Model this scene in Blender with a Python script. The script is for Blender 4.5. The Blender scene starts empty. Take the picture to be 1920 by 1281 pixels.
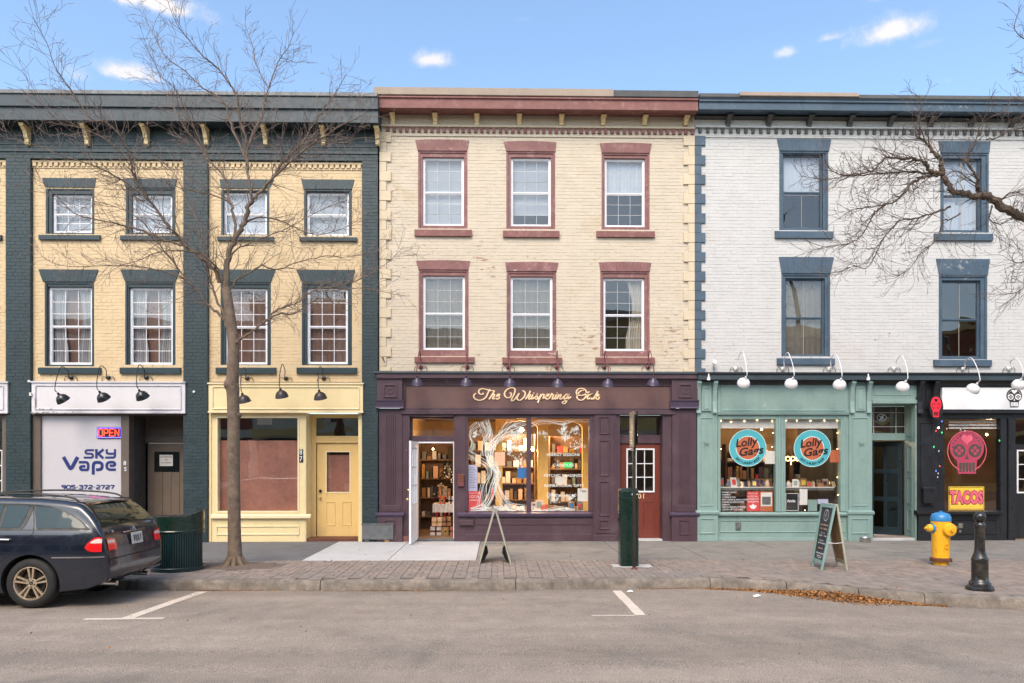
import bpy, bmesh, math, random
from mathutils import Vector, Matrix
import numpy as np

sc = bpy.context.scene
COL = sc.collection
R = math.radians
rnd = random.Random(7)

# ---------------------------------------------------------------- camera
CAM = (0.0, -16.8, 1.95); YAW = R(1.1); FPX = 1400.0; HOR = 865.0
cd = bpy.data.cameras.new('camera'); cam = bpy.data.objects.new('camera', cd); COL.objects.link(cam)
cam.location = CAM; cam.rotation_euler = (R(90), 0, -YAW)
cd.sensor_width = 36.0; cd.lens = 36.0 * FPX / 1920.0
cd.shift_y = (HOR - 640.5) / 1920.0
cd.clip_end = 3000
sc.camera = cam

# ---------------------------------------------------------------- light
SUN_EL, SUN_AZ = R(48), R(198)      # thin bright haze light from over the photographer's left shoulder, no hard shadows
wd = bpy.data.worlds.new('World'); sc.world = wd; wd.use_nodes = True
wn, wl = wd.node_tree.nodes, wd.node_tree.links
bg = wn['Background']; bg.inputs['Strength'].default_value = 0.15
sky = wn.new('ShaderNodeTexSky'); sky.sky_type = 'NISHITA'; sky.sun_disc = False
sky.sun_elevation = SUN_EL; sky.sun_rotation = SUN_AZ
sky.air_density = 1.0; sky.dust_density = 2.6; sky.ozone_density = 1.5
sl = bpy.data.lights.new('sun', 'SUN'); sl.energy = 1.5; sl.angle = R(32); sl.color = (1.0, 0.79, 0.61)
so = bpy.data.objects.new('sun', sl); COL.objects.link(so)
sd = Vector((math.sin(SUN_AZ) * math.cos(SUN_EL), math.cos(SUN_AZ) * math.cos(SUN_EL), math.sin(SUN_EL)))
so.rotation_euler = sd.to_track_quat('Z', 'Y').to_euler()
so.location = (0, -20, 30)
sc.view_settings.view_transform = 'Standard'; sc.view_settings.look = 'None'
sc.view_settings.exposure = 0.78; sc.view_settings.gamma = 1.0
sc.view_settings.use_curve_mapping = False

# small fair-weather clouds, placed by compass direction in the sky
def ray(px, py):
    a = (px - 960.0) / FPX; b = (HOR - py) / FPX
    return Vector((math.sin(YAW) + a * math.cos(YAW), math.cos(YAW) - a * math.sin(YAW), b))
tc = wn.new('ShaderNodeTexCoord')
cn = wn.new('ShaderNodeTexNoise'); cn.inputs['Scale'].default_value = 34; cn.inputs['Detail'].default_value = 7; cn.inputs['Roughness'].default_value = 0.62
wl.new(tc.outputs['Generated'], cn.inputs['Vector'])
def wm(op, a, b=None, c=None, clamp=False):
    n = wn.new('ShaderNodeMath'); n.operation = op; n.use_clamp = clamp
    for i, v in enumerate((a, b, c)):
        if v is None: continue
        if hasattr(v, 'is_output'): wl.new(v, n.inputs[i])
        else: n.inputs[i].default_value = v
    return n.outputs[0]
def vdot(v):
    n = wn.new('ShaderNodeVectorMath'); n.operation = 'DOT_PRODUCT'
    wl.new(tc.outputs['Generated'], n.inputs[0]); n.inputs[1].default_value = v
    return n.outputs['Value']
cloud = None
for px, py, wpx, hpx, dens in ((300, 6, 115, 26, 1), (238, 134, 52, 22, .95), (146, 141, 30, 17, .6), (808, 110, 44, 24, .95),
                               (1664, 58, 68, 30, 1), (1556, 69, 32, 12, .7), (1472, 97, 26, 15, .8), (1745, 80, 30, 9, .3),
                               (982, 36, 26, 7, .25), (1775, 152, 14, 9, .3), (1660, -8, 40, 10, .5), (2300, 90, 90, 30, .9), (-200, 60, 90, 28, .9)):
    d = ray(px, py).normalized()
    rt = d.cross(Vector((0, 0, 1))).normalized(); up = rt.cross(d).normalized()
    wpx *= .86; hpx *= .86
    u = wm('DIVIDE', vdot(rt), wpx / FPX); v = wm('DIVIDE', wm('ADD', vdot(up), hpx * .15 / FPX), hpx / FPX)
    vneg = wm('MULTIPLY', wm('MINIMUM', v, 0.0), 0.75)            # flatter undersides
    v2 = wm('ADD', v, vneg)
    e = wm('SQRT', wm('ADD', wm('MULTIPLY', u, u), wm('MULTIPLY', v2, v2)))
    e = wm('ADD', e, wm('MULTIPLY', wm('SUBTRACT', cn.outputs['Fac'], 0.5), -2.0))
    front = wm('GREATER_THAN', vdot(d), 0.5)
    m = wm('MULTIPLY', wm('MULTIPLY', wm('SUBTRACT', 1.2, e), 1.15, clamp=True), wm('MULTIPLY', front, dens))
    cloud = m if cloud is None else wm('MAXIMUM', cloud, m)
cloud = wm('MULTIPLY', cloud, cloud)
skyc = wn.new('ShaderNodeMix'); skyc.data_type = 'RGBA'; skyc.blend_type = 'MULTIPLY'; skyc.inputs[0].default_value = 1
wl.new(sky.outputs[0], skyc.inputs[6]); skyc.inputs[7].default_value = (1.22, 1.30, 1.30, 1)
mx = wn.new('ShaderNodeMix'); mx.data_type = 'RGBA'
wl.new(cloud, mx.inputs[0]); wl.new(skyc.outputs[2], mx.inputs[6]); mx.inputs[7].default_value = (4.0, 3.85, 3.9, 1)
wl.new(mx.outputs[2], bg.inputs['Color'])

# ---------------------------------------------------------------- measuring helpers
CY, SY = math.cos(YAW), math.sin(YAW)
def FX(px, d=0.0):
    """world X on the plane y = -d seen in column px"""
    a = (px - 960.0) / FPX; t = (16.8 - d) / (CY - a * SY)
    return t * (SY + a * CY)
def FZ(py, d=0.0, px=960.0):
    a = (px - 960.0) / FPX; t = (16.8 - d) / (CY - a * SY)
    return 1.95 + t * (HOR - py) / FPX
def PG(px, py, z=0.0):
    """world point on the level z"""
    r = ray(px, py); t = (z - 1.95) / r.z
    return Vector((CAM[0] + r.x * t, CAM[1] + r.y * t, z))
def PY(px, py, y):
    r = ray(px, py); t = (y - CAM[1]) / r.y
    return Vector((r.x * t, y, 1.95 + r.z * t))

# ---------------------------------------------------------------- materials
MATS = {}
def mat(name, col, rough=.6, metal=0.0, var=.10, vscale=2.5, bump=0.0, bscale=30.0, spec=.5, dirt=None, dirt_scale=1.2, dirt_amt=.0,
        chip=None, chip_amt=0.0, chip_scale=(5, 5, 14), emit=None, emit_s=0.0, coat=0.0, attr=0.0, grime=0.0):
    if name in MATS: return MATS[name]
    m = bpy.data.materials.new(name); m.use_nodes = True; MATS[name] = m
    N, L = m.node_tree.nodes, m.node_tree.links
    b = N['Principled BSDF']
    b.inputs['Roughness'].default_value = rough; b.inputs['Metallic'].default_value = metal
    b.inputs['Specular IOR Level'].default_value = spec; b.inputs['Coat Weight'].default_value = coat
    b.inputs['Coat Roughness'].default_value = .05
    geo = N.new('ShaderNodeNewGeometry'); pos = geo.outputs['Position']
    c = (*col, 1)
    if emit:
        b.inputs['Emission Color'].default_value = (*emit, 1); b.inputs['Emission Strength'].default_value = emit_s
    def noise(scale, det=5, rgh=.6, vec=None, dist=0):
        n = N.new('ShaderNodeTexNoise'); n.inputs['Scale'].default_value = scale; n.inputs['Detail'].default_value = det
        n.inputs['Roughness'].default_value = rgh; n.inputs['Distortion'].default_value = dist
        L.new(vec or pos, n.inputs['Vector']); return n.outputs['Fac']
    def ramp(f, a, bb):
        r = N.new('ShaderNodeMapRange'); r.inputs[1].default_value = a; r.inputs[2].default_value = bb; r.clamp = True
        L.new(f, r.inputs[0]); return r.outputs[0]
    def mix(f, A, B, mode='MIX'):
        x = N.new('ShaderNodeMix'); x.data_type = 'RGBA'; x.blend_type = mode
        if hasattr(f, 'is_output'): L.new(f, x.inputs[0])
        else: x.inputs[0].default_value = f
        for i, v in ((6, A), (7, B)):
            if hasattr(v, 'is_output'): L.new(v, x.inputs[i])
            else: x.inputs[i].default_value = v
        return x.outputs[2]
    cur = c
    if var:
        lo = tuple(max(0, v * (1 - var)) for v in col) + (1,); hi = tuple(min(1, v * (1 + var)) for v in col) + (1,)
        cur = mix(ramp(noise(vscale, 6, .65), .3, .7), lo, hi)
        f2 = ramp(noise(vscale * 9, 4, .6), .3, .7)
        x = mix(f2, (1 - var * .5,) * 3 + (1,), (1 + var * .4,) * 3 + (1,)); cur = mix(1.0, cur, x, 'MULTIPLY')
    if attr:
        at = N.new('ShaderNodeAttribute'); at.attribute_name = 'rnd'
        oi = N.new('ShaderNodeObjectInfo')
        s = N.new('ShaderNodeMath'); s.operation = 'ADD'; L.new(at.outputs['Fac'], s.inputs[0]); L.new(oi.outputs['Random'], s.inputs[1])
        w = N.new('ShaderNodeMath'); w.operation = 'FRACT'; L.new(s.outputs[0], w.inputs[0])
        x = mix(w.outputs[0], (1 - attr, 1 - attr, 1 - attr, 1), (1 + attr, 1 + attr * .8, 1 + attr * .7, 1)); cur = mix(1.0, cur, x, 'MULTIPLY')
    if dirt:
        f = ramp(noise(dirt_scale, 8, .7, dist=.4), .62 - dirt_amt, .80 - dirt_amt * .5)
        cur = mix(f, cur, (*dirt, 1))
    if grime:                                       # rain streaks running down the wall
        mp = N.new('ShaderNodeMapping'); mp.inputs['Scale'].default_value = (9, 9, .7); L.new(pos, mp.inputs['Vector'])
        f = ramp(noise(1.0, 6, .7, vec=mp.outputs[0]), .52, .8)
        g = N.new('ShaderNodeMath'); g.operation = 'MULTIPLY'; L.new(f, g.inputs[0]); g.inputs[1].default_value = grime
        cur = mix(g.outputs[0], cur, tuple(v * .45 for v in col) + (1,))
    if chip:
        mp = N.new('ShaderNodeMapping'); mp.inputs['Scale'].default_value = chip_scale; L.new(pos, mp.inputs['Vector'])
        f1 = noise(1.0, 9, .72, vec=mp.outputs[0], dist=.3)
        f0 = noise(.55, 3, .5)
        s = N.new('ShaderNodeMath'); s.operation = 'MULTIPLY_ADD'; L.new(f0, s.inputs[0]); s.inputs[1].default_value = .55; L.new(f1, s.inputs[2])
        f = ramp(s.outputs[0], 1.0 - chip_amt, 1.02 - chip_amt)
        cur = mix(f, cur, (*chip, 1))
    if hasattr(cur, 'is_output'): L.new(cur, b.inputs['Base Color'])
    else: b.inputs['Base Color'].default_value = cur
    if rough > .15:
        r = N.new('ShaderNodeMapRange'); L.new(noise(vscale * 3, 4), r.inputs[0])
        r.inputs[1].default_value = .3; r.inputs[2].default_value = .7
        r.inputs[3].default_value = max(.05, rough - .1); r.inputs[4].default_value = min(1, rough + .1)
        L.new(r.outputs[0], b.inputs['Roughness'])
    if bump:
        bp = N.new('ShaderNodeBump'); bp.inputs['Strength'].default_value = bump; bp.inputs['Distance'].default_value = .01
        L.new(noise(bscale, 6, .7), bp.inputs['Height']); L.new(bp.outputs[0], b.inputs['Normal'])
    return m

def glass(name, tint=(.85, .9, .88), ior=1.75, wav=.12, wscale=1.3, milk=0.0, milk_col=(.8, .8, .8)):
    m = bpy.data.materials.new(name); m.use_nodes = True; MATS[name] = m
    N, L = m.node_tree.nodes, m.node_tree.links
    N.remove(N['Principled BSDF']); out = N['Material Output']
    t = N.new('ShaderNodeBsdfTransparent'); t.inputs[0].default_value = (*tint, 1)
    g = N.new('ShaderNodeBsdfGlossy'); g.inputs['Roughness'].default_value = .004
    lw = N.new('ShaderNodeLayerWeight'); f0 = ((ior - 1) / (ior + 1)) ** 2
    pw = N.new('ShaderNodeMath'); pw.operation = 'POWER'; L.new(lw.outputs['Facing'], pw.inputs[0]); pw.inputs[1].default_value = 4.5
    fr = N.new('ShaderNodeMath'); fr.operation = 'MULTIPLY_ADD'; L.new(pw.outputs[0], fr.inputs[0]); fr.inputs[1].default_value = 1 - f0; fr.inputs[2].default_value = f0
    geo = N.new('ShaderNodeNewGeometry')
    nz = N.new('ShaderNodeTexNoise'); nz.inputs['Scale'].default_value = wscale; nz.inputs['Detail'].default_value = 1.5
    L.new(geo.outputs['Position'], nz.inputs['Vector'])
    bp = N.new('ShaderNodeBump'); bp.inputs['Strength'].default_value = wav; bp.inputs['Distance'].default_value = .05
    L.new(nz.outputs['Fac'], bp.inputs['Height']); L.new(bp.outputs[0], g.inputs['Normal'])
    mx = N.new('ShaderNodeMixShader'); L.new(fr.outputs[0], mx.inputs[0])
    base = t.outputs[0]
    if milk:
        df = N.new('ShaderNodeBsdfDiffuse'); df.inputs[0].default_value = (*milk_col, 1)
        mm = N.new('ShaderNodeMixShader'); mm.inputs[0].default_value = milk; L.new(t.outputs[0], mm.inputs[1]); L.new(df.outputs[0], mm.inputs[2]); base = mm.outputs[0]
    L.new(base, mx.inputs[1]); L.new(g.outputs[0], mx.inputs[2]); L.new(mx.outputs[0], out.inputs[0])
    return m

M = lambda n: MATS[n]
mat('yellow_brick', (.60, .46, .275), .65, var=.07, bump=.25, dirt=(.48, .34, .17), dirt_amt=.05, grime=.18, chip=(.30, .13, .07), chip_amt=.045)
mat('green_brick', (.019, .038, .044), .5, var=.2, bump=.25, dirt=(.02, .035, .035), dirt_amt=.12)
mat('green_paint', (.016, .036, .043), .42, var=.15, bump=.06, chip=(.25, .22, .2), chip_amt=.01)
mat('cream_brick', (.55, .475, .37), .68, var=.06, bump=.25, dirt=(.46, .37, .22), dirt_amt=.05, grime=.15, chip=(.33, .22, .14), chip_amt=.085, chip_scale=(4, 4, 16))
mat('cream_stone', (.57, .475, .335), .65, var=.07, bump=.15, grime=.15)
mat('red_paint', (.205, .088, .082), .6, var=.18, bump=.15, dirt=(.36, .20, .18), dirt_amt=.10, dirt_scale=4, chip=(.45, .30, .28), chip_amt=.08)
mat('red_stone', (.20, .080, .070), .65, var=.18, bump=.2, dirt=(.33, .19, .17), dirt_amt=.08, dirt_scale=5)
mat('white_brick', (.52, .515, .50), .65, var=.05, bump=.25, grime=.12, dirt=(.50, .46, .42), dirt_amt=.07, chip=(.12, .09, .08), chip_amt=.035, chip_scale=(6, 6, 9))
mat('blue_paint', (.052, .086, .122), .5, var=.16, bump=.12, dirt=(.10, .14, .18), dirt_amt=.10, chip=(.25, .26, .26), chip_amt=.03, chip_scale=(7, 7, 7))
mat('grey_blue_paint', (.034, .050, .060), .5, var=.15, bump=.06)
mat('dark_bracket', (.075, .075, .070), .6, var=.2)
mat('bracket_cream', (.72, .55, .29), .55, var=.1)
mat('purple_paint', (.072, .040, .052), .42, var=.14, bump=.08, grime=.3, chip=(.22, .16, .17), chip_amt=.03, chip_scale=(7, 7, 7), dirt=(.105, .075, .078), dirt_amt=.08)
mat('purple_board', (.130, .072, .066), .4, var=.10, bump=.04, grime=.1)
mat('violet_paint', (.078, .055, .095), .4, var=.12)
mat('lamp_purple', (.050, .038, .070), .35, var=.15)
mat('lamp_rust', (.16, .045, .05), .5, var=.2)
mat('lamp_black', (.012, .012, .014), .22, var=.1)
mat('lamp_brown', (.035, .022, .020), .35, var=.15)
mat('lamp_white', (.74, .72, .72), .35, var=.05)
mat('teal_paint', (.215, .315, .285), .5, var=.07, bump=.1, grime=.22, dirt=(.15, .235, .21), dirt_amt=.10, chip=(.40, .40, .35), chip_amt=.03, chip_scale=(7, 7, 7))
mat('teal_trim', (.23, .335, .31), .45, var=.06, bump=.05)
mat('black_paint', (.016, .017, .020), .35, var=.2, bump=.05)
mat('navy_door', (.012, .024, .032), .35, var=.2)
mat('lemon_paint', (.76, .61, .33), .5, var=.05, bump=.05, grime=.08)
mat('lemon_trim', (.78, .66, .42), .5, var=.05)
mat('lemon_door', (.72, .50, .20), .4, var=.05)
mat('white_board', (.62, .60, .61), .5, var=.04, dirt=(.5, .48, .48), dirt_amt=.06)
mat('peeling_white', (.56, .55, .59), .6, var=.08, chip=(.22, .20, .20), chip_amt=.10, chip_scale=(14, 14, 14))
mat('brown_paint', (.115, .088, .070), .55, var=.15, bump=.06)
mat('brown_door', (.135, .100, .074), .5, var=.12, bump=.05)
mat('film_white', (.52, .50, .52), .35, var=.03, vscale=1.2, coat=.6)
mat('vinyl_white', (.80, .80, .80), .3, var=.02, coat=.3)
mat('white_metal', (.74, .74, .76), .5, var=.05)
mat('navy_ink', (.015, .03, .15), .4, var=.0)
mat('ink_black', (.012, .012, .012), .4, var=.0)
mat('gold_paint', (.86, .62, .38), .4, var=.03)
mat('gold_metal', (.65, .45, .18), .3, metal=.9, var=.05)
mat('door_red', (.15, .030, .018), .45, var=.12, bump=.05)
mat('chalk', (.75, .75, .75), .7, var=.15)
mat('window_paint', (.72, .80, .76), .6, var=.1)
mat('concrete_pad', (.46, .46, .46), .8, var=.08, bump=.3, bscale=60, dirt=(.33, .32, .31), dirt_amt=.07)
mat('concrete_slab', (.225, .205, .18), .85, var=.15, bump=.4, bscale=60, dirt=(.13, .12, .11), dirt_amt=.14)
mat('asphalt_walk', (.135, .135, .138), .85, var=.14, bump=.5, bscale=90, dirt=(.10, .10, .10), dirt_amt=.12)
mat('kerb_stone', (.24, .205, .168), .88, var=.34, vscale=6, bump=.9, bscale=38, dirt=(.10, .085, .07), dirt_amt=.22, dirt_scale=4)
mat('paver', (.24, .195, .165), .85, var=.16, vscale=5, bump=.4, bscale=60, attr=.22, dirt=(.20, .18, .165), dirt_amt=.22)
mat('paver_joint', (.07, .06, .05), .95, var=.3, vscale=20)
mat('soil', (.14, .105, .085), .95, var=.3, vscale=12, bump=.8, bscale=50)
mat('line_paint', (.62, .54, .45), .75, var=.12, vscale=8, bump=.3, bscale=90, chip=(.2, .17, .145), chip_amt=.09, chip_scale=(30, 30, 30))
mat('galvanised', (.14, .145, .15), .5, metal=.3, var=.25, vscale=8, bump=.1)
mat('pipe_grey', (.18, .20, .21), .4, metal=.6, var=.2)
mat('meter_green', (.005, .021, .015), .3, var=.2, coat=.3)
mat('bin_green', (.008, .032, .034), .35, var=.2, coat=.2)
mat('post_brown', (.030, .026, .020), .5, metal=.3, var=.3)
mat('sign_metal', (.15, .145, .13), .6, metal=.0, var=.3, vscale=15)
mat('hydrant_yellow', (.85, .42, .010), .4, var=.08, bump=.1, chip=(.14, .06, .02), chip_amt=.10, chip_scale=(14, 14, 14), coat=.3, dirt=(.55, .27, .02), dirt_amt=.10, dirt_scale=9)
mat('hydrant_blue', (.03, .20, .45), .4, var=.12, bump=.1, coat=.3)
mat('rust', (.13, .045, .022), .8, var=.35, vscale=20, bump=.5)
mat('bollard_black', (.014, .013, .012), .3, var=.3, vscale=8, bump=.15, coat=.3, dirt=(.07, .055, .042), dirt_amt=.12, dirt_scale=5)
mat('rubber', (.012, .012, .012), .75, var=.2, bump=.3, bscale=120)
mat('car_paint', (.006, .010, .020), .20, var=.03, coat=.9, spec=.5)
mat('car_trim', (.012, .012, .012), .5, var=.1)
mat('car_dark', (.008, .008, .009), .8, var=.1)
mat('chrome', (.65, .65, .65), .12, metal=1.0, var=.03)
mat('alloy', (.62, .50, .36), .3, metal=.75, var=.06)
mat('lens_red', (.55, .008, .012), .12, var=.05, coat=1, emit=(1, .02, .02), emit_s=.12)
mat('lens_clear', (.70, .62, .55), .1, var=.15, vscale=30, coat=1)
mat('plate', (.55, .55, .52), .4, var=.08)
mat('bark', (.150, .108, .078), .9, var=.42, vscale=9, bump=1.0, bscale=26, dirt=(.13, .12, .07), dirt_amt=.1)
mat('bark_dark', (.085, .060, .040), .9, var=.35, vscale=9, bump=1.0, bscale=26)
mat('twig', (.16, .115, .095), .8, var=.25, vscale=5)
mat('twig_dark', (.10, .070, .055), .8, var=.25, vscale=5)
mat('wood_raw', (.33, .19, .08), .7, var=.2, vscale=6)
mat('aframe_teal', (.20, .33, .30), .55, var=.1)
mat('aframe_grey', (.36, .36, .27), .6, var=.15)
mat('chalkboard', (.030, .034, .040), .6, var=.2)
mat('steel', (.55, .55, .55), .25, metal=1, var=.1)
mat('roof_felt', (.085, .085, .085), .9, var=.2)
mat('roof_cap_tan', (.30, .24, .19), .8, var=.1)
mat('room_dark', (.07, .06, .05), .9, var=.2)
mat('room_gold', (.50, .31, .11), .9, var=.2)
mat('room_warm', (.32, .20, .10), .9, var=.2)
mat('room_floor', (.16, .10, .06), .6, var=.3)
mat('blind_white', (.36, .40, .45), .7, var=.04)
mat('curtain', (.36, .32, .26), .85, var=.1)
mat('brick_reflection', (.15, .085, .065), .85, var=.2, vscale=1.5)
mat('sheer_grey', (.13, .12, .10), .85, var=.2, vscale=1.5)
mat('bar_grey', (.42, .43, .44), .5, var=.05)
mat('curtain_white', (.34, .34, .35), .85, var=.1)
mat('paper_brown', (.36, .155, .115), .75, var=.25, vscale=1.6, bump=.5, bscale=3)
mat('neon_red', (.9, .05, .03), .4, var=0, emit=(1, .05, .02), emit_s=3.0)
mat('neon_blue', (.1, .1, .9), .4, var=0, emit=(.15, .12, 1), emit_s=2.5)
mat('neon_pink', (.7, .02, .04), .4, var=0, emit=(1, .012, .035), emit_s=.55)
mat('neon_warm', (1, .7, .3), .4, var=0, emit=(1, .62, .22), emit_s=3.5)
mat('bulb', (1, .8, .5), .4, var=0, emit=(1, .75, .40), emit_s=9)
mat('bulb_green', (.05, .6, .2), .3, var=0, emit=(.1, 1, .3), emit_s=.6)
mat('bulb_red', (.7, .05, .1), .3, var=0, emit=(1, .1, .15), emit_s=.6)
mat('bulb_blue', (.1, .15, .7), .3, var=0, emit=(.2, .3, 1), emit_s=.6)
mat('cyan_vinyl', (.07, .37, .42), .45, var=.03)
mat('orange_vinyl', (.46, .12, .05), .45, var=.04)
mat('poster_red', (.62, .045, .04), .5, var=.05)
mat('poster_blue', (.04, .17, .42), .5, var=.05)
mat('poster_lilac', (.45, .45, .62), .5, var=.05)
mat('poster_green', (.08, .75, .18), .5, var=.05)
mat('poster_peach', (.80, .50, .34), .5, var=.05)
mat('tacos_yellow', (.95, .62, .06), .45, var=.05)
mat('tacos_pink', (.70, .12, .18), .45, var=.2, vscale=9)
mat('pink_vinyl', (.40, .045, .09), .5, var=.05)
mat('card_white', (.66, .64, .60), .6, var=.06)
mat('leaf_litter', (.30, .145, .045), .8, var=.3, vscale=20, attr=.5)
mat('paper_white', (.8, .8, .8), .7, var=.03)
mat('opp_red', (.34, .11, .07), .8, var=.2, vscale=3)
mat('reflected_yellow', (.80, .50, .14), .6, var=.1)
mat('opp_buff', (.78, .55, .22), .8, var=.15, vscale=1)
mat('opp_cream', (.70, .62, .48), .8, var=.15, vscale=1)
mat('opp_dark', (.05, .045, .04), .4, var=.2)
mat('ground_far', (.10, .09, .075), .95, var=.2)
glass('pane_glass', tint=(.97, .98, .98), ior=2.05, wav=.05)
glass('pane_dark', tint=(.5, .55, .55), ior=2.4)
glass('shop_glass', tint=(.99, .99, .98), ior=1.95, wav=.06, wscale=.8)
glass('shop_glass_bright', tint=(.97, .98, .97), ior=2.6, wav=.12, wscale=.8)
glass('car_glass', tint=(.20, .27, .28), ior=1.7, wav=0)
glass('old_glass', tint=(.6, .6, .55), ior=2.3, wav=.45, wscale=1.1)
# ---------------------------------------------------------------- asphalt (own shader: fine aggregate and tyre-worn lanes)
def road_material():
    m = mat('asphalt', (.285, .236, .192), .82, var=.07, vscale=.7, bump=.55, bscale=150, dirt=(.18, .158, .134), dirt_amt=.10, dirt_scale=.6)
    N, L = m.node_tree.nodes, m.node_tree.links
    b = N['Principled BSDF']; src = b.inputs['Base Color'].links[0].from_socket
    geo = N.new('ShaderNodeNewGeometry')
    n = N.new('ShaderNodeTexNoise'); n.inputs['Scale'].default_value = 95; n.inputs['Detail'].default_value = 3
    L.new(geo.outputs['Position'], n.inputs['Vector'])
    r = N.new('ShaderNodeMapRange'); r.inputs[1].default_value = .35; r.inputs[2].default_value = .68; r.inputs[3].default_value = .52; r.inputs[4].default_value = 1.5
    L.new(n.outputs['Fac'], r.inputs[0])
    mp = N.new('ShaderNodeMapping'); mp.inputs['Scale'].default_value = (.12, 1.3, 1); L.new(geo.outputs['Position'], mp.inputs['Vector'])
    n2 = N.new('ShaderNodeTexNoise'); n2.inputs['Scale'].default_value = 1; n2.inputs['Detail'].default_value = 3; L.new(mp.outputs[0], n2.inputs['Vector'])
    r2 = N.new('ShaderNodeMapRange'); r2.inputs[1].default_value = .35; r2.inputs[2].default_value = .65; r2.inputs[3].default_value = .86; r2.inputs[4].default_value = 1.12
    L.new(n2.outputs['Fac'], r2.inputs[0])
    k0 = N.new('ShaderNodeMath'); k0.operation = 'MULTIPLY'; L.new(r.outputs[0], k0.inputs[0]); L.new(r2.outputs[0], k0.inputs[1])
    n3 = N.new('ShaderNodeTexNoise'); n3.inputs['Scale'].default_value = 3.2; n3.inputs['Detail'].default_value = 7; n3.inputs['Roughness'].default_value = .72; L.new(geo.outputs['Position'], n3.inputs['Vector'])
    r3 = N.new('ShaderNodeMapRange'); r3.inputs[1].default_value = .30; r3.inputs[2].default_value = .70; r3.inputs[3].default_value = .86; r3.inputs[4].default_value = 1.12; L.new(n3.outputs['Fac'], r3.inputs[0])
    n4 = N.new('ShaderNodeTexNoise'); n4.inputs['Scale'].default_value = 1.4; n4.inputs['Detail'].default_value = 4; L.new(geo.outputs['Position'], n4.inputs['Vector'])
    r4 = N.new('ShaderNodeMapRange'); r4.inputs[1].default_value = .66; r4.inputs[2].default_value = .74; r4.inputs[3].default_value = 1; r4.inputs[4].default_value = .80; L.new(n4.outputs['Fac'], r4.inputs[0])   # oil and tyre stains
    k1 = N.new('ShaderNodeMath'); k1.operation = 'MULTIPLY'; L.new(r3.outputs[0], k1.inputs[0]); L.new(r4.outputs[0], k1.inputs[1])
    k = N.new('ShaderNodeMath'); k.operation = 'MULTIPLY'; L.new(k0.outputs[0], k.inputs[0]); L.new(k1.outputs[0], k.inputs[1])
    x = N.new('ShaderNodeVectorMath'); x.operation = 'SCALE'; L.new(src, x.inputs[0]); L.new(k.outputs[0], x.inputs['Scale'])
    L.new(x.outputs[0], b.inputs['Base Color'])
    return m
road_material()

# ---------------------------------------------------------------- object helpers
def wloc(o):
    v = Vector((0, 0, 0))
    while o is not None: v += o.location; o = o.parent
    return v
def tagit(o, label=None, cat=None, group=None, kind=None):
    if label: o['label'] = label
    if cat: o['category'] = cat
    if group: o['group'] = group
    if kind: o['kind'] = kind
    return o
def thing(name, label, cat, loc=(0, 0, 0), group=None, rz=0.0):
    o = bpy.data.objects.new(name, None); COL.objects.link(o); o.empty_display_size = .1
    o.location = loc; o.rotation_euler = (0, 0, rz)
    return tagit(o, label, cat, group)

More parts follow.
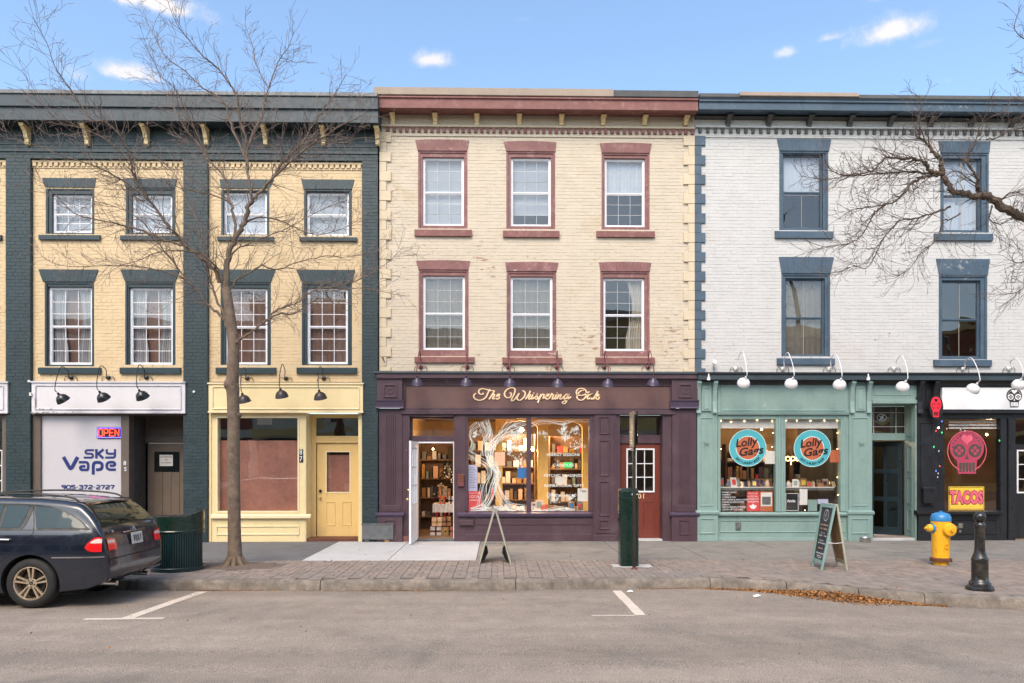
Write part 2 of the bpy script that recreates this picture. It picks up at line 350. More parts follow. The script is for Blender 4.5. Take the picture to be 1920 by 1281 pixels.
class MB:
    """collects boxes, prisms, tubes and lathes and links them as ONE mesh object"""
    def __init__(s): s.v = []; s.f = []; s.r = []; s.curr = None
    def add(s, vs, fs):
        n = len(s.v); s.v.extend(vs); s.f.extend(tuple(i + n for i in f) for f in fs)
        if s.curr is not None: s.r.extend([s.curr] * len(fs))
        return s
    def box(s, x0, x1, y0, y1, z0, z1):
        if x0 > x1: x0, x1 = x1, x0
        if y0 > y1: y0, y1 = y1, y0
        if z0 > z1: z0, z1 = z1, z0
        return s.add([(x0, y0, z0), (x1, y0, z0), (x1, y1, z0), (x0, y1, z0), (x0, y0, z1), (x1, y0, z1), (x1, y1, z1), (x0, y1, z1)],
                     [(3, 2, 1, 0), (4, 5, 6, 7), (0, 1, 5, 4), (1, 2, 6, 5), (2, 3, 7, 6), (3, 0, 4, 7)])
    def prism(s, poly, y0, y1):
        """polygon in x,z (seen from -Y, counter-clockwise) given depth y0..y1"""
        n = len(poly)
        a = sum(poly[i][0] * poly[(i + 1) % n][1] - poly[(i + 1) % n][0] * poly[i][1] for i in range(n))
        if a < 0: poly = poly[::-1]
        vs = [(x, y0, z) for x, z in poly] + [(x, y1, z) for x, z in poly]
        fs = [tuple(range(n)), tuple(range(2 * n - 1, n - 1, -1))]
        fs += [((i + 1) % n, i, n + i, n + (i + 1) % n) for i in range(n)]
        return s.add(vs, fs)
    def profile_x(s, prof, x0, x1):
        """polygon in y,z swept along X (cornices, sills)"""
        n = len(prof)
        vs = [(x0, y, z) for y, z in prof] + [(x1, y, z) for y, z in prof]
        fs = [tuple(range(n)), tuple(range(2 * n - 1, n - 1, -1))] + [((i + 1) % n, i, n + i, n + (i + 1) % n) for i in range(n)]
        return s.add(vs, fs)
    def frame(s, x0, x1, z0, z1, w, y0, y1, wb=None, wt=None):
        wb = w if wb is None else wb; wt = w if wt is None else wt
        s.box(x0, x0 + w, y0, y1, z0, z1); s.box(x1 - w, x1, y0, y1, z0, z1)
        s.box(x0 + w, x1 - w, y0, y1, z0, z0 + wb); s.box(x0 + w, x1 - w, y0, y1, z1 - wt, z1)
        return s
    def mould(s, x0, x1, z0, z1, w, y0, d):
        """raised picture-frame moulding with sloped inner side"""
        for (a0, a1, b0, b1) in ((x0, x1, z1, z1 - w), (x0, x1, z0, z0 + w)):
            s.add([(a0, y0, b0), (a1, y0, b0), (a1 - w, y0 - d * .3, b1), (a0 + w, y0 - d * .3, b1), (a0 + w * .2, y0 - d, b0 + (b1 - b0) * .2), (a1 - w * .2, y0 - d, b0 + (b1 - b0) * .2),
                   (a1 - w * .6, y0 - d, b0 + (b1 - b0) * .6), (a0 + w * .6, y0 - d, b0 + (b1 - b0) * .6)], [(0, 1, 5, 4), (4, 5, 6, 7), (7, 6, 2, 3)])
        for (a0, a1, b0, b1) in ((x0, x0 + w, z0, z1), (x1, x1 - w, z0, z1)):
            t = (a1 - a0)
            s.add([(a0, y0, b0), (a0, y0, b1), (a0 + t * .2, y0 - d, b0 + w * .2), (a0 + t * .2, y0 - d, b1 - w * .2),
                   (a0 + t * .6, y0 - d, b0 + w * .6), (a0 + t * .6, y0 - d, b1 - w * .6), (a1, y0 - d * .3, b0 + w), (a1, y0 - d * .3, b1 - w)],
                  [(0, 1, 3, 2), (2, 3, 5, 4), (4, 5, 7, 6)])
        return s
    def tube(s, pts, rad, n=8, caps=True):
        pts = [Vector(p) for p in pts]; m = len(pts)
        if not hasattr(rad, '__len__'): rad = [rad] * m
        vs = []; ref = None
        for i, p in enumerate(pts):
            t = (pts[min(i + 1, m - 1)] - pts[max(i - 1, 0)])
            if t.length < 1e-9: t = Vector((0, 0, 1))
            t.normalize()
            if ref is None: ref = Vector((0, 0, 1)) if abs(t.z) < .9 else Vector((1, 0, 0))
            u = ref - t * ref.dot(t)
            if u.length < 1e-6: u = Vector((0, 1, 0)) - t * t.y
            u.normalize(); ref = u; w = t.cross(u)
            for k in range(n):
                a = 2 * math.pi * k / n
                q = p + u * (math.cos(a) * rad[i]) + w * (math.sin(a) * rad[i]); vs.append((q.x, q.y, q.z))
        fs = []
        for i in range(m - 1):
            for k in range(n):
                a, b = i * n + k, i * n + (k + 1) % n; fs.append((a, b, b + n, a + n))
        if caps: fs += [tuple(range(n - 1, -1, -1)), tuple(range((m - 1) * n, m * n))]
        return s.add(vs, fs)
    def lathe(s, prof, n=24, c=(0, 0, 0), axis='Z', ang=2 * math.pi, a0=0.0):
        full = abs(ang - 2 * math.pi) < 1e-6; k = n if full else n + 1
        vs = []
        for r, h in prof:
            for i in range(k):
                a = a0 + ang * i / n; x, y = r * math.cos(a), r * math.sin(a)
                p = (x, y, h) if axis == 'Z' else ((x, h, y) if axis == 'Y' else (h, x, y))
                vs.append((c[0] + p[0], c[1] + p[1], c[2] + p[2]))
        fs = []
        for j in range(len(prof) - 1):
            for i in range(n):
                a, b = j * k + i, j * k + (i + 1) % k
                f = (a, b, b + k, a + k); fs.append(f if axis != 'Y' else f[::-1])
        return s.add(vs, fs)
    def disc(s, cx, cz, rx, rz, y0, y1, n=28):
        return s.prism([(cx + rx * math.cos(2 * math.pi * i / n), cz + rz * math.sin(2 * math.pi * i / n)) for i in range(n)], y0, y1)
    def ring(s, cx, cz, rx, rz, w, y0, y1, n=28):
        P = [(math.cos(2 * math.pi * i / n), math.sin(2 * math.pi * i / n)) for i in range(n)]
        vs = [(cx + rx * a, y0, cz + rz * b) for a, b in P] + [(cx + (rx - w) * a, y0, cz + (rz - w) * b) for a, b in P]
        return s.add(vs, [(i, (i + 1) % n, n + (i + 1) % n, n + i) for i in range(n)])
    _rk = 0
    def ribbon(s, pts, w, y0, y1, closed=False, wend=None):
        MB._rk = (MB._rk + 1) % 23; y0 = y0 - MB._rk * .00009
        P = [Vector((p[0], p[1])) for p in pts]; m = len(P); L = []; Rr = []
        for i, p in enumerate(P):
            a = P[(i - 1) % m] if (closed or i > 0) else p; b = P[(i + 1) % m] if (closed or i < m - 1) else p
            d1 = (p - a).normalized() if (p - a).length > 1e-9 else (b - p).normalized()
            d2 = (b - p).normalized() if (b - p).length > 1e-9 else d1
            t = d1 + d2
            if t.length < 1e-6: t = d2
            t.normalize(); nn = Vector((-t.y, t.x)); k = max(.5, nn.dot(Vector((-d2.y, d2.x))))
            ww = w[i] if hasattr(w, '__len__') else w
            L.append(p + nn * ww * .5 / k); Rr.append(p - nn * ww * .5 / k)
        vs = [(q.x, y0, q.y) for q in L] + [(q.x, y0, q.y) for q in Rr] + [(q.x, y1, q.y) for q in L] + [(q.x, y1, q.y) for q in Rr]
        fs = []; e = m if closed else m - 1
        for i in range(e):
            j = (i + 1) % m
            fs += [(i, m + i, m + j, j), (i, j, 2 * m + j, 2 * m + i), (m + i, 3 * m + i, 3 * m + j, m + j)]
        if not closed: fs += [(0, 2 * m, 3 * m, m), (m - 1, 2 * m - 1, 4 * m - 1, 3 * m - 1)]
        return s.add(vs, fs)
    def build(s, name, m, parent=None, smooth=False, bevel=0.0, local=False, label=None, kind=None, org=None):
        me = bpy.data.meshes.new(name)
        A = np.array(s.v, dtype=float) if s.v else np.zeros((0, 3))
        if local: o0 = Vector((0, 0, 0))
        elif org is not None: o0 = Vector(org)
        else:
            lo, hi = A.min(0), A.max(0); o0 = Vector(((lo[0] + hi[0]) / 2, (lo[1] + hi[1]) / 2, lo[2]))
        A = A - np.array(o0)
        me.from_pydata(A.tolist(), [], s.f)
        if s.r and len(s.r) == len(s.f):
            at = me.attributes.new('rnd', 'FLOAT', 'FACE'); at.data.foreach_set('value', np.array(s.r, dtype=np.float32))
        me.materials.append(M(m) if isinstance(m, str) else m)
        if smooth: me.polygons.foreach_set('use_smooth', [True] * len(me.polygons))
        o = bpy.data.objects.new(name, me); COL.objects.link(o)
        if parent is not None:
            o.parent = parent
            o.location = o0 if local else o0 - wloc(parent)
        else: o.location = o0
        if bevel:
            b = o.modifiers.new('bevel', 'BEVEL'); b.width = bevel; b.segments = 2; b.limit_method = 'ANGLE'; b.angle_limit = R(50)
            b.harden_normals = False
        if smooth:
            try:
                me.set_sharp_from_angle(angle=R(40))
            except Exception: pass
        tagit(o, label, None, None, kind)
        return o

def bx(name, m, parent, x0, x1, y0, y1, z0, z1, bevel=.004, **k):
    return MB().box(x0, x1, y0, y1, z0, z1).build(name, m, parent, bevel=bevel, **k)

def kids(o): return [c for c in bpy.data.objects if c.parent == o]
def copy_tree(o, parent=None, table=None):
    if table is None:
        table = {}
        for q in bpy.data.objects:
            if q.parent is not None: table.setdefault(q.parent.name, []).append(q)
    c = o.copy(); COL.objects.link(c)
    if parent is not None: c.parent = parent
    for ch in table.get(o.name, []): copy_tree(ch, c, table)
    return c

def smooth_line(pts, k=6, closed=False):
    P = [Vector(p) for p in pts]; out = []; n = len(P)
    rng = range(n if closed else n - 1)
    for i in rng:
        if closed: a, b, c, d = P[(i - 1) % n], P[i], P[(i + 1) % n], P[(i + 2) % n]
        else: a, b, c, d = P[max(i - 1, 0)], P[i], P[i + 1], P[min(i + 2, n - 1)]
        for j in range(k):
            t = j / k
            out.append(.5 * ((2 * b) + (c - a) * t + (2 * a - 5 * b + 4 * c - d) * t * t + (3 * b - a - 3 * c + d) * t ** 3))
    if not closed: out.append(P[-1])
    return out

_fonts = {}
def text(name, body, m, parent, x, z, y, size, align='CENTER', xs=1.0, shear=0.0, bold=0.0, depth=.004, mirror=False, spacing=1.0, fit=None, rot=0.0, smallcaps=False):
    """flat lettering on a wall facing -Y, reading left to right"""
    cu = bpy.data.curves.new(name, 'FONT'); cu.body = body; cu.size = size; cu.align_x = align; cu.align_y = 'CENTER'
    cu.shear = shear; cu.offset = bold; cu.extrude = depth; cu.space_character = spacing; cu.resolution_u = 3
    t = bpy.data.objects.new(name, cu); COL.objects.link(t)
    dg = bpy.context.evaluated_depsgraph_get()
    me = bpy.data.meshes.new_from_object(t.evaluated_get(dg)); bpy.data.objects.remove(t); bpy.data.curves.remove(cu)
    if fit and me.vertices:
        xx = [v.co.x for v in me.vertices]; w = max(xx) - min(xx); k = fit / max(w, 1e-6)
    else: k = xs
    Mx = Matrix.Rotation(R(90), 4, 'X') @ Matrix.Rotation(rot, 4, 'Z') @ Matrix.Diagonal((-k if mirror else k, 1, 1, 1))
    me.transform(Mx)
    if mirror: me.flip_normals()
    me.materials.clear(); me.materials.append(M(m))
    o = bpy.data.objects.new(name, me); COL.objects.link(o)
    w = Vector((x, y, z))
    if parent is not None: o.parent = parent; o.location = w - wloc(parent)
    else: o.location = w
    return o
# ================================================================ ground, road, pavement
ROOT_ROAD = None
KP = [(-900, 1107), (0, 1107), (300, 1107), (600, 1108), (960, 1107), (1200, 1104), (1300, 1103), (1400, 1106), (1500, 1113), (1600, 1123), (1730, 1134), (1920, 1144), (2100, 1150), (2600, 1158)]
KW = [PG(px, py, 0.0) for px, py in KP]
KL = [(-60.0, KW[0].y)] + [(p.x, p.y) for p in KW] + [(60.0, KW[-1].y - .2)]
def kerb_y(x):
    for (xa, ya), (xb, yb) in zip(KL, KL[1:]):
        if x <= xb:
            t = (x - xa) / (xb - xa); return ya + (yb - ya) * t
    return KL[-1][1]
def road_z(x, y):
    d = kerb_y(x) - y
    if d <= 0: return 0.0
    far = max(0.0, y + 19.9)
    return min(.20 * (1 - math.exp(-d * .035 / .20 * 1.0)), far * .035)
def PR(px, py):
    z = 0.0
    for _ in range(12):
        p = PG(px, py, z); z = road_z(p.x, p.y)
    return PG(px, py, z)

g = MB(); xs = np.concatenate([np.arange(-60, -12, 4), np.arange(-12, 12, .5), np.arange(12, 61, 4)]); ys = list(np.arange(-4.4, -21.2, -.3))
for y in ys:
    for x in xs: g.v.append((float(x), float(y), road_z(x, y)))
nx = len(xs)
for j in range(len(ys) - 1):
    for i in range(nx - 1):
        a = j * nx + i; g.f.append((a, a + nx, a + nx + 1, a + 1))
road = g.build('road', 'asphalt', smooth=True, kind='structure')
MB().add([(-700, -700, -.12), (700, -700, -.12), (700, 700, -.12), (-700, 700, -.12)], [(0, 1, 2, 3)]).build('ground', 'ground_far', kind='structure')

# painted parking marks follow the road surface
def mark(name, a, b, w, label):
    a, b = Vector(a), Vector(b); n = 24; d = (b - a); d.z = 0; d.normalize(); s = Vector((-d.y, d.x, 0)) * w / 2
    m = MB()
    for i in range(n + 1):
        c = a.lerp(b, i / n)
        for q in (-1, 1):
            p = c + s * (q * (1 + rnd.uniform(-.07, .07))); m.v.append((p.x, p.y, road_z(p.x, p.y) + .004))
        if i: k = 2 * i; m.f.append((k - 2, k - 1, k + 1, k))
    o = m.build(name, 'line_paint'); tagit(o, label, 'parking line', kind='structure'); return o
mark('parking_line', PR(380, 1110), PR(238, 1160), .15, 'diagonal looking pale stall line running from the kerb behind the dark car')
mark('parking_line', PR(158, 1161.5), PR(307, 1160), .10, 'pale crossbar at the road end of the stall line behind the car')
mark('parking_line', PR(1156, 1108), PR(1201, 1154), .135, 'wide pale stall line running out from the kerb in front of the parking post')
mark('parking_line', PR(1109, 1154.5), PR(1190, 1154.5), .06, 'thin pale crossbar left of the wide stall line')
# thin joint line of the gutter
m = MB()
for i in range(200):
    x = -11 + i * .11
    for q in (0, 1):
        y = kerb_y(x) - .06 - q * .018; m.v.append((x, y, road_z(x, y) + .003))
    if i: k = 2 * i; m.f.append((k - 2, k - 1, k + 1, k))
m.build('gutter_joint', 'concrete_slab', kind='structure')

SW = .15                                   # pavement level
sidewalk = thing('sidewalk', None, None, (0, -2.5, 0)); sidewalk['kind'] = 'structure'
bed = MB(); n = 160
for i in range(n + 1):
    x = -22 + 44 * i / n
    bed.v += [(x, kerb_y(x) + .04, SW - .012), (x, 1.2, SW - .012)]
    if i: k = 2 * i; bed.f.append((k - 2, k, k + 1, k - 1))
bed.build('bedding', 'paver_joint', sidewalk, kind='structure')
YB = PG(700, 1051, SW).y                   # where pavers end and slabs begin
# slabs
joints = [FX(-250), FX(120), PG(559, 1054, SW).x, PG(727, 1050.6, SW).x, PG(893, 1050.6, SW).x, PG(1085, 1050, SW).x + .9,
          PG(1330, 1050, SW).x, PG(1520, 1050, SW).x, PG(1700, 1050, SW).x, PG(1900, 1050, SW).x, 12.6, 16]
def slab(x0, x1, y0, y1, m):
    b = MB().box(x0 + .006, x1 - .006, y0 + .006, y1 - .006, SW - .09, SW + rnd.uniform(-.002, .002))
    return b.build('slab', m, sidewalk, bevel=.006)
for i, (a, b) in enumerate(zip(joints, joints[1:])):
    m = 'concrete_pad' if i in (2, 3) else ('asphalt_walk' if i < 2 else 'concrete_slab')
    if m == 'concrete_slab': slab(a, b, YB, -1.45, m); slab(a, b, -1.45, .9, m)
    else: slab(a, b, YB, .9 if i < 2 else -.0, m)
    if i in (2, 3): slab(a, b, 0, .9, 'concrete_slab')
# pavers: basket weave of 0.1 x 0.2 bricks, laid as individual bricks near the kerb, the rest joined
L2, W2, GAP = .2, .1, .0035
def brick_verts(cx, cy, hx, hy, zt, ch=.004):
    hx -= GAP; hy -= GAP
    return [(cx - hx, cy - hy, SW - .03), (cx + hx, cy - hy, SW - .03), (cx + hx, cy + hy, SW - .03), (cx - hx, cy + hy, SW - .03),
            (cx - hx, cy - hy, zt - ch), (cx + hx, cy - hy, zt - ch), (cx + hx, cy + hy, zt - ch), (cx - hx, cy + hy, zt - ch),
            (cx - hx + ch, cy - hy + ch, zt), (cx + hx - ch, cy - hy + ch, zt), (cx + hx - ch, cy + hy - ch, zt), (cx - hx + ch, cy + hy - ch, zt)]
BF = [(8, 9, 10, 11), (4, 5, 9, 8), (5, 6, 10, 9), (6, 7, 11, 10), (7, 4, 8, 11), (0, 1, 5, 4), (1, 2, 6, 5), (2, 3, 7, 6), (3, 0, 4, 7)]
spots = []
METER_X, METER_Y = PG(1185, 1062, SW).x, PG(1185, 1061, SW).y
TREE = PG(441, 1061, SW)
def in_pit(x, y):
    if (x - METER_X) ** 2 < .33 ** 2 and abs(y - METER_Y) < .17: return True
    return ((x - TREE.x - .1) / .75) ** 2 + ((y - TREE.y + .02) / .48) ** 2 < 1
nxm = 105
for i in range(-52, 60):
    x = i * .2
    ky = kerb_y(x) + .155
    j = 0
    while True:
        y = YB - .1 - j * .2
        if y - .1 < ky - .1: break
        par = (i + j) % 2
        for q in (-.05, .05):
            if par: c = (x + q, y, .05, .1)
            else: c = (x, y + q, .1, .05)
            if c[1] - c[3] < ky or in_pit(c[0], c[1]): continue
            spots.append(c)
        j += 1
vis = [c for c in spots if abs(c[0]) < 8.2]
vis.sort(key=lambda c: (c[1] + 16.8) + abs(c[0]) * .02)
near = set(id(c) for c in vis[:298])
variants = {}
for par in (0, 1):
    for q in range(6):
        b = MB(); b.curr = rnd.random()
        hx, hy = (.05, .1) if par else (.1, .05)
        b.add(brick_verts(0, 0, hx, hy, SW), BF)
        me = bpy.data.meshes.new('paver'); me.from_pydata([(x, y, z - SW) for x, y, z in b.v], [], b.f)
        at = me.attributes.new('rnd', 'FLOAT', 'FACE'); at.data.foreach_set('value', [b.curr * .5] * len(b.f)); me.materials.append(M('paver')); variants[(par, q)] = me
rest = MB()
for c in spots:
    zt = rnd.uniform(-.003, .003)
    if id(c) in near:
        o = bpy.data.objects.new('brick', variants[(1 if c[2] < .08 else 0, rnd.randrange(6))]); COL.objects.link(o)
        o.parent = sidewalk; o.location = Vector((c[0], c[1], SW + zt)) - wloc(sidewalk); o.rotation_euler = (rnd.uniform(-.012, .012), rnd.uniform(-.012, .012), rnd.uniform(-.02, .02))
    else:
        rest.curr = rnd.random(); rest.add(brick_verts(c[0], c[1], c[2], c[3], SW + zt), BF)
rest.build('brick_paving', 'paver', sidewalk, kind='stuff')
# kerb stones
kerb = thing('kerb', None, None, (0, -5.3, 0)); kerb['kind'] = 'structure'
cuts = [-22, -18, -14.5] + [PG(p, 1107, 0).x for p in (-560, -260, 90, 257, 602)] + [PG(967, 1107, 0).x, PG(1333, 1105, 0).x, PG(1472, 1110, 0).x, PG(1605, 1122, 0).x, PG(1733, 1134, 0).x, PG(2010, 1146, 0).x, 12, 16, 20]
for a, b in zip(cuts, cuts[1:]):
    k = MB(); N = max(3, int((b - a) / .12)); a += .006; b -= .006
    for i in range(N + 1):
        x = a + (b - a) * i / N; y = kerb_y(x); w = rnd.uniform(-.006, .006)
        for (dy, z) in ((.16, SW - .12), (.16, SW + .002), (.035 + w, SW + .004 + w * .3), (.008, SW - .012), (-.008 + w, SW - .045), (-.022 + w * 1.2, -.06)):
            k.v.append((x, y + dy, z))
        if i:
            for q in range(5): p = 6 * i + q; k.f.append((p - 6, p, p + 1, p - 5))
    k.f.append(tuple(range(5, -1, -1))); k.f.append(tuple(6 * N + q for q in range(6)))
    k.build('kerb_stone', 'kerb_stone', kerb, smooth=True)
# tree pit
pit = MB()
pp = [(TREE.x + .1 + .74 * math.cos(a * .3142), TREE.y - .02 + .47 * math.sin(a * .3142)) for a in range(20)]
pit.v = [(TREE.x, TREE.y, SW + .035)] + [(TREE.x * .55 + x * .45, TREE.y * .55 + y * .45, SW + .018) for x, y in pp] + [(x, y, SW - .006) for x, y in pp]
pit.f = [(0, 1 + i, 1 + (i + 1) % 20) for i in range(20)] + [(1 + i, 21 + i, 21 + (i + 1) % 20, 1 + (i + 1) % 20) for i in range(20)]
pit.build('soil', 'soil', smooth=True, kind='structure')

# ================================================================ walls
def brick_wall(bld, name, m, x0, x1, z0, z1, holes, y=0.0, back=.25, reveal=.16):
    xs = sorted({x0, x1} | {min(max(v, x0), x1) for h in holes for v in h[:2]}); zs = sorted({z0, z1} | {min(max(v, z0), z1) for h in holes for v in h[2:]})
    w = MB()
    inh = lambda x, z: any(h[0] < x < h[1] and h[2] < z < h[3] for h in holes)
    for a, b in zip(xs, xs[1:]):
        for c, d in zip(zs, zs[1:]):
            if b - a < 1e-5 or d - c < 1e-5 or inh((a + b) / 2, (c + d) / 2): continue
            w.add([(a, y, c), (b, y, c), (b, y, d), (a, y, d)], [(0, 1, 2, 3)])
            w.add([(a, y + back, c), (b, y + back, c), (b, y + back, d), (a, y + back, d)], [(3, 2, 1, 0)])
    for h in holes:
        a, b, c, d = h
        w.add([(a, y, c), (b, y, c), (b, y, d), (a, y, d), (a, y + back, c), (b, y + back, c), (b, y + back, d), (a, y + back, d)],
              [(0, 4, 5, 1), (1, 5, 6, 2), (2, 6, 7, 3), (3, 7, 4, 0)])
    w.add([(x0, y, z0), (x0, y, z1), (x0, y + back, z1), (x0, y + back, z0), (x1, y, z0), (x1, y, z1), (x1, y + back, z1), (x1, y + back, z0)], [(0, 1, 2, 3), (7, 6, 5, 4), (1, 5, 6, 2), (0, 3, 7, 4)])
    w.build(name, m, bld)
    b = MB(); cz = z0; row = 0; P = .0765
    while cz < z1 - .01:
        h = min(P, z1 - cz); header = row % 6 == 5
        ln = .112 if header else .221
        x = x0 - (ln / 2 if row % 2 else 0) - rnd.uniform(0, .01)
        while x < x1:
            a, e = max(x, x0) + .0045, min(x + ln, x1) - .0045
            x += ln
            segs = [(a, e)]
            for hh in holes:
                if hh[2] < cz + h * .5 < hh[3]:
                    ns = []
                    for (s, t) in segs:
                        if t <= hh[0] or s >= hh[1]: ns.append((s, t)); continue
                        if s < hh[0]: ns.append((s, hh[0]))
                        if t > hh[1]: ns.append((hh[1], t))
                    segs = ns
            for (s, t) in segs:
                if t - s < .02: continue
                p = .0048 + rnd.uniform(-.002, .0025); zl, zh = cz + .004, cz + h - .004; c = .0035
                tl = rnd.uniform(-.0012, .0012)
                b.add([(s, y, zl), (t, y, zl), (t, y, zh), (s, y, zh), (s + c, y - p - tl, zl + c), (t - c, y - p + tl, zl + c), (t - c, y - p + tl, zh - c), (s + c, y - p - tl, zh - c)],
                      [(4, 5, 6, 7), (0, 1, 5, 4), (1, 2, 6, 5), (2, 3, 7, 6), (3, 0, 4, 7)])
        cz += P; row += 1
    b.build('brickwork', m, bld, kind='stuff')

def lintel(bld, m, xl, xr, zt, xbl, xbr, zb, y=-.024, n=15, name='lintel', arch=0.0):
    """flared flat arch of tapered bricks"""
    b = MB()
    for i in range(n):
        a, c = i / n, (i + 1) / n; g = .0022 if m == 'red_paint' else .0008
        o = lambda t: arch * (1 - (2 * t - 1) ** 2)
        q = [(xbl + (xbr - xbl) * a + g, zb), (xbl + (xbr - xbl) * c - g, zb), (xl + (xr - xl) * c - g, zt + o(c)), (xl + (xr - xl) * a + g, zt + o(a))]
        b.prism(q, y + rnd.uniform(-.004, .002), .02)
    b.prism([(xbl, zb + .001), (xbr, zb + .001), (xr, zt - .004), (xl, zt - .004)], y + .007, .018)
    return b.build(name, m, bld)

def curtain_mesh(x0, x1, z0, z1, y, amp=.025, folds=9, gather=0.0):
    m = MB(); n = folds * 6; rows = 10
    for j in range(rows + 1):
        v = j / rows; z = z0 + (z1 - z0) * v
        xe = x1 - (x1 - x0) * gather * math.sin(math.pi * min(1, (1 - v) * 1.3)) * .5
        for i in range(n + 1):
            u = i / n
            m.v.append((x0 + (xe - x0) * u, y + amp * math.sin(u * folds * 2 * math.pi + math.sin(u * 11)) * (1 - .3 * v), z))
    for j in range(rows):
        for i in range(n):
            a = j * (n + 1) + i; m.f.append((a, a + 1, a + n + 2, a + n + 1))
    return m

def room(parent, x0, x1, z0, z1, y0, y1, m='room_dark', floor=None, name='room'):
    r = MB(); r.add([(x0, y0, z0), (x1, y0, z0), (x1, y1, z0), (x0, y1, z0), (x0, y0, z1), (x1, y0, z1), (x1, y1, z1), (x0, y1, z1)],
                    [(0, 1, 2, 3), (7, 6, 5, 4), (3, 2, 6, 7), (0, 3, 7, 4), (2, 1, 5, 6)])
    return r.build(name, m, parent)

def upper_window(bld, casing_px, white_px, style, inside, cm, sill_px=None, lint_px=None, lm=None, sm=None, lites=None, glassm='pane_glass', d_case=.02, rec=.09, frame_m='white_metal', rail=None, lamp=False, side_right=0):
    """px boxes are (x0, y0, x1, y1) measured in the photograph"""
    mid = (casing_px[0] + casing_px[2]) / 2
    X0, X1 = FX(casing_px[0]), FX(casing_px[2]); Z1, Z0 = FZ(casing_px[1], 0, mid), FZ(casing_px[3], 0, mid)
    x0, x1 = FX(white_px[0], -rec + .02), FX(white_px[2], -rec + .02); z1, z0 = FZ(white_px[1], -rec + .02, mid), FZ(white_px[3], -rec + .02, mid)
    x0 = max(x0, X0 + .01); x1 = min(x1, X1 - .01)
    case = MB().box(X0, x0, d_case, rec + .05, Z0, Z1).box(x1, X1, d_case, rec + .05, Z0, Z1).box(x0, x1, d_case, rec + .05, z1, Z1).box(x0, x1, d_case, rec + .05, Z0, z0)
    i = .018                                           # stepped brick-mould
    case.box(X0 + .001, X0 + .045, d_case - .022, d_case, Z0 + .001, Z1 - .001).box(X1 - .045, X1 - .001, d_case - .022, d_case, Z0 + .001, Z1 - .001).box(X0 + .045, X1 - .045, d_case - .022, d_case, Z1 - .046, Z1 - .001)
    win = case.build('window', cm, bld, bevel=.004)
    fw = .045 if style != 'wood' else .03
    fr = MB().frame(x0, x1, z0, z1, fw, rec - .012, rec + .05).frame(x0 + fw, x1 - fw, z0 + fw, z1 - fw, .012, rec - .002, rec + .05)
    fr.build('frame', frame_m, win, bevel=.003)
    gx0, gx1, gz0, gz1 = x0 + fw + .012, x1 - fw - .012, z0 + fw + .012, z1 - fw - .012
    zr = gz0 + (gz1 - gz0) * (rail if rail else .5); rw = .03
    MB().box(gx0, gx1, rec, rec + .045, zr - rw / 2, zr + rw / 2).box(gx0, gx1, rec + .012, rec + .05, zr - rw / 2 - .022, zr - rw / 2).build('meeting_rail', frame_m, win, bevel=.003)
    for k, (a, b, yy) in enumerate(((zr + rw / 2, gz1, rec + .018), (gz0, zr - rw / 2, rec + .03))):
        t = rnd.uniform(-.002, .002)
        MB().add([(gx0, yy + t, a), (gx1, yy - t, a), (gx1, yy - t * .5, b), (gx0, yy + t, b)], [(0, 1, 2, 3)]).build('pane', glassm, win)
        if lites:
            nx_, nz_ = lites; mu = MB(); w = .012 if cm == 'green_paint' else .010; gm = 'curtain' if frame_m != 'white_metal' else ('white_metal' if cm == 'green_paint' else 'bar_grey')
            for c in range(1, nx_): xx = gx0 + (gx1 - gx0) * c / nx_; mu.box(xx - w / 2, xx + w / 2, yy - .008, yy - .002 - .001, a, b)
            for c in range(1, nz_): zz = a + (b - a) * c / nz_; mu.box(gx0, gx1, yy - .0075, yy - .0035, zz - w / 2, zz + w / 2)
            mu.build('glazing_bar', gm, win)
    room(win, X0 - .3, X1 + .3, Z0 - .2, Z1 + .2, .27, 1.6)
    yy = rec + .10
    if inside.startswith('blind'):
        fr_ = float(inside[5:] or 1); top = gz1 + .05; bot = gz1 - (gz1 - gz0 + .06) * fr_
        b = MB(); z = top
        while z > bot: b.add([(gx0 - .02, yy + .012, z), (gx1 + .02, yy + .012, z), (gx1 + .02, yy, z - .026), (gx0 - .02, yy, z - .026)], [(0, 1, 2, 3)]); z -= .0245
        b.build('blind', 'blind_white', win)
    elif inside.startswith('shade'):
        fr_ = float(inside[5:] or 1); curtain_mesh(gx0 - .02, gx1 + .02, gz1 - (gz1 - gz0 + .06) * fr_, gz1 + .05, yy, .004, 10).build('blind', 'blind_white', win, smooth=True)
    elif inside.startswith('sheer'):
        curtain_mesh(gx0 - .02, gx1 + .02, gz0 - .05, gz1 + .05, yy, .012, 7).build('curtain', 'brick_reflection' if inside == 'sheer_reflect' else 'sheer_grey', win, smooth=True)  # brown sheers are added, their colour stands for brick reflected in the panes
    elif inside == 'curtains':
        curtain_mesh(gx0 - .02, gx1 + .02, gz0 - .05, gz1 + .05, yy + .06, .010, 5).build('curtain', 'brick_reflection', win, smooth=True)  # added sheet behind the side curtains, toned like the reflected brick
        w = (gx1 - gx0)
        curtain_mesh(gx0 - .02, gx0 + w * .36, gz0 - .05, gz1 + .05, yy, .018, 6, .5).build('curtain', 'curtain_white', win, smooth=True)
        c = curtain_mesh(-(gx1 + .02), -(gx1 - w * .36), gz0 - .05, gz1 + .05, yy, .018, 6, .5); c.v = [(-x, y, z) for x, y, z in c.v]
        c.build('curtain', 'curtain_white', win, smooth=True)
    elif inside == 'curtain_right':
        w = (gx1 - gx0); c = curtain_mesh(-(gx1 + .02), -(gx1 - w * .42), gz0 - .05, gz1 + .05, yy, .018, 6, .8); c.v = [(-x, y, z) for x, y, z in c.v]
        c.build('curtain', 'curtain', win, smooth=True)
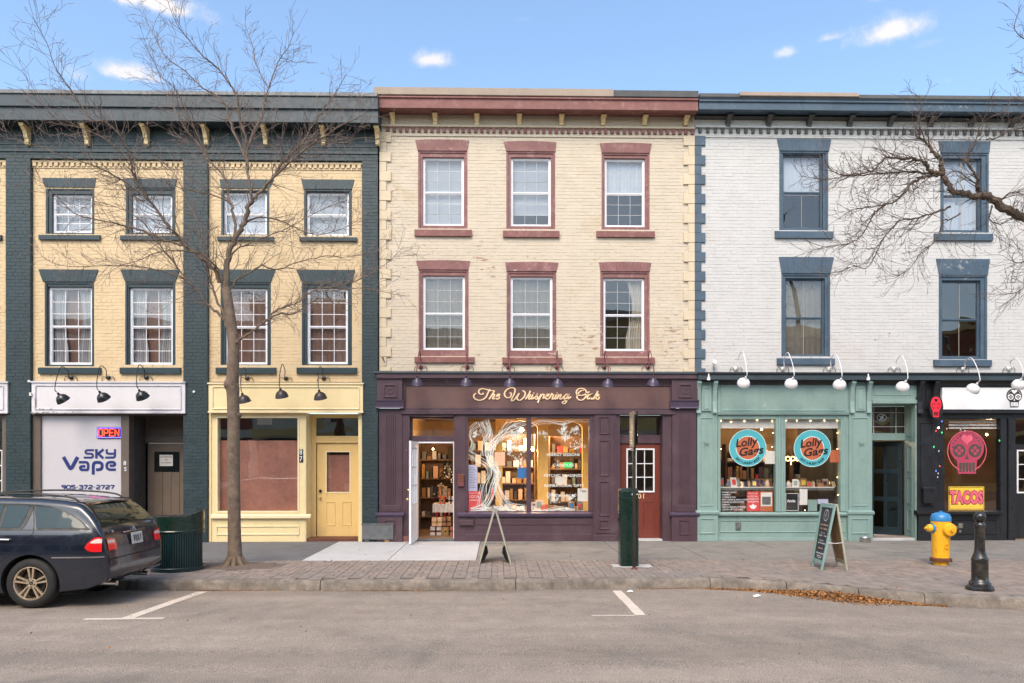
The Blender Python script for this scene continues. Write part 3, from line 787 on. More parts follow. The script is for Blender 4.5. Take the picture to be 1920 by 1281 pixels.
    if lamp:
        MB().lathe([(0, -.03), (.06, -.02), (.075, 0), (.05, .02), (0, .03)], 14, (gx0 + (gx1 - gx0) * .55, .8, zr - .18 + .0)).build('ceiling_light', 'bulb', win, smooth=True)
    if sill_px:
        sx0, sx1 = FX(sill_px[0], .06), FX(sill_px[2], .06); sz1, sz0 = FZ(sill_px[1], .06, mid), FZ(sill_px[3], .06, mid)
        MB().profile_x([(-.065, sz0), (-.065, sz1 - .008), (.03, sz1 + .012), (.03, sz0)], sx0, sx1).build('sill', sm or cm, bld if False else win, bevel=.005)
    if lint_px:
        a, b_, c, d, e, f = lint_px     # top-left x, top-right x, top y, bottom-left x, bottom-right x, bottom y
        l = lintel(win, lm or cm, FX(a), FX(b_), FZ(c, 0, mid), FX(d), FX(e), FZ(f, 0, mid), arch=.02 if lm == 'red_paint' else 0)
    return win
# ================================================================ LEFT BUILDING (dark green and yellow)
b1 = thing('brick_building', 'three-storey row building in dark green paint with yellow brick bays and six small upper windows', 'building', (-6.0, 0, 0))
U = {}
def hole(c): mid = (c[0] + c[2]) / 2; return (FX(c[0]), FX(c[2]), FZ(c[3], 0, mid), FZ(c[1], 0, mid))
up1 = [((86, 352, 177, 440), (100, 365.6, 174.5, 438), (72, 440, 187, 449.5), (80, 180, 334.6, 85, 178, 351.6), 'blind'),
       ((236, 352, 329, 440), (249, 366, 324.5, 438), (225, 441, 338, 450), (231, 332, 336, 236, 329, 352.5), 'shade'),
       ((415, 354, 505, 442), (420, 361.7, 501.5, 441), (407, 443, 513, 451), (412, 514, 337, 415, 505, 354), 'shade'),
       ((570, 355, 660, 443), (575.6, 362, 655, 443), (561, 444, 669, 452), (565, 664.6, 337.3, 569, 660, 355), 'blind'),
       ((-80, 352, 11 - 15, 440), (-68, 366, -8, 438), (-92, 440, 2, 449.5), (-86, 1, 334.6, -80, -4, 351.6), 'blind')]
lo1 = [((84, 528.5, 176.5, 687), (92.4, 539, 174.5, 684.5), (71, 689, 188, 701), (73, 185, 505.7, 81, 177, 528.5), 'curtains'),
       ((235, 528.5, 329, 687), (244, 540, 325.5, 684.5), (224, 689, 338, 701), (226.5, 337.7, 506, 235, 329, 528.5), 'curtains'),
       ((413.7, 529.5, 508, 686), (424, 541, 502.5, 684), (404, 689, 517, 701), (409, 516.7, 506, 413.7, 508, 529.5), 'sheer_reflect'),
       ((566, 530, 660, 686), (576.4, 541, 653, 683.5), (556, 689, 669, 701), (555.7, 666, 506.5, 566, 660, 529.5), 'sheer_reflect')]
ZT = FZ(303, 0, 200); ZS = FZ(716, 0, 200)
bays = [(FX(-330), FX(16), [up1[4]], []), (FX(62), FX(347), up1[:2], lo1[:2]), (FX(392), FX(680), up1[2:4], lo1[2:])]
for x0, x1, ups, los in bays:
    hs = [hole(w[0]) for w in ups + los]
    brick_wall(b1, 'yellow_panel', 'yellow_brick', x0, x1, ZS, ZT, hs)
    # corbelled teeth along the top of the panel
    n = int((x1 - x0) / .118); d = MB()
    for i in range(n):
        a = x0 + (x1 - x0) * (i + .1) / n; d.box(a, a + (x1 - x0) / n * .62, -.045, -.004, ZT - .125, ZT - .045)
    d.box(x0, x1, -.05, 0, ZT - .045, ZT - .001); d.box(x0, x1, -.022, 0, ZT - .16, ZT - .125)
    d.build('corbel_teeth', 'yellow_brick', b1, kind='stuff')
    for w in ups: upper_window(b1, w[0], w[1], 'vinyl', w[4], 'green_paint', w[2], w[3], lites=(3, 2) if w is up1[0] else None)
    for w in los: upper_window(b1, w[0], w[1], 'vinyl', w[4], 'green_paint', w[2], w[3], lites=(3, 3))
PIL = [(16, 62), (347, 392), (680, 709.5)]
yp = -.095
ZF = FZ(303, 0, 400)
for a, b in PIL:
    brick_wall(b1, 'pilaster', 'green_brick', FX(a), FX(b), .15, ZF, [], y=yp, back=.3)
ZC = FZ(240, 0, 300)
brick_wall(b1, 'frieze', 'green_brick', FX(-330), FX(709.5), ZF, ZC + .25, [], y=yp, back=.4)
MB().box(FX(-330), FX(709.5), yp - .03, yp, FZ(292, .1), FZ(287, .1)).box(FX(-330), FX(709.5), yp - .018, yp, FZ(279, .1), FZ(276.5, .1)).build('string_course', 'green_paint', b1, bevel=.004)
# cornice: boxed eaves, two stepped fascias and a flashed edge
pj = .50
zf0, zf1, zf2, zf3 = FZ(227, pj, 300), FZ(204, pj, 300), FZ(179.5, pj + .05, 300), FZ(171.5, pj + .05, 300)
MB().profile_x([(yp, zf0 + .03), (-pj, zf0), (-pj, zf1), (-pj - .05, zf1 + .015), (-pj - .05, zf2), (-pj - .075, zf2 + .012), (-pj - .075, zf3), (.2, zf3 + .05), (.2, zf0 + .03)], FX(-330), FX(709, .5)).build('cornice', 'grey_blue_paint', b1, bevel=.004)
MB().box(FX(-330), FX(708, .5), -pj - .079, -pj - .0755, zf2 + .02, zf3 + .003).build('roof_edge', 'galvanised', b1)
MB().box(FX(-330), FX(709), .21, 9, zf3 - .3, zf3 + .02).build('roof', 'roof_felt', b1)
def bracket(bld, x, w, ztop, zbot, y0, dtop, m):
    h = ztop - zbot
    prof = [(y0, ztop), (y0 - dtop, ztop), (y0 - dtop, ztop - h * .16), (y0 - dtop * .86, ztop - h * .2), (y0 - dtop * .62, ztop - h * .34), (y0 - dtop * .5, ztop - h * .5),
            (y0 - dtop * .46, ztop - h * .62), (y0 - dtop * .34, ztop - h * .72), (y0 - dtop * .34, ztop - h * .95), (y0 - dtop * .25, zbot), (y0, zbot)]
    o = MB().profile_x(prof, x - w / 2, x + w / 2).build('bracket', m, bld, bevel=.004)
    MB().box(x - w / 2 - .012, x + w / 2 + .012, y0 - dtop - .012, y0, ztop - .035, ztop - .002).build('cap', m, o, bevel=.003)
    return o
for px in (-70, 44, 157, 269, 382, 494, 604, 706):
    bracket(b1, FX(px, .3), .085, zf0 - .004, FZ(271.5, .18, px), yp, .30, 'bracket_cream')

# --- shop at no. 85 -------------------------------------------------
def sign_box(bld, px0, px1, py0, py1, d, m, mp, name='sign_board', face=None):
    x0, x1 = FX(px0, d), FX(px1, d); z1, z0 = FZ(py0, d), FZ(py1, d); mid = (px0 + px1) / 2
    z1, z0 = FZ(py0, d, mid), FZ(py1, d, mid)
    s = MB().box(x0, x1, -d, .0, z0, z1).build(name, m, bld, bevel=.006)
    t = MB(); t.mould(x0 + .075, x1 - .075, z0 + .06, z1 - .06, .035, -d, .022)
    t.box(x0 - .02, x1 + .02, -d - .03, -d + .02, z1 - .012, z1 + .02).box(x0 - .01, x1 + .01, -d - .014, -d + .02, z0 - .014, z0 + .02)
    t.build('moulding', mp, s)
    return s, x0, x1, z0, z1
sign_box(b1, 59, 347, 717, 774, .14, 'white_board', 'peeling_white')
sign_box(b1, -290, 14, 717, 774, .14, 'white_board', 'peeling_white')
sign_box(b1, 391, 680.5, 719.5, 773, .14, 'lemon_paint', 'lemon_trim')
def zz(py, px=960, d=0): return FZ(py, d, px)
G = SW
# frame of the vape shop front
xa, xb, xc, xd = FX(62), FX(77), FX(228), FX(243)
zt = FZ(775, 0, 200)
ff = MB().box(xa, xb, -.02, .2, G, zt).box(xc, xd, -.03, .2, G, zt).box(xb, xc, -.02, .2, FZ(780, 0, 150), zt).box(xb, xc, -.02, .2, G, G + .55)
ff.box(FX(62), FX(347), -.06, .02, zt - .045, zt - .005)
shop85 = ff.build('shop_window', 'brown_paint', b1, bevel=.005)
MB().box(xb, xc, .03, .05, G + .56, FZ(780, 0, 150)).build('pane', 'film_white', shop85)
room(shop85, xa, xd, G, zt, .21, .9)
# lettering on the window film
o85 = lambda zx, zy: (FX(110 + zx / 14.235, -.03), FZ(835 + zy / 14.235, -.03, 165))
def strokes(name, S, m, parent, y0, y1, kk=6, sm=True):
    b = MB()
    for pts, w, s_ in S:
        P = [o[:2] for o in pts]
        if s_: P = [(v.x, v.y) for v in smooth_line([(a, c, 0) for a, c in P], kk)]
        b.ribbon(P, w, y0, y1)
    return b.build(name, m, parent)
def rounded(pts, r=40, n=4):
    """polyline with its inner corners rounded"""
    P = [Vector(p) for p in pts]; out = [P[0]]
    for i in range(1, len(P) - 1):
        a, b, c = P[i - 1], P[i], P[i + 1]; k1 = min(r, (a - b).length * .5); k2 = min(r, (c - b).length * .5)
        p, q = b + (a - b).normalized() * k1, b + (c - b).normalized() * k2
        for j in range(n + 1):
            t = j / n; out.append(p * (1 - t) ** 2 + b * 2 * t * (1 - t) + q * t * t)
    out.append(P[-1]); return [(v.x, v.y) for v in out]
def pxs(S): return [([o85(*p) for p in rounded(pts, r)], w / 14.235 / 83.3, False) for pts, w, r in S]
SKY = [([(948, 130), (740, 130), (712, 178), (740, 225), (895, 225), (925, 278), (895, 328), (672, 328)], 50, 45),
       ([(1010, 103), (1010, 350)], 62, 0), ([(1200, 108), (1052, 225), (1195, 348)], 62, 10),
       ([(1285, 103), (1285, 205), (1320, 225), (1500, 225)], 56, 30), ([(1505, 103), (1505, 300), (1470, 326), (1248, 326)], 54, 30),
       ([(130, 312), (325, 655), (510, 312)], 92, 90),
       ([(545, 452), (755, 452), (790, 490), (790, 658), (600, 658), (572, 605), (600, 562), (712, 562)], 66, 50),
       ([(925, 782), (925, 520), (960, 455), (1110, 455), (1162, 500), (1162, 600), (1110, 650), (1000, 650)], 76, 70),
       ([(1528, 650), (1340, 650), (1285, 600), (1285, 500), (1340, 448), (1460, 448), (1505, 480), (1505, 520), (1470, 545), (1368, 545)], 66, 60)]
strokes('lettering', pxs(SKY), 'navy_ink', shop85, .022, .029)
DIG = {'9': [[(1, .55), (.15, .55), (0, .7), (0, .88), (.15, 1), (.85, 1), (1, .85), (1, .45), (.55, 0)]], '0': [[(.5, 1), (.15, 1), (0, .8), (0, .2), (.15, 0), (.85, 0), (1, .2), (1, .8), (.85, 1), (.5, 1)]],
       '5': [[(1, 1), (.05, 1), (.05, .58), (.8, .58), (1, .45), (1, .13), (.8, 0), (0, 0)]], '-': [[(.25, .5), (.75, .5)]], '3': [[(0, 1), (.8, 1), (1, .85), (1, .65), (.8, .55), (.3, .55)], [(.8, .55), (1, .42), (1, .13), (.8, 0), (0, 0)]],
       '7': [[(0, 1), (1, 1), (.35, 0)]], '2': [[(0, 1), (.8, 1), (1, .85), (1, .65), (.8, .52), (.2, .36), (0, .2), (0, 0), (1, 0)]]}
S = []; xx = 90; 
for ch in '905-372-2727':
    wch = 52 if ch == '-' else 98
    for pl in DIG[ch]: S.append(([(xx + p[0] * wch, 1165 - p[1] * 95) for p in pl], 24, 14))
    xx += wch + (28 if ch != '-' else 30)
strokes('phone_number', pxs(S), 'navy_ink', shop85, .022, .029)
neon = thing('neon_sign', 'red and blue neon OPEN sign in the top corner of the white window film', 'neon sign', (FX(206, -.01), -.0, FZ(822)))
nx0, nx1, nz0, nz1 = FX(182.5, -.01), FX(228.5, -.01), FZ(821.5, -.01, 200), FZ(801.5, -.01, 200)
bx('backing', 'black_paint', neon, nx0 - .01, nx1 + .01, .004, .015, nz0 - .01, nz1 + .01)
MB().tube([(nx0 + .012, -.004, nz0 + .012), (nx1 - .012, -.004, nz0 + .012), (nx1 - .012, -.004, nz1 - .012), (nx0 + .012, -.004, nz1 - .012), (nx0 + .012, -.004, nz0 + .012)], .007, 6).build('border_tube', 'neon_blue', neon)
LET = {'O': [(0, .2), (.1, 0), (.9, 0), (1, .2), (1, .8), (.9, 1), (.1, 1), (0, .8), (0, .2)], 'P': [(0, 0), (0, 1), (.85, 1), (1, .85), (1, .6), (.85, .45), (.05, .45)], 'N': [(0, 0), (0, 1), (1, 0), (1, 1)]}
tb = MB(); lw = (nx1 - nx0 - .07) / 4
for i, ch in enumerate('OPEN'):
    q = lambda p: (nx0 + .04 + i * (lw + .002) + p[0] * lw * .72, -.010, nz0 + .045 + p[1] * (nz1 - nz0 - .09))
    if ch == 'E':
        for pl in ([(1, 0), (0, 0), (0, 1), (1, 1)], [(0, .5), (.85, .5)]): tb.tube([q(p) for p in pl], .009, 6)
    else: tb.tube([q(p) for p in LET[ch]], .009, 6)
tb.build('letter_tubes', 'neon_red', neon)
text('house_number', '8', 'chalk', shop85, FX(235.5), FZ(869, 0, 235), -.034, .13, depth=.003)
text('house_number', '5', 'chalk', shop85, FX(236.5), FZ(880, 0, 235), -.034, .12, depth=.003)
# recessed door of no. 85
rd = .75
xr0, xr1 = FX(243), FX(347)
v = MB().box(xr0, FX(247), .0, rd, G, zt).box(FX(246, -rd * .8), FX(247, -rd * .8) + .02, .0, rd, G, zt)
dd = MB().box(FX(262, -rd), FX(270, -rd), rd, rd + .1, G, zt).box(FX(344, -rd), FX(352, -rd), rd, rd + .1, G, zt).box(FX(270, -rd), FX(344, -rd), rd, rd + .1, FZ(784, -rd, 300), zt)
dd.box(FX(270, -rd), FX(344, -rd), rd - .01, rd + .1, FZ(831, -rd, 300), FZ(817, -rd, 300)).box(FX(247), FX(262, -rd) + .02, rd + .02, rd + .08, G, zt)
door85 = dd.build('door_frame', 'brown_paint', b1, bevel=.005)
MB().box(FX(250, -.5), FX(257, -.5), .5, .52, G + .4, zt - .25).build('side_light', 'blind_white', door85)
bx('transom_panel', 'brown_door', door85, FX(270, -rd), FX(344, -rd), rd + .04, rd + .06, FZ(817, -rd, 300), FZ(784, -rd, 300))
door = bx('door', 'brown_door', b1, FX(270.5, -rd) + .003, FX(343.5, -rd) - .003, rd + .02, rd + .07, G + .02, FZ(831.5, -rd, 300))
for a, b in ((289.5, 304), (304.8, 320.3), (321, 336)): bx('plank', 'brown_door', door, FX(a, -rd), FX(b, -rd), rd + .008, rd + .019, G + .25, FZ(886, -rd, 300), .003)
bx('pane', 'pane_dark', door, FX(289, -rd), FX(336, -rd), rd + .012, rd + .019, FZ(885, -rd, 300), FZ(847, -rd, 300), 0)
bx('head', 'brown_paint', door, FX(247), FX(347), .0, rd, zt - .03, zt + .02)
bx('threshold', 'concrete_slab', b1, FX(247), FX(347), .0, rd + .1, G - .05, G + .03)
bx('side_wall', 'brown_paint', b1, FX(347) - .01, FX(347) + .12, .01, rd + .1, G, zt)
bx('side_wall', 'brown_paint', b1, xr0 - .05, xr0 - .001, .21, rd + .1, G, zt)
nt = bx('notice', 'card_white', None, FX(299, -rd), FX(324, -rd), rd + .003, rd + .007, FZ(874, -rd, 300), FZ(853, -rd, 300), 0)
tagit(nt, 'white no smoking no vaping notice taped to the brown plank door', 'notice')
for i, t_ in enumerate(('NO SMOKING', 'OR', 'NO VAPING')): text('lettering', t_, 'ink_black', nt, FX(311.5, -rd), FZ((857, 862.5, 868)[i], -rd, 300), rd + .001, .045, depth=.001)
# far-left shop, only its edge in frame
ff = MB().box(FX(-290), FX(16), -.01, .1, G, G + .5).box(FX(5, 0) + 0, FX(16), -.02, .2, G + .5, zt).box(FX(-290), FX(-270), -.02, .2, G + .5, zt).box(FX(-270), FX(5), -.02, .2, zt - .1, zt).box(FX(-140), FX(-125), -.02, .2, G + .5, zt - .1)
s0 = ff.build('shop_window', 'brown_paint', b1, bevel=.005)
MB().box(FX(-270), FX(5), .05, .056, G + .5, zt - .1).build('pane', 'old_glass', s0)
mb_ = MB()
for px in (-100, -60, -22, 2): mb_.box(FX(px) - .012, FX(px) + .012, .03, .048, G + .5, FZ(845))
for py in (845, 873, 901, 940): mb_.box(FX(-120), FX(5), .029, .047, FZ(py) - .012, FZ(py) + .012)
mb_.build('glazing_bar', 'white_metal', s0)
room(s0, FX(-290), FX(16), G, zt, .21, 1.5, 'room_warm')
# --- shop at no. 87 -------------------------------------------------
zt = FZ(774, 0, 520); L0, L1 = FX(393), FX(680)
W0, W1, WZ0, WZ1 = FX(409), FX(558.5), FZ(958.5, 0, 480), FZ(784, 0, 480)
f = MB().box(L0, W0, -.02, .16, G, zt).box(W1, FX(573), -.02, .16, G, zt).box(W0, W1, -.02, .16, WZ1, zt).box(W0, W1, -.02, .16, G, WZ0)
f.box(L0 - .0, FX(397.5), -.045, -.02, G, zt)
shop87 = f.build('shop_window', 'lemon_paint', b1, bevel=.005)
MB().frame(W0 - .035, W1 + .035, WZ0 - .035, WZ1 + .035, .034, -.036, .03).build('trim', 'lemon_trim', shop87, bevel=.004)
MB().profile_x([(-.10, FZ(972, .1, 480)), (-.10, FZ(967, .1, 480)), (-.02, FZ(964, 0, 480)), (-.02, FZ(973, 0, 480))], FX(395, .1), FX(582, .1)).build('sill', 'lemon_trim', shop87, bevel=.004)
MB().mould(FX(406), FX(562), FZ(1003, 0, 480), FZ(986, 0, 480), .03, -.02, .02).build('panel_moulding', 'lemon_trim', shop87)
MB().add([(W0, .04, WZ0), (W1, .04, WZ0), (W1, .04, WZ1), (W0, .04, WZ1)], [(0, 1, 2, 3)]).build('pane', 'shop_glass_bright', shop87)
# masking paper inside, with the bare strip left along the top
pm = curtain_mesh(W0, W1, WZ0 - .02, FZ(826, -.1, 480), .12, .006, 7); pm.build('masking_paper', 'paper_brown', shop87, smooth=True)
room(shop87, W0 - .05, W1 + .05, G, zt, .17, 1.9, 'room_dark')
bx('notice', 'card_white', shop87, FX(482, -.5), FX(510, -.5), .5, .52, FZ(797, -.5), FZ(784, -.5), 0)
bx('door_post', 'lemon_paint', b1, FX(672), L1 - .001, -.02, .45, G, zt)
# splayed return beside the recessed door
rd = .42
bx('side_wall', 'lemon_paint', b1, FX(573) - .06, FX(575), .161, rd + .05, G, zt)
bx('side_wall', 'lemon_paint', b1, FX(573) - .001, FX(574.5), -.015, .16, G, zt)
D0, D1 = FX(592.5, -rd), FX(672, -rd)
fr = MB().box(FX(574, 0), D0, rd, rd + .1, G, zt).box(D0, D1, rd - .0, rd + .1, FZ(829, -rd, 630), FZ(817.5, -rd, 630)).box(D0, D1, rd, rd + .1, FZ(784, -rd, 630), zt)
fr.box(D0, D1, rd - .03, rd - .001, FZ(830.5, -rd, 630), FZ(827.5, -rd, 630))
dfr = fr.build('door_frame', 'lemon_door', b1, bevel=.004)
MB().box(D0, D1, rd + .05, rd + .056, FZ(817.5, -rd, 630), FZ(784, -rd, 630)).build('transom_pane', 'old_glass', dfr)
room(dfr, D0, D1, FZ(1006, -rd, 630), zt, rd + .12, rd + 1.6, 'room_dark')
dz0, dz1 = FZ(1006, -rd, 630), FZ(831, -rd, 630)
dx0, dx1 = FX(594, -rd), FX(671.5, -rd)
px0, px1, pz0, pz1 = FX(612, -rd), FX(655.5, -rd), FZ(923, -rd, 630), FZ(847.5, -rd, 630)
dm = MB().box(dx0, px0, rd + .02, rd + .065, dz0, dz1).box(px1, dx1, rd + .02, rd + .065, dz0, dz1).box(px0, px1, rd + .02, rd + .065, pz1, dz1).box(px0, px1, rd + .02, rd + .065, dz0, pz0)
door = dm.build('door', 'lemon_door', b1, bevel=.003)
MB().frame(px0 - .02, px1 + .02, pz0 - .02, pz1 + .02, .025, rd + .008, rd + .0195).build('trim', 'lemon_trim', door, bevel=.002)
MB().add([(px0, rd + .04, pz0), (px1, rd + .04, pz0), (px1, rd + .04, pz1), (px0, rd + .04, pz1)], [(0, 1, 2, 3)]).build('pane', 'shop_glass_bright', door)
curtain_mesh(px0, px1, pz0, FZ(853, -rd, 630), rd + .09, .004, 4).build('masking_paper', 'paper_brown', door, smooth=True)
for a, b in ((611, 629), (641, 659)): MB().mould(FX(a, -rd), FX(b, -rd), FZ(986, -rd, 630), FZ(941, -rd, 630), .022, rd + .02, .012).build('panel', 'lemon_door', door)
for py, m, r in ((921, 'lamp_black', .032), (934, 'gold_metal', .030)):
    MB().lathe([(0, -.05), (r * .8, -.045), (r, -.03), (r * .7, -.015), (r * .5, 0), (r * 1.1, 0)], 14, (FX(600.5, -rd), rd + .018, FZ(py, -rd, 600)), 'Y').build('knob' if py == 934 else 'lock', m, door, smooth=True)
bx('threshold', 'rust', b1, FX(575), FX(672), .01, rd + .1, G - .03, dz0 - .004)
pl = bx('number_plate', 'ink_black', b1, FX(560.5), FX(569), -.028, -.021, FZ(867.5), FZ(842.5), .002)
text('numeral', '8', 'chalk', pl, FX(564.8), FZ(848.5), -.030, .17, depth=.002, xs=.8); text('numeral', '7', 'chalk', pl, FX(564.8), FZ(861), -.030, .17, depth=.002, xs=.8)
# ================================================================ MIDDLE BUILDING (cream brick, red trim, purple shopfront)
b2 = thing('brick_building', 'three-storey cream brick row building with red window trim above a dark purple shopfront', 'building', (.9, 0, 0))
X0, X1 = FX(711), FX(1302)
W2u = [((784, 283, 876.5, 429), (792.8, 296.6, 870, 424.5), (777, 430, 884.5, 442.6), (778.8, 879.6, 264, 783, 876, 283.3), 'blind'),
       ((949.4, 284, 1041, 431), (957.4, 297, 1033, 425.5), (943, 432, 1049, 444.8), (944, 1043, 267, 949, 1041, 284.5), 'blind.80'),
       ((1128, 287, 1218, 432), (1133, 298.7, 1208.8, 427), (1118.7, 432.8, 1228, 444.7), (1124.8, 1221.7, 270, 1128, 1218, 287.3), 'shade.45')]
W2l = [((785, 505.7, 878.6, 668), (793, 518, 872, 657), (777, 669, 889.7, 680), (780, 882, 490, 785, 878, 505.9), 'sheerg'),
       ((950, 509, 1043, 669), (957, 519.7, 1036, 658), (942, 670, 1054, 682), (947, 1047, 493, 950, 1043, 509), 'sheerg'),
       ((1125.6, 509, 1218, 669), (1130.6, 521.9, 1208, 659), (1116.8, 670, 1228, 682), (1122.6, 1220.9, 493, 1126, 1218, 509.2), 'curtain_right')]
ZB, ZD = FZ(697, 0, 1000), FZ(240, 0, 1000)
brick_wall(b2, 'facade_wall', 'cream_brick', X0, X1, ZB, FZ(206, 0, 1000) + .1, [hole(w[0]) for w in W2u + W2l])
for k, w in enumerate(W2u): upper_window(b2, w[0], w[1], 'vinyl', w[4], 'red_paint', w[2], w[3], lm='red_paint', sm='red_stone', lites=(3, 3))
for k, w in enumerate(W2l): upper_window(b2, w[0], w[1], 'vinyl', w[4], 'red_paint', w[2], w[3], lm='red_paint', sm='red_stone', lites=(3, 3), lamp=(k == 0), glassm='pane_glass')
def quoins(bld, m, xo, sgn, wide, narrow, ztop, zbot, d=.035):
    """alternating long and short corner blocks; xo is the outer edge"""
    P = .437; h = .222; z = ztop; i = 0; shared = {}
    while z > zbot + .03:
        for w, hh in ((wide, h), (narrow, P - h)):
            if z <= zbot + .03: break
            hh = min(hh, z - zbot); key = (round(w, 3), round(hh, 3))
            if key not in shared:
                q = MB().box(0, sgn * w, -d - (.008 if w == wide else 0), .01, -hh + .003, -.003)
                o = q.build('quoin', m, bld, bevel=.004, org=(0, 0, -hh)); shared[key] = o; o.location = Vector((xo, 0, z - hh)) - wloc(bld)
            else:
                o = shared[key].copy(); COL.objects.link(o); o.location = Vector((xo, 0, z - hh)) - wloc(bld)
            z -= hh
ZQ = FZ(268, 0, 1000)
quoins(b2, 'cream_stone', X0 + .012, 1, .255, .15, FZ(249, 0, 715), ZB)
quoins(b2, 'cream_stone', X1 - .0, -1, .255, .145, FZ(256, 0, 1300), ZB)
def dentils(bld, m, x0, x1, n, z1, z0, w, d=.05):
    first = None
    for i in range(n):
        x = x0 + (x1 - x0) * (i + .5) / n
        if first is None:
            first = MB().box(-w / 2, w / 2, -d, -.003, 0, z1 - z0).build('dentil', m, bld, bevel=.003, org=(0, 0, 0)); o = first
        else: o = first.copy(); COL.objects.link(o)
        o.location = Vector((x + rnd.uniform(-.005, .005), 0, z0)) - wloc(bld)
zd1, zd0 = FZ(240.5, .03, 1000), FZ(249.5, .03, 1000)
MB().box(X0, X1, -.07, -.002, zd1 + .002, zd1 + .045).build('ledge', 'cream_stone', b2, bevel=.004)
MB().box(X0 + .02, X1 - .02, -.03, -.003, FZ(256, .02, 1000) - .012, FZ(256, .02, 1000) + .012).build('string_course', 'cream_brick', b2, bevel=.003)
dentils(b2, 'red_stone', FX(722), FX(1303), 50, zd1, zd0, .072)
pj = .42
z0, z1, z2, z3, z4 = FZ(205.5, pj, 1100), FZ(188, pj, 1100), FZ(184.5, pj, 1100), FZ(183, pj, 1100), FZ(170, pj, 1100)
XL, XR = FX(703.5, pj), FX(1309, pj)
MB().profile_x([(0, z0 + .04), (-pj + .03, z0 + .0), (-pj, z0), (-pj, z1), (-pj - .035, z1 + .01), (-pj - .035, z2), (-pj - .01, z3), (.1, z3), (.1, z0 + .04)], XL, XR).build('cornice', 'red_stone', b2, bevel=.004)
MB().profile_x([(-pj - .045, z3 + .002), (-pj - .055, z3 + .012), (-pj - .04, z4 + .02), (.15, z4 + .05), (.15, z3 + .002)], XL - .03, FX(1150, pj)).build('roof_edge', 'roof_cap_tan', b2, bevel=.003)
MB().profile_x([(-pj - .04, z3 + .002), (-pj - .05, z3 + .012), (-pj - .036, z4 + .0), (.15, z4 + .03), (.15, z3 + .002)], FX(1150, pj) + .003, XR).build('roof_edge', 'roof_felt', b2, bevel=.003)
MB().box(X0, X1, .16, 9, z4 - .35, z4 - .02).build('roof', 'roof_felt', b2)
for px in (735, 815, 894, 974, 1053.5, 1132.5, 1211, 1289):
    bracket(b2, FX(px, .2), .095, z0 - .003, FZ(232, .15, px), 0, .22, 'bracket_cream')

# ---------------- purple shopfront
g2 = G
def P4(a, b, c, e, d=0.0):
    m_ = (a + b) / 2; return FX(a, d), FX(b, d), FZ(e, d, m_), FZ(c, d, m_)
# top ledge and cornice
x0, x1 = FX(701, .2), FX(1308, .2)
zc = FZ(697, .2, 1000)
led = MB().profile_x([(-.22, zc - .045), (-.22, zc - .012), (.0, zc + .03), (.0, zc - .045)], x0, x1).build('ledge_flashing', 'grey_blue_paint', b2, bevel=.003)
x0, x1 = FX(706, .16), FX(1307, .16)
c = MB().profile_x([(-.19, FZ(709.5, .19, 1000)), (-.19, zc - .046), (0, zc - .046), (0, FZ(709.5, .19, 1000))], x0, x1)
c.profile_x([(-.10, FZ(714, .1, 1000)), (-.12, FZ(710, .1, 1000)), (0, FZ(710, .1, 1000)), (0, FZ(714, .1, 1000))], FX(752, .1), FX(1268, .1))
c.profile_x([(-.06, FZ(719.5, .1, 1000)), (-.085, FZ(714.6, .1, 1000)), (0, FZ(714.6, .1, 1000)), (0, FZ(719.5, .1, 1000))], FX(752, .1), FX(1268, .1))
cor = c.build('shop_cornice', 'purple_paint', b2, bevel=.003)
n = 118; td = MB()
for i in range(n):
    a = FX(754, .1) + (FX(1266, .1) - FX(754, .1)) * (i + .2) / n; td.box(a, a + .026, -.135, -.118, FZ(714, .1, 1000), FZ(710.5, .1, 1000))
td.build('small_dentils', 'purple_paint', cor, kind='stuff')
zb1, zb0 = FZ(719, 0, 1000), FZ(777.5, 0, 1000)
sb = MB().box(FX(750), FX(1267), -.03, .2, zb0, zb1).build('sign_board', 'purple_board', b2)
fr = MB().frame(FX(752), FX(1265), FZ(777, 0, 1000), zb1 - .002, FX(760) - FX(752), -.055, -.031, wb=FZ(768, 0, 1000) - FZ(777, 0, 1000), wt=.03)
fr.box(FX(752), FX(1265), -.085, -.056, FZ(777.3, 0, 1000), FZ(769.5, 0, 1000))
fr.build('frame', 'purple_paint', sb, bevel=.004)
MB().mould(FX(758.5), FX(1258.5), FZ(768.5, 0, 1000), FZ(721.5, 0, 1000), .04, -.031, .03).build('moulding', 'purple_paint', sb)
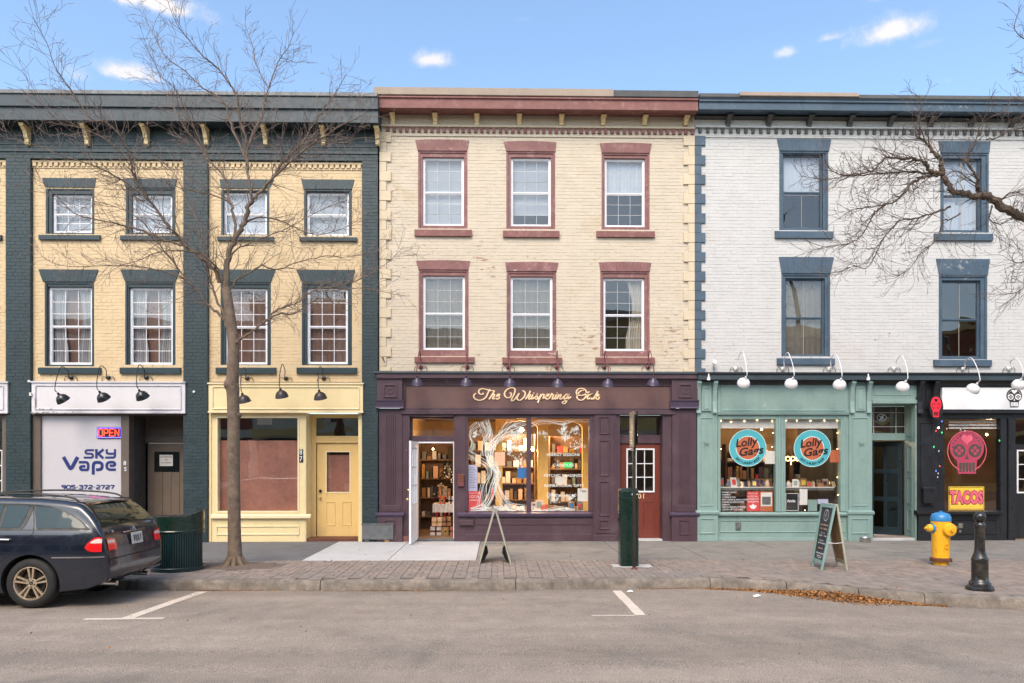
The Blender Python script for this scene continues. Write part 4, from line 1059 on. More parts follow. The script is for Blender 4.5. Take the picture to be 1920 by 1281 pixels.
# painted script lettering, raised
A = lambda zx, zy: (FX(880 + zx / 14.77, .035), FZ(720 + zy / 14.77, .035, 1005))
B = lambda zx, zy: (FX(1000 + zx / 14.77, .035), FZ(720 + zy / 14.77, .035, 1005))
SA = [[(185, 265), (130, 310), (125, 370), (180, 430), (280, 455), (380, 430), (460, 370), (510, 270), (545, 190), (575, 150)],
      [(385, 250), (370, 285), (320, 293), (265, 250), (270, 180), (340, 140), (430, 145), (520, 170), (600, 190), (700, 188)],
      [(695, 190), (640, 290), (590, 370), (545, 430)], [(590, 370), (640, 310), (688, 285), (690, 325), (650, 390), (665, 422), (710, 405), (750, 370), (810, 335), (838, 295), (800, 288), (750, 345), (745, 405), (790, 422), (850, 365)],
      [(1110, 250), (1160, 262), (1155, 330), (1110, 378), (1040, 382), (980, 320), (980, 240), (1040, 160), (1130, 115), (1210, 112), (1260, 150), (1260, 230), (1220, 330), (1175, 410), (1170, 460), (1205, 468), (1260, 420), (1320, 340), (1380, 260)],
      [(1380, 262), (1340, 340), (1322, 400), (1350, 445), (1410, 450), (1490, 390), (1545, 300), (1540, 240), (1500, 195), (1460, 192)],
      [(1690, 195), (1640, 300), (1590, 370), (1550, 430)], [(1590, 370), (1640, 320), (1682, 290), (1680, 330), (1640, 400), (1668, 425), (1720, 390), (1760, 290)],
      [(1760, 290), (1725, 370), (1730, 420), (1770, 405), (1800, 375)], [(1785, 245), (1792, 262)]]
SB_ = [[(10, 400), (70, 350), (110, 278), (105, 340), (115, 400), (85, 428), (50, 412)], [(100, 420), (170, 370), (220, 285)],
       [(222, 280), (180, 380), (145, 460), (122, 530)], [(190, 365), (240, 300), (288, 290), (290, 340), (245, 410), (205, 420), (270, 408), (340, 370)],
       [(340, 370), (400, 335), (432, 292), (392, 290), (348, 350), (352, 410), (400, 420), (460, 370), (510, 262)], [(510, 262), (528, 296), (558, 305), (532, 370), (522, 420), (560, 412), (605, 365), (640, 290)],
       [(640, 290), (602, 370), (602, 420), (640, 402), (700, 292)], [(655, 245), (664, 262)],
       [(700, 290), (660, 425)], [(670, 390), (720, 320), (762, 290), (765, 330), (730, 400), (758, 422), (800, 395), (840, 350)],
       [(970, 300), (922, 285), (865, 330), (842, 390), (862, 420), (920, 380), (980, 290), (960, 380), (930, 460), (895, 520), (850, 550), (808, 530), (822, 490), (900, 460), (980, 410), (1040, 350)],
       [(1395, 185), (1330, 183), (1262, 235), (1215, 320), (1210, 380), (1245, 425), (1310, 452), (1380, 430), (1440, 370), (1475, 290), (1460, 200), (1400, 138), (1310, 122), (1222, 160), (1190, 230), (1210, 288), (1280, 315), (1370, 312), (1450, 280), (1515, 240), (1550, 212)],
       [(1600, 300), (1550, 292), (1502, 350), (1498, 405), (1540, 415), (1590, 360), (1622, 290), (1592, 380), (1610, 420), (1655, 390)],
       [(1790, 195), (1740, 290), (1690, 370), (1658, 428)], [(1690, 370), (1750, 310), (1798, 282), (1798, 322), (1745, 350), (1722, 370), (1758, 420), (1800, 418), (1830, 355)]]
lt = MB()
for src, f in ((SA, A), (SB_, B)):
    for pl in src:
        q = smooth_line([(a, b, 0) for a, b in pl], 5); pts = [f(v.x, v.y) for v in q]; ws = []
        for i in range(len(q)):
            a, b = q[max(i - 1, 0)], q[min(i + 1, len(q) - 1)]; d = (b - a); ang = abs(d.y) / (d.length + 1e-6)
            ws.append((23 + 19 * ang) / 14.77 / 83.3)
        lt.ribbon(pts, ws, -.052, -.0305)
lt.build('lettering', 'gold_paint', sb)

# pilasters at both ends
def end_pilaster(pxa, pxb):
    a0, a1 = FX(pxa, .06), FX(pxb, .06); w = a1 - a0; m_ = (pxa + pxb) / 2
    zt_, zcap, zled, zbase = FZ(708, .1, m_), FZ(752, .1, m_), FZ(765, .1, m_), FZ(962, .1, m_)
    p = MB().box(a0 + .03, a1 - .03, -.06, .2, FZ(968, .1, m_), zled - .01).build('pilaster', 'purple_paint', b2, bevel=.004)
    MB().box(a0, a1 - .02, -.14, .2, zcap + .005, zt_).box(a0 - .005, a1 - .015, -.165, -.141, FZ(712, .1, m_), zt_ - .001).build('capital', 'purple_paint', p, bevel=.005)
    sq = w * .2; cx = (a0 + a1) / 2; cz = FZ(733, .14, m_)
    MB().frame(cx - sq - .035, cx + sq + .035, cz - sq - .035, cz + sq + .035, .035, -.165, -.1405).build('rosette', 'purple_paint', p, bevel=.006)
    MB().frame(cx - sq * .55, cx + sq * .55, cz - sq * .55, cz + sq * .55, .025, -.15, -.1405).build('rosette', 'purple_paint', p, bevel=.004)
    MB().profile_x([(-.175, zcap), (-.18, zcap + .012), (-.0, zcap + .015), (0, zled), (-.16, zled - .012), (-.155, zled + .018), (-.125, zled + .02), (-.15, zcap - .03)], a0 - .03, a1 + .01).build('ledge', 'violet_paint', p, bevel=.003)
    fl = MB(); k = 5
    for i in range(k):
        xx = a0 + w * (.33 + .34 * i / (k - 1)); fl.box(xx - .010, xx + .010, -.075, -.0605, FZ(945, .1, m_), FZ(778, .1, m_))
    fl.build('fluting', 'purple_paint', p, bevel=.006)
    MB().box(a0 + .08, a1 - .08, -.078, -.0605, FZ(960, .1, m_), FZ(948, .1, m_)).build('block', 'purple_paint', p, bevel=.004)
    MB().profile_x([(-.17, FZ(966, .1, m_)), (-.175, FZ(962.5, .1, m_)), (-.13, FZ(961, .1, m_)), (0, FZ(961, .1, m_)), (0, FZ(969, .1, m_)), (-.13, FZ(969, .1, m_))], a0 - .035, a1 + .02).build('ledge', 'violet_paint', p, bevel=.003)
    pb = MB().box(a0, a1 - .02, -.13, .2, G, FZ(968.6, .1, m_)).build('plinth', 'purple_paint', p, bevel=.005)
    MB().mould(cx - .13, cx + .11, FZ(1003, .13, m_), FZ(975, .13, m_), .03, -.131, .02).build('panel', 'purple_paint', p)
    return p
end_pilaster(708, 757); end_pilaster(1258, 1308)
# main joinery plane
zt = zb0
def pbox(name, m, parent, a, b, ya, yb, pt, pbm, bevel=.004, d=0):
    m_ = (a + b) / 2; return bx(name, m, parent, FX(a, d), FX(b, d), ya, yb, FZ(pbm, d, m_) if pbm < 1012 else G, FZ(pt, d, m_), bevel)
bx('jamb', 'purple_paint', b2, FX(750), FX(768), -.04, .3, G, zt, .004)
bx('plinth_block', 'red_stone', b2, FX(751), FX(767), -.075, -.041, G, G + .13, .004)
rdd = .12
# left door opening: transom, frame, open white door
tx0, tx1 = FX(773.5, -rdd), FX(852, -rdd)
df = MB().box(FX(768), tx0, rdd, rdd + .12, G, zt).box(tx1, FX(855), -.03, rdd + .12, G, zt).box(tx0, tx1, rdd, rdd + .12, FZ(785, -rdd, 812), zt)
df.box(tx0, tx1, rdd - .03, rdd + .12, FZ(828, -rdd, 812), FZ(817.5, -rdd, 812)).box(FX(768), FX(855), -.03, rdd - .001, FZ(781.5, 0, 812), zt)
dfr = df.build('door_frame', 'purple_paint', b2, bevel=.004)
MB().box(tx0, tx1, rdd + .05, rdd + .056, FZ(817.5, -rdd, 812), FZ(785, -rdd, 812)).build('transom_pane', 'shop_glass', dfr)
MB().box(tx0 + .10, tx0 + .125, rdd + .03, rdd + .08, G + .05, FZ(828, -rdd, 812)).box(tx1 - .025, tx1 - .001, rdd - .02, rdd + .08, G + .05, FZ(828, -rdd, 812)).box(tx0 + .125, tx1 - .025, rdd - .02, rdd + .06, FZ(829.5, -rdd, 812) - .02, FZ(828.2, -rdd, 812)).build('stop_bead', 'white_metal', dfr)
bx('threshold', 'galvanised', b2, tx0 + .05, tx1, .0, rdd + .15, G - .02, G + .055)
dw = .86; hx = FX(780, -rdd)
dr = thing('shop_door', None, None, (0, 0, 0)); dr.parent = b2; dr.location = Vector((hx, .10, G + .03)) - wloc(b2); dr.rotation_euler = (0, 0, R(-93.5)); dr.name = 'open_door'
dh = FZ(827, -rdd, 812) - G - .05
mb = MB().box(0, .12, 0, .045, 0, dh).box(dw - .12, dw, 0, .045, 0, dh).box(.12, dw - .12, 0, .045, 0, .85).box(.12, dw - .12, 0, .045, dh - .14, dh)
leaf = mb.build('leaf', 'white_metal', dr, bevel=.003, local=True)
MB().box(.12, dw - .12, .018, .024, .85, dh - .14).build('pane', 'shop_glass', leaf, local=True)
gb = MB()
for i in (1, 2): gb.box(.12 + (dw - .24) * i / 3 - .01, .12 + (dw - .24) * i / 3 + .01, .008, .036, .85, dh - .14)
for i in (1, 2): z = .85 + (dh - .99) * i / 3; gb.box(.12, dw - .12, .009, .035, z - .01, z + .01)
gb.build('glazing_bar', 'white_metal', leaf, local=True)
MB().mould(.16, dw * .5 - .03, .15, .72, .03, -.0005, .012).mould(dw * .5 + .03, dw - .16, .15, .72, .03, -.0005, .012).build('panel', 'white_metal', leaf, local=True)
MB().lathe([(0, -.07), (.03, -.06), (.03, -.04), (.012, -.03), (.025, 0)], 12, (dw - .07, 0, .95), 'Y').build('knob', 'gold_metal', leaf, local=True, smooth=True)
MB().lathe([(0, -.045), (.025, -.04), (.025, 0)], 12, (dw - .07, 0, 1.15), 'Y').build('lock', 'gold_metal', leaf, local=True, smooth=True)
# post with letter box, window, sill and panels
bx('post', 'purple_paint', b2, FX(855), FX(873), -.035, .3, G, zt, .004)
wx0, wx1, wz0, wz1 = FX(877), FX(1104.5), FZ(959.5, 0, 990), FZ(783.5, 0, 990)
mx0, mx1 = FX(988), FX(995)
f = MB().box(FX(873), wx0, -.02, .14, wz0, zt).box(wx1, FX(1112), -.02, .14, wz0, zt).box(wx0, wx1, -.02, .14, wz1, zt).box(mx0, mx1, -.005, .14, wz0, wz1).box(wx0, wx1, .0, .14, wz0 - .02, wz0)
shop = f.build('shop_window', 'purple_paint', b2, bevel=.004)
for a, b in ((wx0, mx0), (mx1, wx1)):
    MB().add([(a, .05, wz0), (b, .05, wz0), (b, .05, wz1), (a, .05, wz1)], [(0, 1, 2, 3)]).build('pane', 'shop_glass', shop)
    MB().frame(a, b, wz0, wz1, .012, .03, .06).build('bead', 'violet_paint', shop)
MB().profile_x([(-.09, FZ(967, .09, 990)), (-.10, FZ(963, .09, 990)), (-.02, FZ(960.5, 0, 990)), (.14, FZ(960.5, 0, 990)), (.14, FZ(968, .05, 990)), (-.06, FZ(970, .05, 990))], FX(857, .09), FX(1111, .09)).build('sill', 'violet_paint', shop, bevel=.004)
st = MB().box(FX(855), FX(1112), -.02, .14, G, wz0 - .021)
st.box(FX(890), FX(1108), -.035, -.0205, FZ(984, 0, 990), FZ(973, 0, 990)).box(FX(857), FX(1111), -.032, -.0205, G, FZ(1001, 0, 990))
st.build('stall_riser', 'purple_paint', b2, bevel=.005)
bx('vent_box', 'purple_paint', b2, FX(860, .1), FX(888, .1), -.11, -.021, FZ(985, .1, 874), FZ(975, .1, 874), .006)
lb = thing('letter_box', 'slim bronze letter box mounted on the purple post beside the open door', 'letter box', (FX(865), -.036, FZ(913)))
bx('body', 'lamp_rust', lb, FX(858.5), FX(870), -.10, -.036, FZ(912), FZ(889), .008); bx('lid', 'rust', lb, FX(860.5), FX(868.5), -.106, -.101, FZ(903), FZ(890), .002)
# centre pilaster
cp = MB().box(FX(1112), FX(1156), -.045, .3, G, zt).box(FX(1116), FX(1152), -.06, -.0455, G + .18, zt - .0).build('pilaster', 'purple_paint', b2, bevel=.004)
for a, b in ((781, 815), (825, 893), (902, 968), (975, 993)):
    MB().mould(FX(1123, .06), FX(1143, .06), FZ(b, .06, 1133), FZ(a, .06, 1133), .035, -.0605, .02).build('panel', 'purple_paint', cp)
bx('plinth', 'purple_paint', cp, FX(1110), FX(1157), -.075, -.0455, G, G + .14, .004)
# right recessed doorway no. 101
rd = .26
bx('jamb', 'purple_paint', b2, FX(1156), FX(1162), -.02, rd + .1, G, zt, .003)
bx('jamb', 'purple_paint', b2, FX(1242), FX(1259), -.02, rd + .1, G, zt, .003)
D0, D1 = FX(1162, -rd), FX(1239, -rd)
fr = MB().box(FX(1162), D0 + .001, rd, rd + .1, G, zt).box(D1, FX(1242), rd, rd + .1, G, zt).box(D0, D1, rd, rd + .1, FZ(782.5, -rd, 1200), zt).box(D0, D1, rd - .02, rd + .1, FZ(831.5, -rd, 1200), FZ(816, -rd, 1200))
dfr = fr.build('door_frame', 'purple_paint', b2, bevel=.004)
MB().box(D0, D1, rd + .05, rd + .056, FZ(816, -rd, 1200), FZ(782.5, -rd, 1200)).build('transom_pane', 'shop_glass', dfr)
dz0, dz1 = G + .04, FZ(832, -rd, 1200)
a0, a1, c0, c1 = FX(1174.5, -rd), FX(1227.5, -rd), FZ(923.5, -rd, 1200), FZ(841, -rd, 1200)
dm = MB().box(D0 + .003, a0, rd + .02, rd + .065, dz0, dz1).box(a1, D1 - .003, rd + .02, rd + .065, dz0, dz1).box(a0, a1, rd + .02, rd + .065, c1, dz1).box(a0, a1, rd + .02, rd + .065, dz0, c0)
door = dm.build('door', 'door_red', b2, bevel=.003)
MB().frame(a0, a1, c0, c1, .035, rd + .0, rd + .0195).build('trim', 'white_metal', door, bevel=.003)
a0 += .035; a1 -= .035; c0 += .035; c1 -= .035
MB().add([(a0, rd + .04, c0), (a1, rd + .04, c0), (a1, rd + .04, c1), (a0, rd + .04, c1)], [(0, 1, 2, 3)]).build('pane', 'old_glass', door)
gb = MB()
for i in (1, 2): gb.box(a0 + (a1 - a0) * i / 3 - .009, a0 + (a1 - a0) * i / 3 + .009, rd + .02, rd + .039, c0, c1); gb.box(a0, a1, rd + .021, rd + .038, c0 + (c1 - c0) * i / 3 - .009, c0 + (c1 - c0) * i / 3 + .009)
gb.build('glazing_bar', 'white_metal', door)
for a, b in ((1176, 1196), (1206, 1226)): MB().mould(FX(a, -rd), FX(b, -rd), FZ(990, -rd, 1200), FZ(941, -rd, 1200), .022, rd + .02, .010).build('panel', 'door_red', door)
text('numerals', '101', 'gold_paint', door, FX(1199.5, -rd), FZ(931, -rd, 1200), rd + .015, .16, depth=.004, spacing=1.15)
MB().lathe([(0, -.06), (.03, -.05), (.03, -.03), (.012, -.02), (.025, 0)], 12, (FX(1168, -rd), rd + .02, G + 1.0), 'Y').build('knob', 'gold_metal', door, smooth=True)
bx('threshold', 'concrete_pad', b2, FX(1156), FX(1258), .0, rd + .2, G - .02, G + .035)
room(dfr, D0 - .1, D1 + .1, G, zt, rd + .12, rd + 1.2, 'room_warm')
# shop interior
room(b2, FX(757), FX(1156), G, zt + .12, .31, 5.2, 'room_gold', name='shop_room')
bx('shop_floor', 'room_floor', b2, FX(757), FX(1156), .31, 5.2, G - .02, G + .02, 0)
# ================================================================ RIGHT BUILDING (off-white brick, blue trim, teal and black shopfronts)
b3 = thing('brick_building', 'three-storey off-white brick row building with slate blue trim over teal and black shopfronts', 'building', (8.0, 0, 0))
X0, X1 = FX(1302.5), 14.5
W3 = [((1461, 283.3, 1553, 432), (1466.5, 291, 1541.5, 430), (1454, 433, 1562.6, 446.5), (1456.5, 1558, 262, 1461, 1553.5, 283.5), 'shade.5', None),
      ((1763, 287, 1854, 437), (1767, 299, 1838, 434.5), (1753, 437.5, 1862.6, 451), (1758.6, 1856.5, 265.5, 1763, 1854, 287.3), 'shade.97', None),
      ((1465, 513, 1556.5, 671), (1471, 523, 1545, 668), (1457.8, 671.5, 1565.6, 684), (1460, 1563, 482.5, 1465, 1557, 513), 'sheerg', None),
      ((1760, 516, 1851, 674), (1764, 527, 1836, 671), (1752, 674.5, 1860, 687), (1754.6, 1855, 486, 1760, 1851, 516.3), 'dark', None)]
def shifted(w, dx):
    return ((w[0][0] + dx, w[0][1], w[0][2] + dx, w[0][3]), (w[1][0] + dx, w[1][1], w[1][2] + dx, w[1][3]), (w[2][0] + dx, w[2][1], w[2][2] + dx, w[2][3]), (w[3][0] + dx, w[3][1] + dx, w[3][2], w[3][3] + dx, w[3][4] + dx, w[3][5]), w[4], None)
W3 += []
ZB = FZ(700, 0, 1600)
brick_wall(b3, 'facade_wall', 'white_brick', X0, X1, ZB, FZ(208, 0, 1600) + .1, [hole(w[0]) for w in W3])
for k, w in enumerate(W3):
    upper_window(b3, w[0], w[1], 'wood', w[4], 'blue_paint', w[2], w[3], lm='blue_paint', sm='blue_paint', lites=(2, 1), glassm='old_glass' if k == 3 else 'pane_glass', frame_m='blue_paint')
quoins(b3, 'blue_paint', X0, 1, .235, .145, FZ(256, 0, 1310), ZB)
zd1, zd0 = FZ(242.5, .03, 1600), FZ(251.5, .03, 1600)
MB().box(X0, X1, -.07, -.002, zd1 + .002, zd1 + .045).build('ledge', 'white_brick', b3, bevel=.004)
MB().box(X0 + .02, X1 - .02, -.03, -.003, FZ(259, .02, 1600) - .012, FZ(259, .02, 1600) + .012).build('string_course', 'white_brick', b3, bevel=.003)
nd = int((X1 - X0) / .1705)
dentils(b3, 'dark_bracket', X0 + .03, X1, nd, zd1, zd0, .07)
pj = .42
z0, z1, z2, z3, z4 = FZ(207.5, pj, 1600), FZ(194.5, pj, 1600), FZ(190.5, pj, 1600), FZ(188, pj, 1600), FZ(179.5, pj, 1600)
XL = FX(1311, pj)
MB().profile_x([(0, z0 + .05), (-pj + .03, z0 + .0), (-pj, z0), (-pj, z1), (-pj - .035, z1 + .01), (-pj - .035, z2), (-pj - .06, z3), (.1, z3), (.1, z0 + .05)], XL, X1).build('cornice', 'blue_paint', b3, bevel=.004)
MB().profile_x([(-.001, z0 - .045), (-.10, z0 - .04), (-.12, z0 - .003), (-.001, z0 - .003)], X0, X1).build('bed_moulding', 'dark_bracket', b3, bevel=.003)
MB().profile_x([(-pj - .06, z3 + .003), (-pj - .07, z3 + .02), (-pj - .05, z4), (.15, z4 + .04), (.15, z3 + .003)], XL, X1).build('roof_edge', 'roof_felt', b3, bevel=.003)
MB().profile_x([(-pj - .09, z3 + .03), (-pj - .10, z3 + .04), (-pj - .085, z4 + .025), (-pj - .02, z4 + .03), (-pj - .04, z3 + .03)], FX(1385, pj), FX(1607, pj)).build('roof_edge', 'roof_cap_tan', b3, bevel=.003)
MB().box(X0, X1, .16, 9, z4 - .35, z4 - .02).build('roof', 'roof_felt', b3)
px = 1369
while px < 2170:
    bracket(b3, FX(px, .2), .10, z0 - .003, FZ(235.5, .15, px), 0, .24, 'dark_bracket'); px += 76.6

# ---------------- common fascia over both shops
zf = FZ(698, .24, 1600)
zfb = FZ(712.5, .24, 1600)
MB().profile_x([(-.27, zf - .05), (-.27, zf - .012), (.0, zf + .03), (.0, zf - .05)], FX(1309, .25), X1).build('ledge_flashing', 'black_paint', b3, bevel=.003)
MB().profile_x([(-.24, zfb), (-.24, zf - .051), (0, zf - .051), (0, zfb)], FX(1309.5, .24), X1).build('fascia', 'grey_blue_paint', b3, bevel=.004)
bx('soffit_board', 'dark_bracket', b3, FX(1309.5), X1, -.02, .12, FZ(723, 0, 1600), zfb, .002)
# teal joinery
T = 'teal_paint'; T2 = 'teal_trim'
def teal_pilaster(a, b, pb, pn):
    m_ = (a + b) / 2
    p = bx('pilaster', T, b3, FX(a + 2, .05), FX(b - 1, .05), -.06, .2, FZ(962, .05, m_), FZ(775, .05, m_), .004)
    MB().mould(FX(a + 7, .06), FX(b - 8, .06), FZ(949, .06, m_), FZ(783, .06, m_), .028, -.0605, .016).build('panel', T2, p)
    bx('frieze_block', T, p, FX(a + 2, .05), FX(b - 1, .05), -.05, .2, FZ(774.5, .05, m_), FZ(716, .05, m_), .003)
    for q in pb:
        zt_, zb_ = FZ(714, .2, q), FZ(775, .1, q); h = zt_ - zb_; w = .092; x = FX(q, .1)
        MB().profile_x([(-.051, zt_), (-.20, zt_), (-.20, zt_ - .05), (-.185, zt_ - .07), (-.15, zt_ - .13), (-.12, zt_ - .22), (-.085, zt_ - h * .62), (-.10, zt_ - h * .86), (-.12, zb_ + .03), (-.12, zb_), (-.051, zb_)], x - w / 2, x + w / 2).build('console', T2, p, bevel=.005)
    MB().box(FX(pn[0], .08), FX(pn[1], .08), -.085, -.051, FZ(771, .08, m_), FZ(723, .08, m_)).build('raised_panel', T2, p, bevel=.006)
    MB().mould(FX(pn[0] + 3, .09), FX(pn[1] - 3, .09), FZ(767, .09, m_), FZ(727, .09, m_), .022, -.0855, .014).build('panel', T2, p)
    MB().profile_x([(-.15, FZ(964, .12, m_)), (-.16, FZ(960, .12, m_)), (-.06, FZ(957, .06, m_)), (0, FZ(957, .06, m_)), (0, FZ(966, .12, m_)), (-.12, FZ(966, .12, m_))], FX(a - 1, .1), FX(b + 2, .1)).build('ledge', T2, p, bevel=.003)
    bx('plinth', T, p, FX(a, .1), FX(b, .1), -.12, .2, G, FZ(966, .12, m_), .005)
    MB().mould(FX(a + 6, .12), FX(b - 6, .12), FZ(1001, .12, m_), FZ(972, .12, m_), .03, -.1205, .018).build('panel', T2, p)
    return p
teal_pilaster(1305.5, 1346, (1310, 1340.5), (1316, 1333.5))
teal_pilaster(1590, 1636, (1598.5, 1629.5), (1605, 1623))
# frieze panel above the window
za, zb_ = FZ(721, 0, 1465), FZ(772, 0, 1465)
fz = bx('frieze', T, b3, FX(1345), FX(1591), -.02, .15, zb_, za, .003)
MB().mould(FX(1350), FX(1586), zb_ + .015, za - .02, .03, -.0205, .016).build('panel', T2, fz)
MB().profile_x([(-.07, FZ(778, .05, 1465)), (-.09, FZ(773, .05, 1465)), (0, FZ(771.5, 0, 1465)), (0, FZ(778, .05, 1465))], FX(1345, .05), FX(1592, .05)).build('architrave', T2, fz, bevel=.003)
zt = FZ(778, .0, 1465)
gx = [(1350.6, 1454.5), (1472.6, 1575.5)]
wz0, wz1 = FZ(959.5, 0, 1465), FZ(786, 0, 1465)
f = MB().box(FX(1345), FX(1350.6), -.02, .14, wz0, zt).box(FX(1575.5), FX(1591), -.02, .14, wz0, zt).box(FX(1454.5), FX(1472.6), -.01, .14, wz0, zt)
f.box(FX(1350.6), FX(1454.5), -.02, .14, wz1, zt).box(FX(1472.6), FX(1575.5), -.02, .14, wz1, zt)
shop3 = f.build('shop_window', T, b3, bevel=.004)
MB().lathe([(.022, wz0), (.022, zt)], 12, (FX(1461), -.012, 0)).lathe([(.022, wz0), (.022, zt)], 12, (FX(1466), -.012, 0)).lathe([(.02, wz0), (.02, zt)], 12, (FX(1583), -.018, 0)).build('bead', 'teal_trim', shop3, smooth=True)
for a, b in gx:
    MB().add([(FX(a), .05, wz0), (FX(b), .05, wz0), (FX(b), .05, wz1), (FX(a), .05, wz1)], [(0, 1, 2, 3)]).build('pane', 'shop_glass', shop3)
MB().profile_x([(-.09, FZ(967, .09, 1465)), (-.10, FZ(963.5, .09, 1465)), (-.02, FZ(960.5, 0, 1465)), (.14, FZ(960.5, 0, 1465)), (.14, FZ(968, .05, 1465))], FX(1345, .09), FX(1592, .09)).build('sill', T2, shop3, bevel=.004)
sr = bx('stall_riser', T, b3, FX(1345), FX(1591), -.02, .14, G, wz0 - .012, .004)
MB().mould(FX(1349), FX(1583), FZ(998, 0, 1465), FZ(975, 0, 1465), .028, -.0205, .016).build('panel', T2, sr)
MB().box(FX(1345), FX(1591), -.035, -.0205, G, G + .08).build('skirting', T2, sr, bevel=.004)
ob = thing('outlet_box', 'small grey outdoor outlet box low on the teal shopfront', 'outlet box', (FX(1383), -.021, FZ(993)))
bx('box', 'galvanised', ob, FX(1378.5), FX(1388), -.06, -.021, FZ(993), FZ(980), .006); bx('cover', 'sign_metal', ob, FX(1381), FX(1385.5), -.066, -.061, FZ(990), FZ(983), .002)
for px, lab in ((1324, 'curled wrought iron hook on the left teal pilaster'), (1614.5, 'curled wrought iron hook on the right teal pilaster beside the dark doorway')):
    h = thing('plant_hook', lab, 'hook', (FX(px, .06), -.062, FZ(838)), group='plant hooks on the teal pilasters')
    x, z = FX(px, .07), FZ(829, .07, px)
    MB().tube([(x - .06, -.07, z), (x + .07, -.16, z)], .006, 6).build('arm', T2, h)
    sp = [(x + .06 * math.cos(t) * (1 - t / 9), -.075 - .03 * math.sin(t), z - .07 + .055 * math.sin(t) * (1 - t / 9)) for t in [i * .4 for i in range(18)]]
    MB().tube(sp, .006, 6).tube([(x - .03, -.07, z), (x - .04, -.075, z - .22)], .006, 6).build('scroll', T2, h)
# teal doorway
rd = .5
fa, fb = FX(1636), FX(1718)
tr = MB().box(FX(1634), fb, -.02, .15, FZ(745, 0, 1675), FZ(721, 0, 1675)).box(fb - .03, fb, -.02, .15, G, FZ(745, 0, 1675)).box(FX(1634), fb, -.05, -.02, FZ(757, 0, 1675), FZ(750, 0, 1675)).box(FX(1634), fb, -.02, .15, FZ(757, 0, 1675), FZ(745, 0, 1675))
dfr = tr.build('door_surround', T, b3, bevel=.004)
MB().mould(FX(1638), FX(1708), FZ(742, 0, 1675), FZ(725, 0, 1675), .02, -.0205, .012).build('panel', T2, dfr)
rw = MB(); A_, B_ = Vector((fb - .03, .0)), Vector((FX(1697, -rd), rd))     # splayed panelled side
rw.add([(A_.x, -.019, G), (B_.x, B_.y, G), (B_.x, B_.y, FZ(757, 0, 1675)), (A_.x, -.019, FZ(757, 0, 1675)), (fb, -.019, G), (fb, rd, G), (fb, rd, FZ(757, 0, 1675)), (fb, -.019, FZ(757, 0, 1675))],
       [(1, 0, 3, 2), (0, 4, 7, 3), (4, 5, 6, 7), (5, 1, 2, 6), (3, 7, 6, 2)])
rw.build('splayed_side', T, dfr)
for a, b in ((770, 818), (835, 885), (893, 945), (955, 995)):
    q = MB(); za, zc_ = FZ(a, -.25, 1706), FZ(b, -.25, 1706)
    for u0, u1, v0, v1 in ((.2, .3, 0, 1), (.7, .8, 0, 1), (.3, .7, 0, .06), (.3, .7, .94, 1)):
        p0, p1 = A_.lerp(B_, u0), A_.lerp(B_, u1); lo, hi = zc_ + (za - zc_) * v0, zc_ + (za - zc_) * v1
        nrm = Vector((-(B_ - A_).y, (B_ - A_).x)).normalized() * .012
        for s_ in (0,): q.add([(p0.x, p0.y, lo), (p1.x, p1.y, lo), (p1.x, p1.y, hi), (p0.x, p0.y, hi), (p0.x + nrm.x, p0.y + nrm.y, lo), (p1.x + nrm.x, p1.y + nrm.y, lo), (p1.x + nrm.x, p1.y + nrm.y, hi), (p0.x + nrm.x, p0.y + nrm.y, hi)],
              [(4, 5, 6, 7)[::-1], (0, 1, 5, 4)[::-1], (1, 2, 6, 5)[::-1], (2, 3, 7, 6)[::-1], (3, 0, 4, 7)[::-1]])
    q.build('panel', T2, dfr)
bx('side_wall', T, dfr, FX(1634) - .12, FX(1634), .16, rd + .1, G, FZ(757), 0)
bx('transom_bar', T, dfr, FX(1634, -rd) - .2, B_.x, rd - .04, rd + .08, FZ(826, -rd, 1660), FZ(812.5, -rd, 1660), .006)
bx('transom_head', T, dfr, FX(1634, -rd) - .2, B_.x, rd - .02, rd + .08, FZ(759.5, -rd, 1660), FZ(745, -rd, 1660) + .15, .004)
bx('ceiling', T, dfr, FX(1634) - .1, fb, .0, rd + .1, FZ(757) + .001, FZ(757) + .05, 0)
tz0, tz1 = FZ(812.5, -rd, 1660), FZ(759.5, -rd, 1660)
MB().box(FX(1620, -rd), B_.x, rd + .03, rd + .036, tz0, tz1).build('transom_pane', 'pane_dark', dfr)
gb = MB()
for px in (1639, 1681): gb.box(FX(px, -rd) - .006, FX(px, -rd) + .006, rd + .02, rd + .029, tz0, tz1)
for py in (773, 799.5): gb.box(FX(1620, -rd), B_.x, rd + .021, rd + .028, FZ(py, -rd) - .006, FZ(py, -rd) + .006)
gb.build('glazing_bar', 'card_white', dfr)
em = thing('window_emblem', 'round white lettered emblem on the transom above the dark navy doors', 'emblem', (FX(1653, -rd), rd + .02, FZ(791)))
MB().ring(FX(1654, -rd), FZ(783, -rd, 1654), .115, .085, .009, rd + .012, rd + .02).build('ring', 'chalk', em)
wv = MB()
for k, (w_, zz_) in enumerate(((.11, .03), (.08, -.005), (.11, -.035))):
    cx_, cz_ = FX(1654, -rd), FZ(783, -rd, 1654)
    wv.ribbon([(cx_ - w_ / 2 + w_ * t / 12, cz_ + zz_ + .012 * math.sin(t * 2.1) + .003 * t - .018) for t in range(13)], .008, rd + .012, rd + .018)
wv.build('script_lines', 'chalk', em)
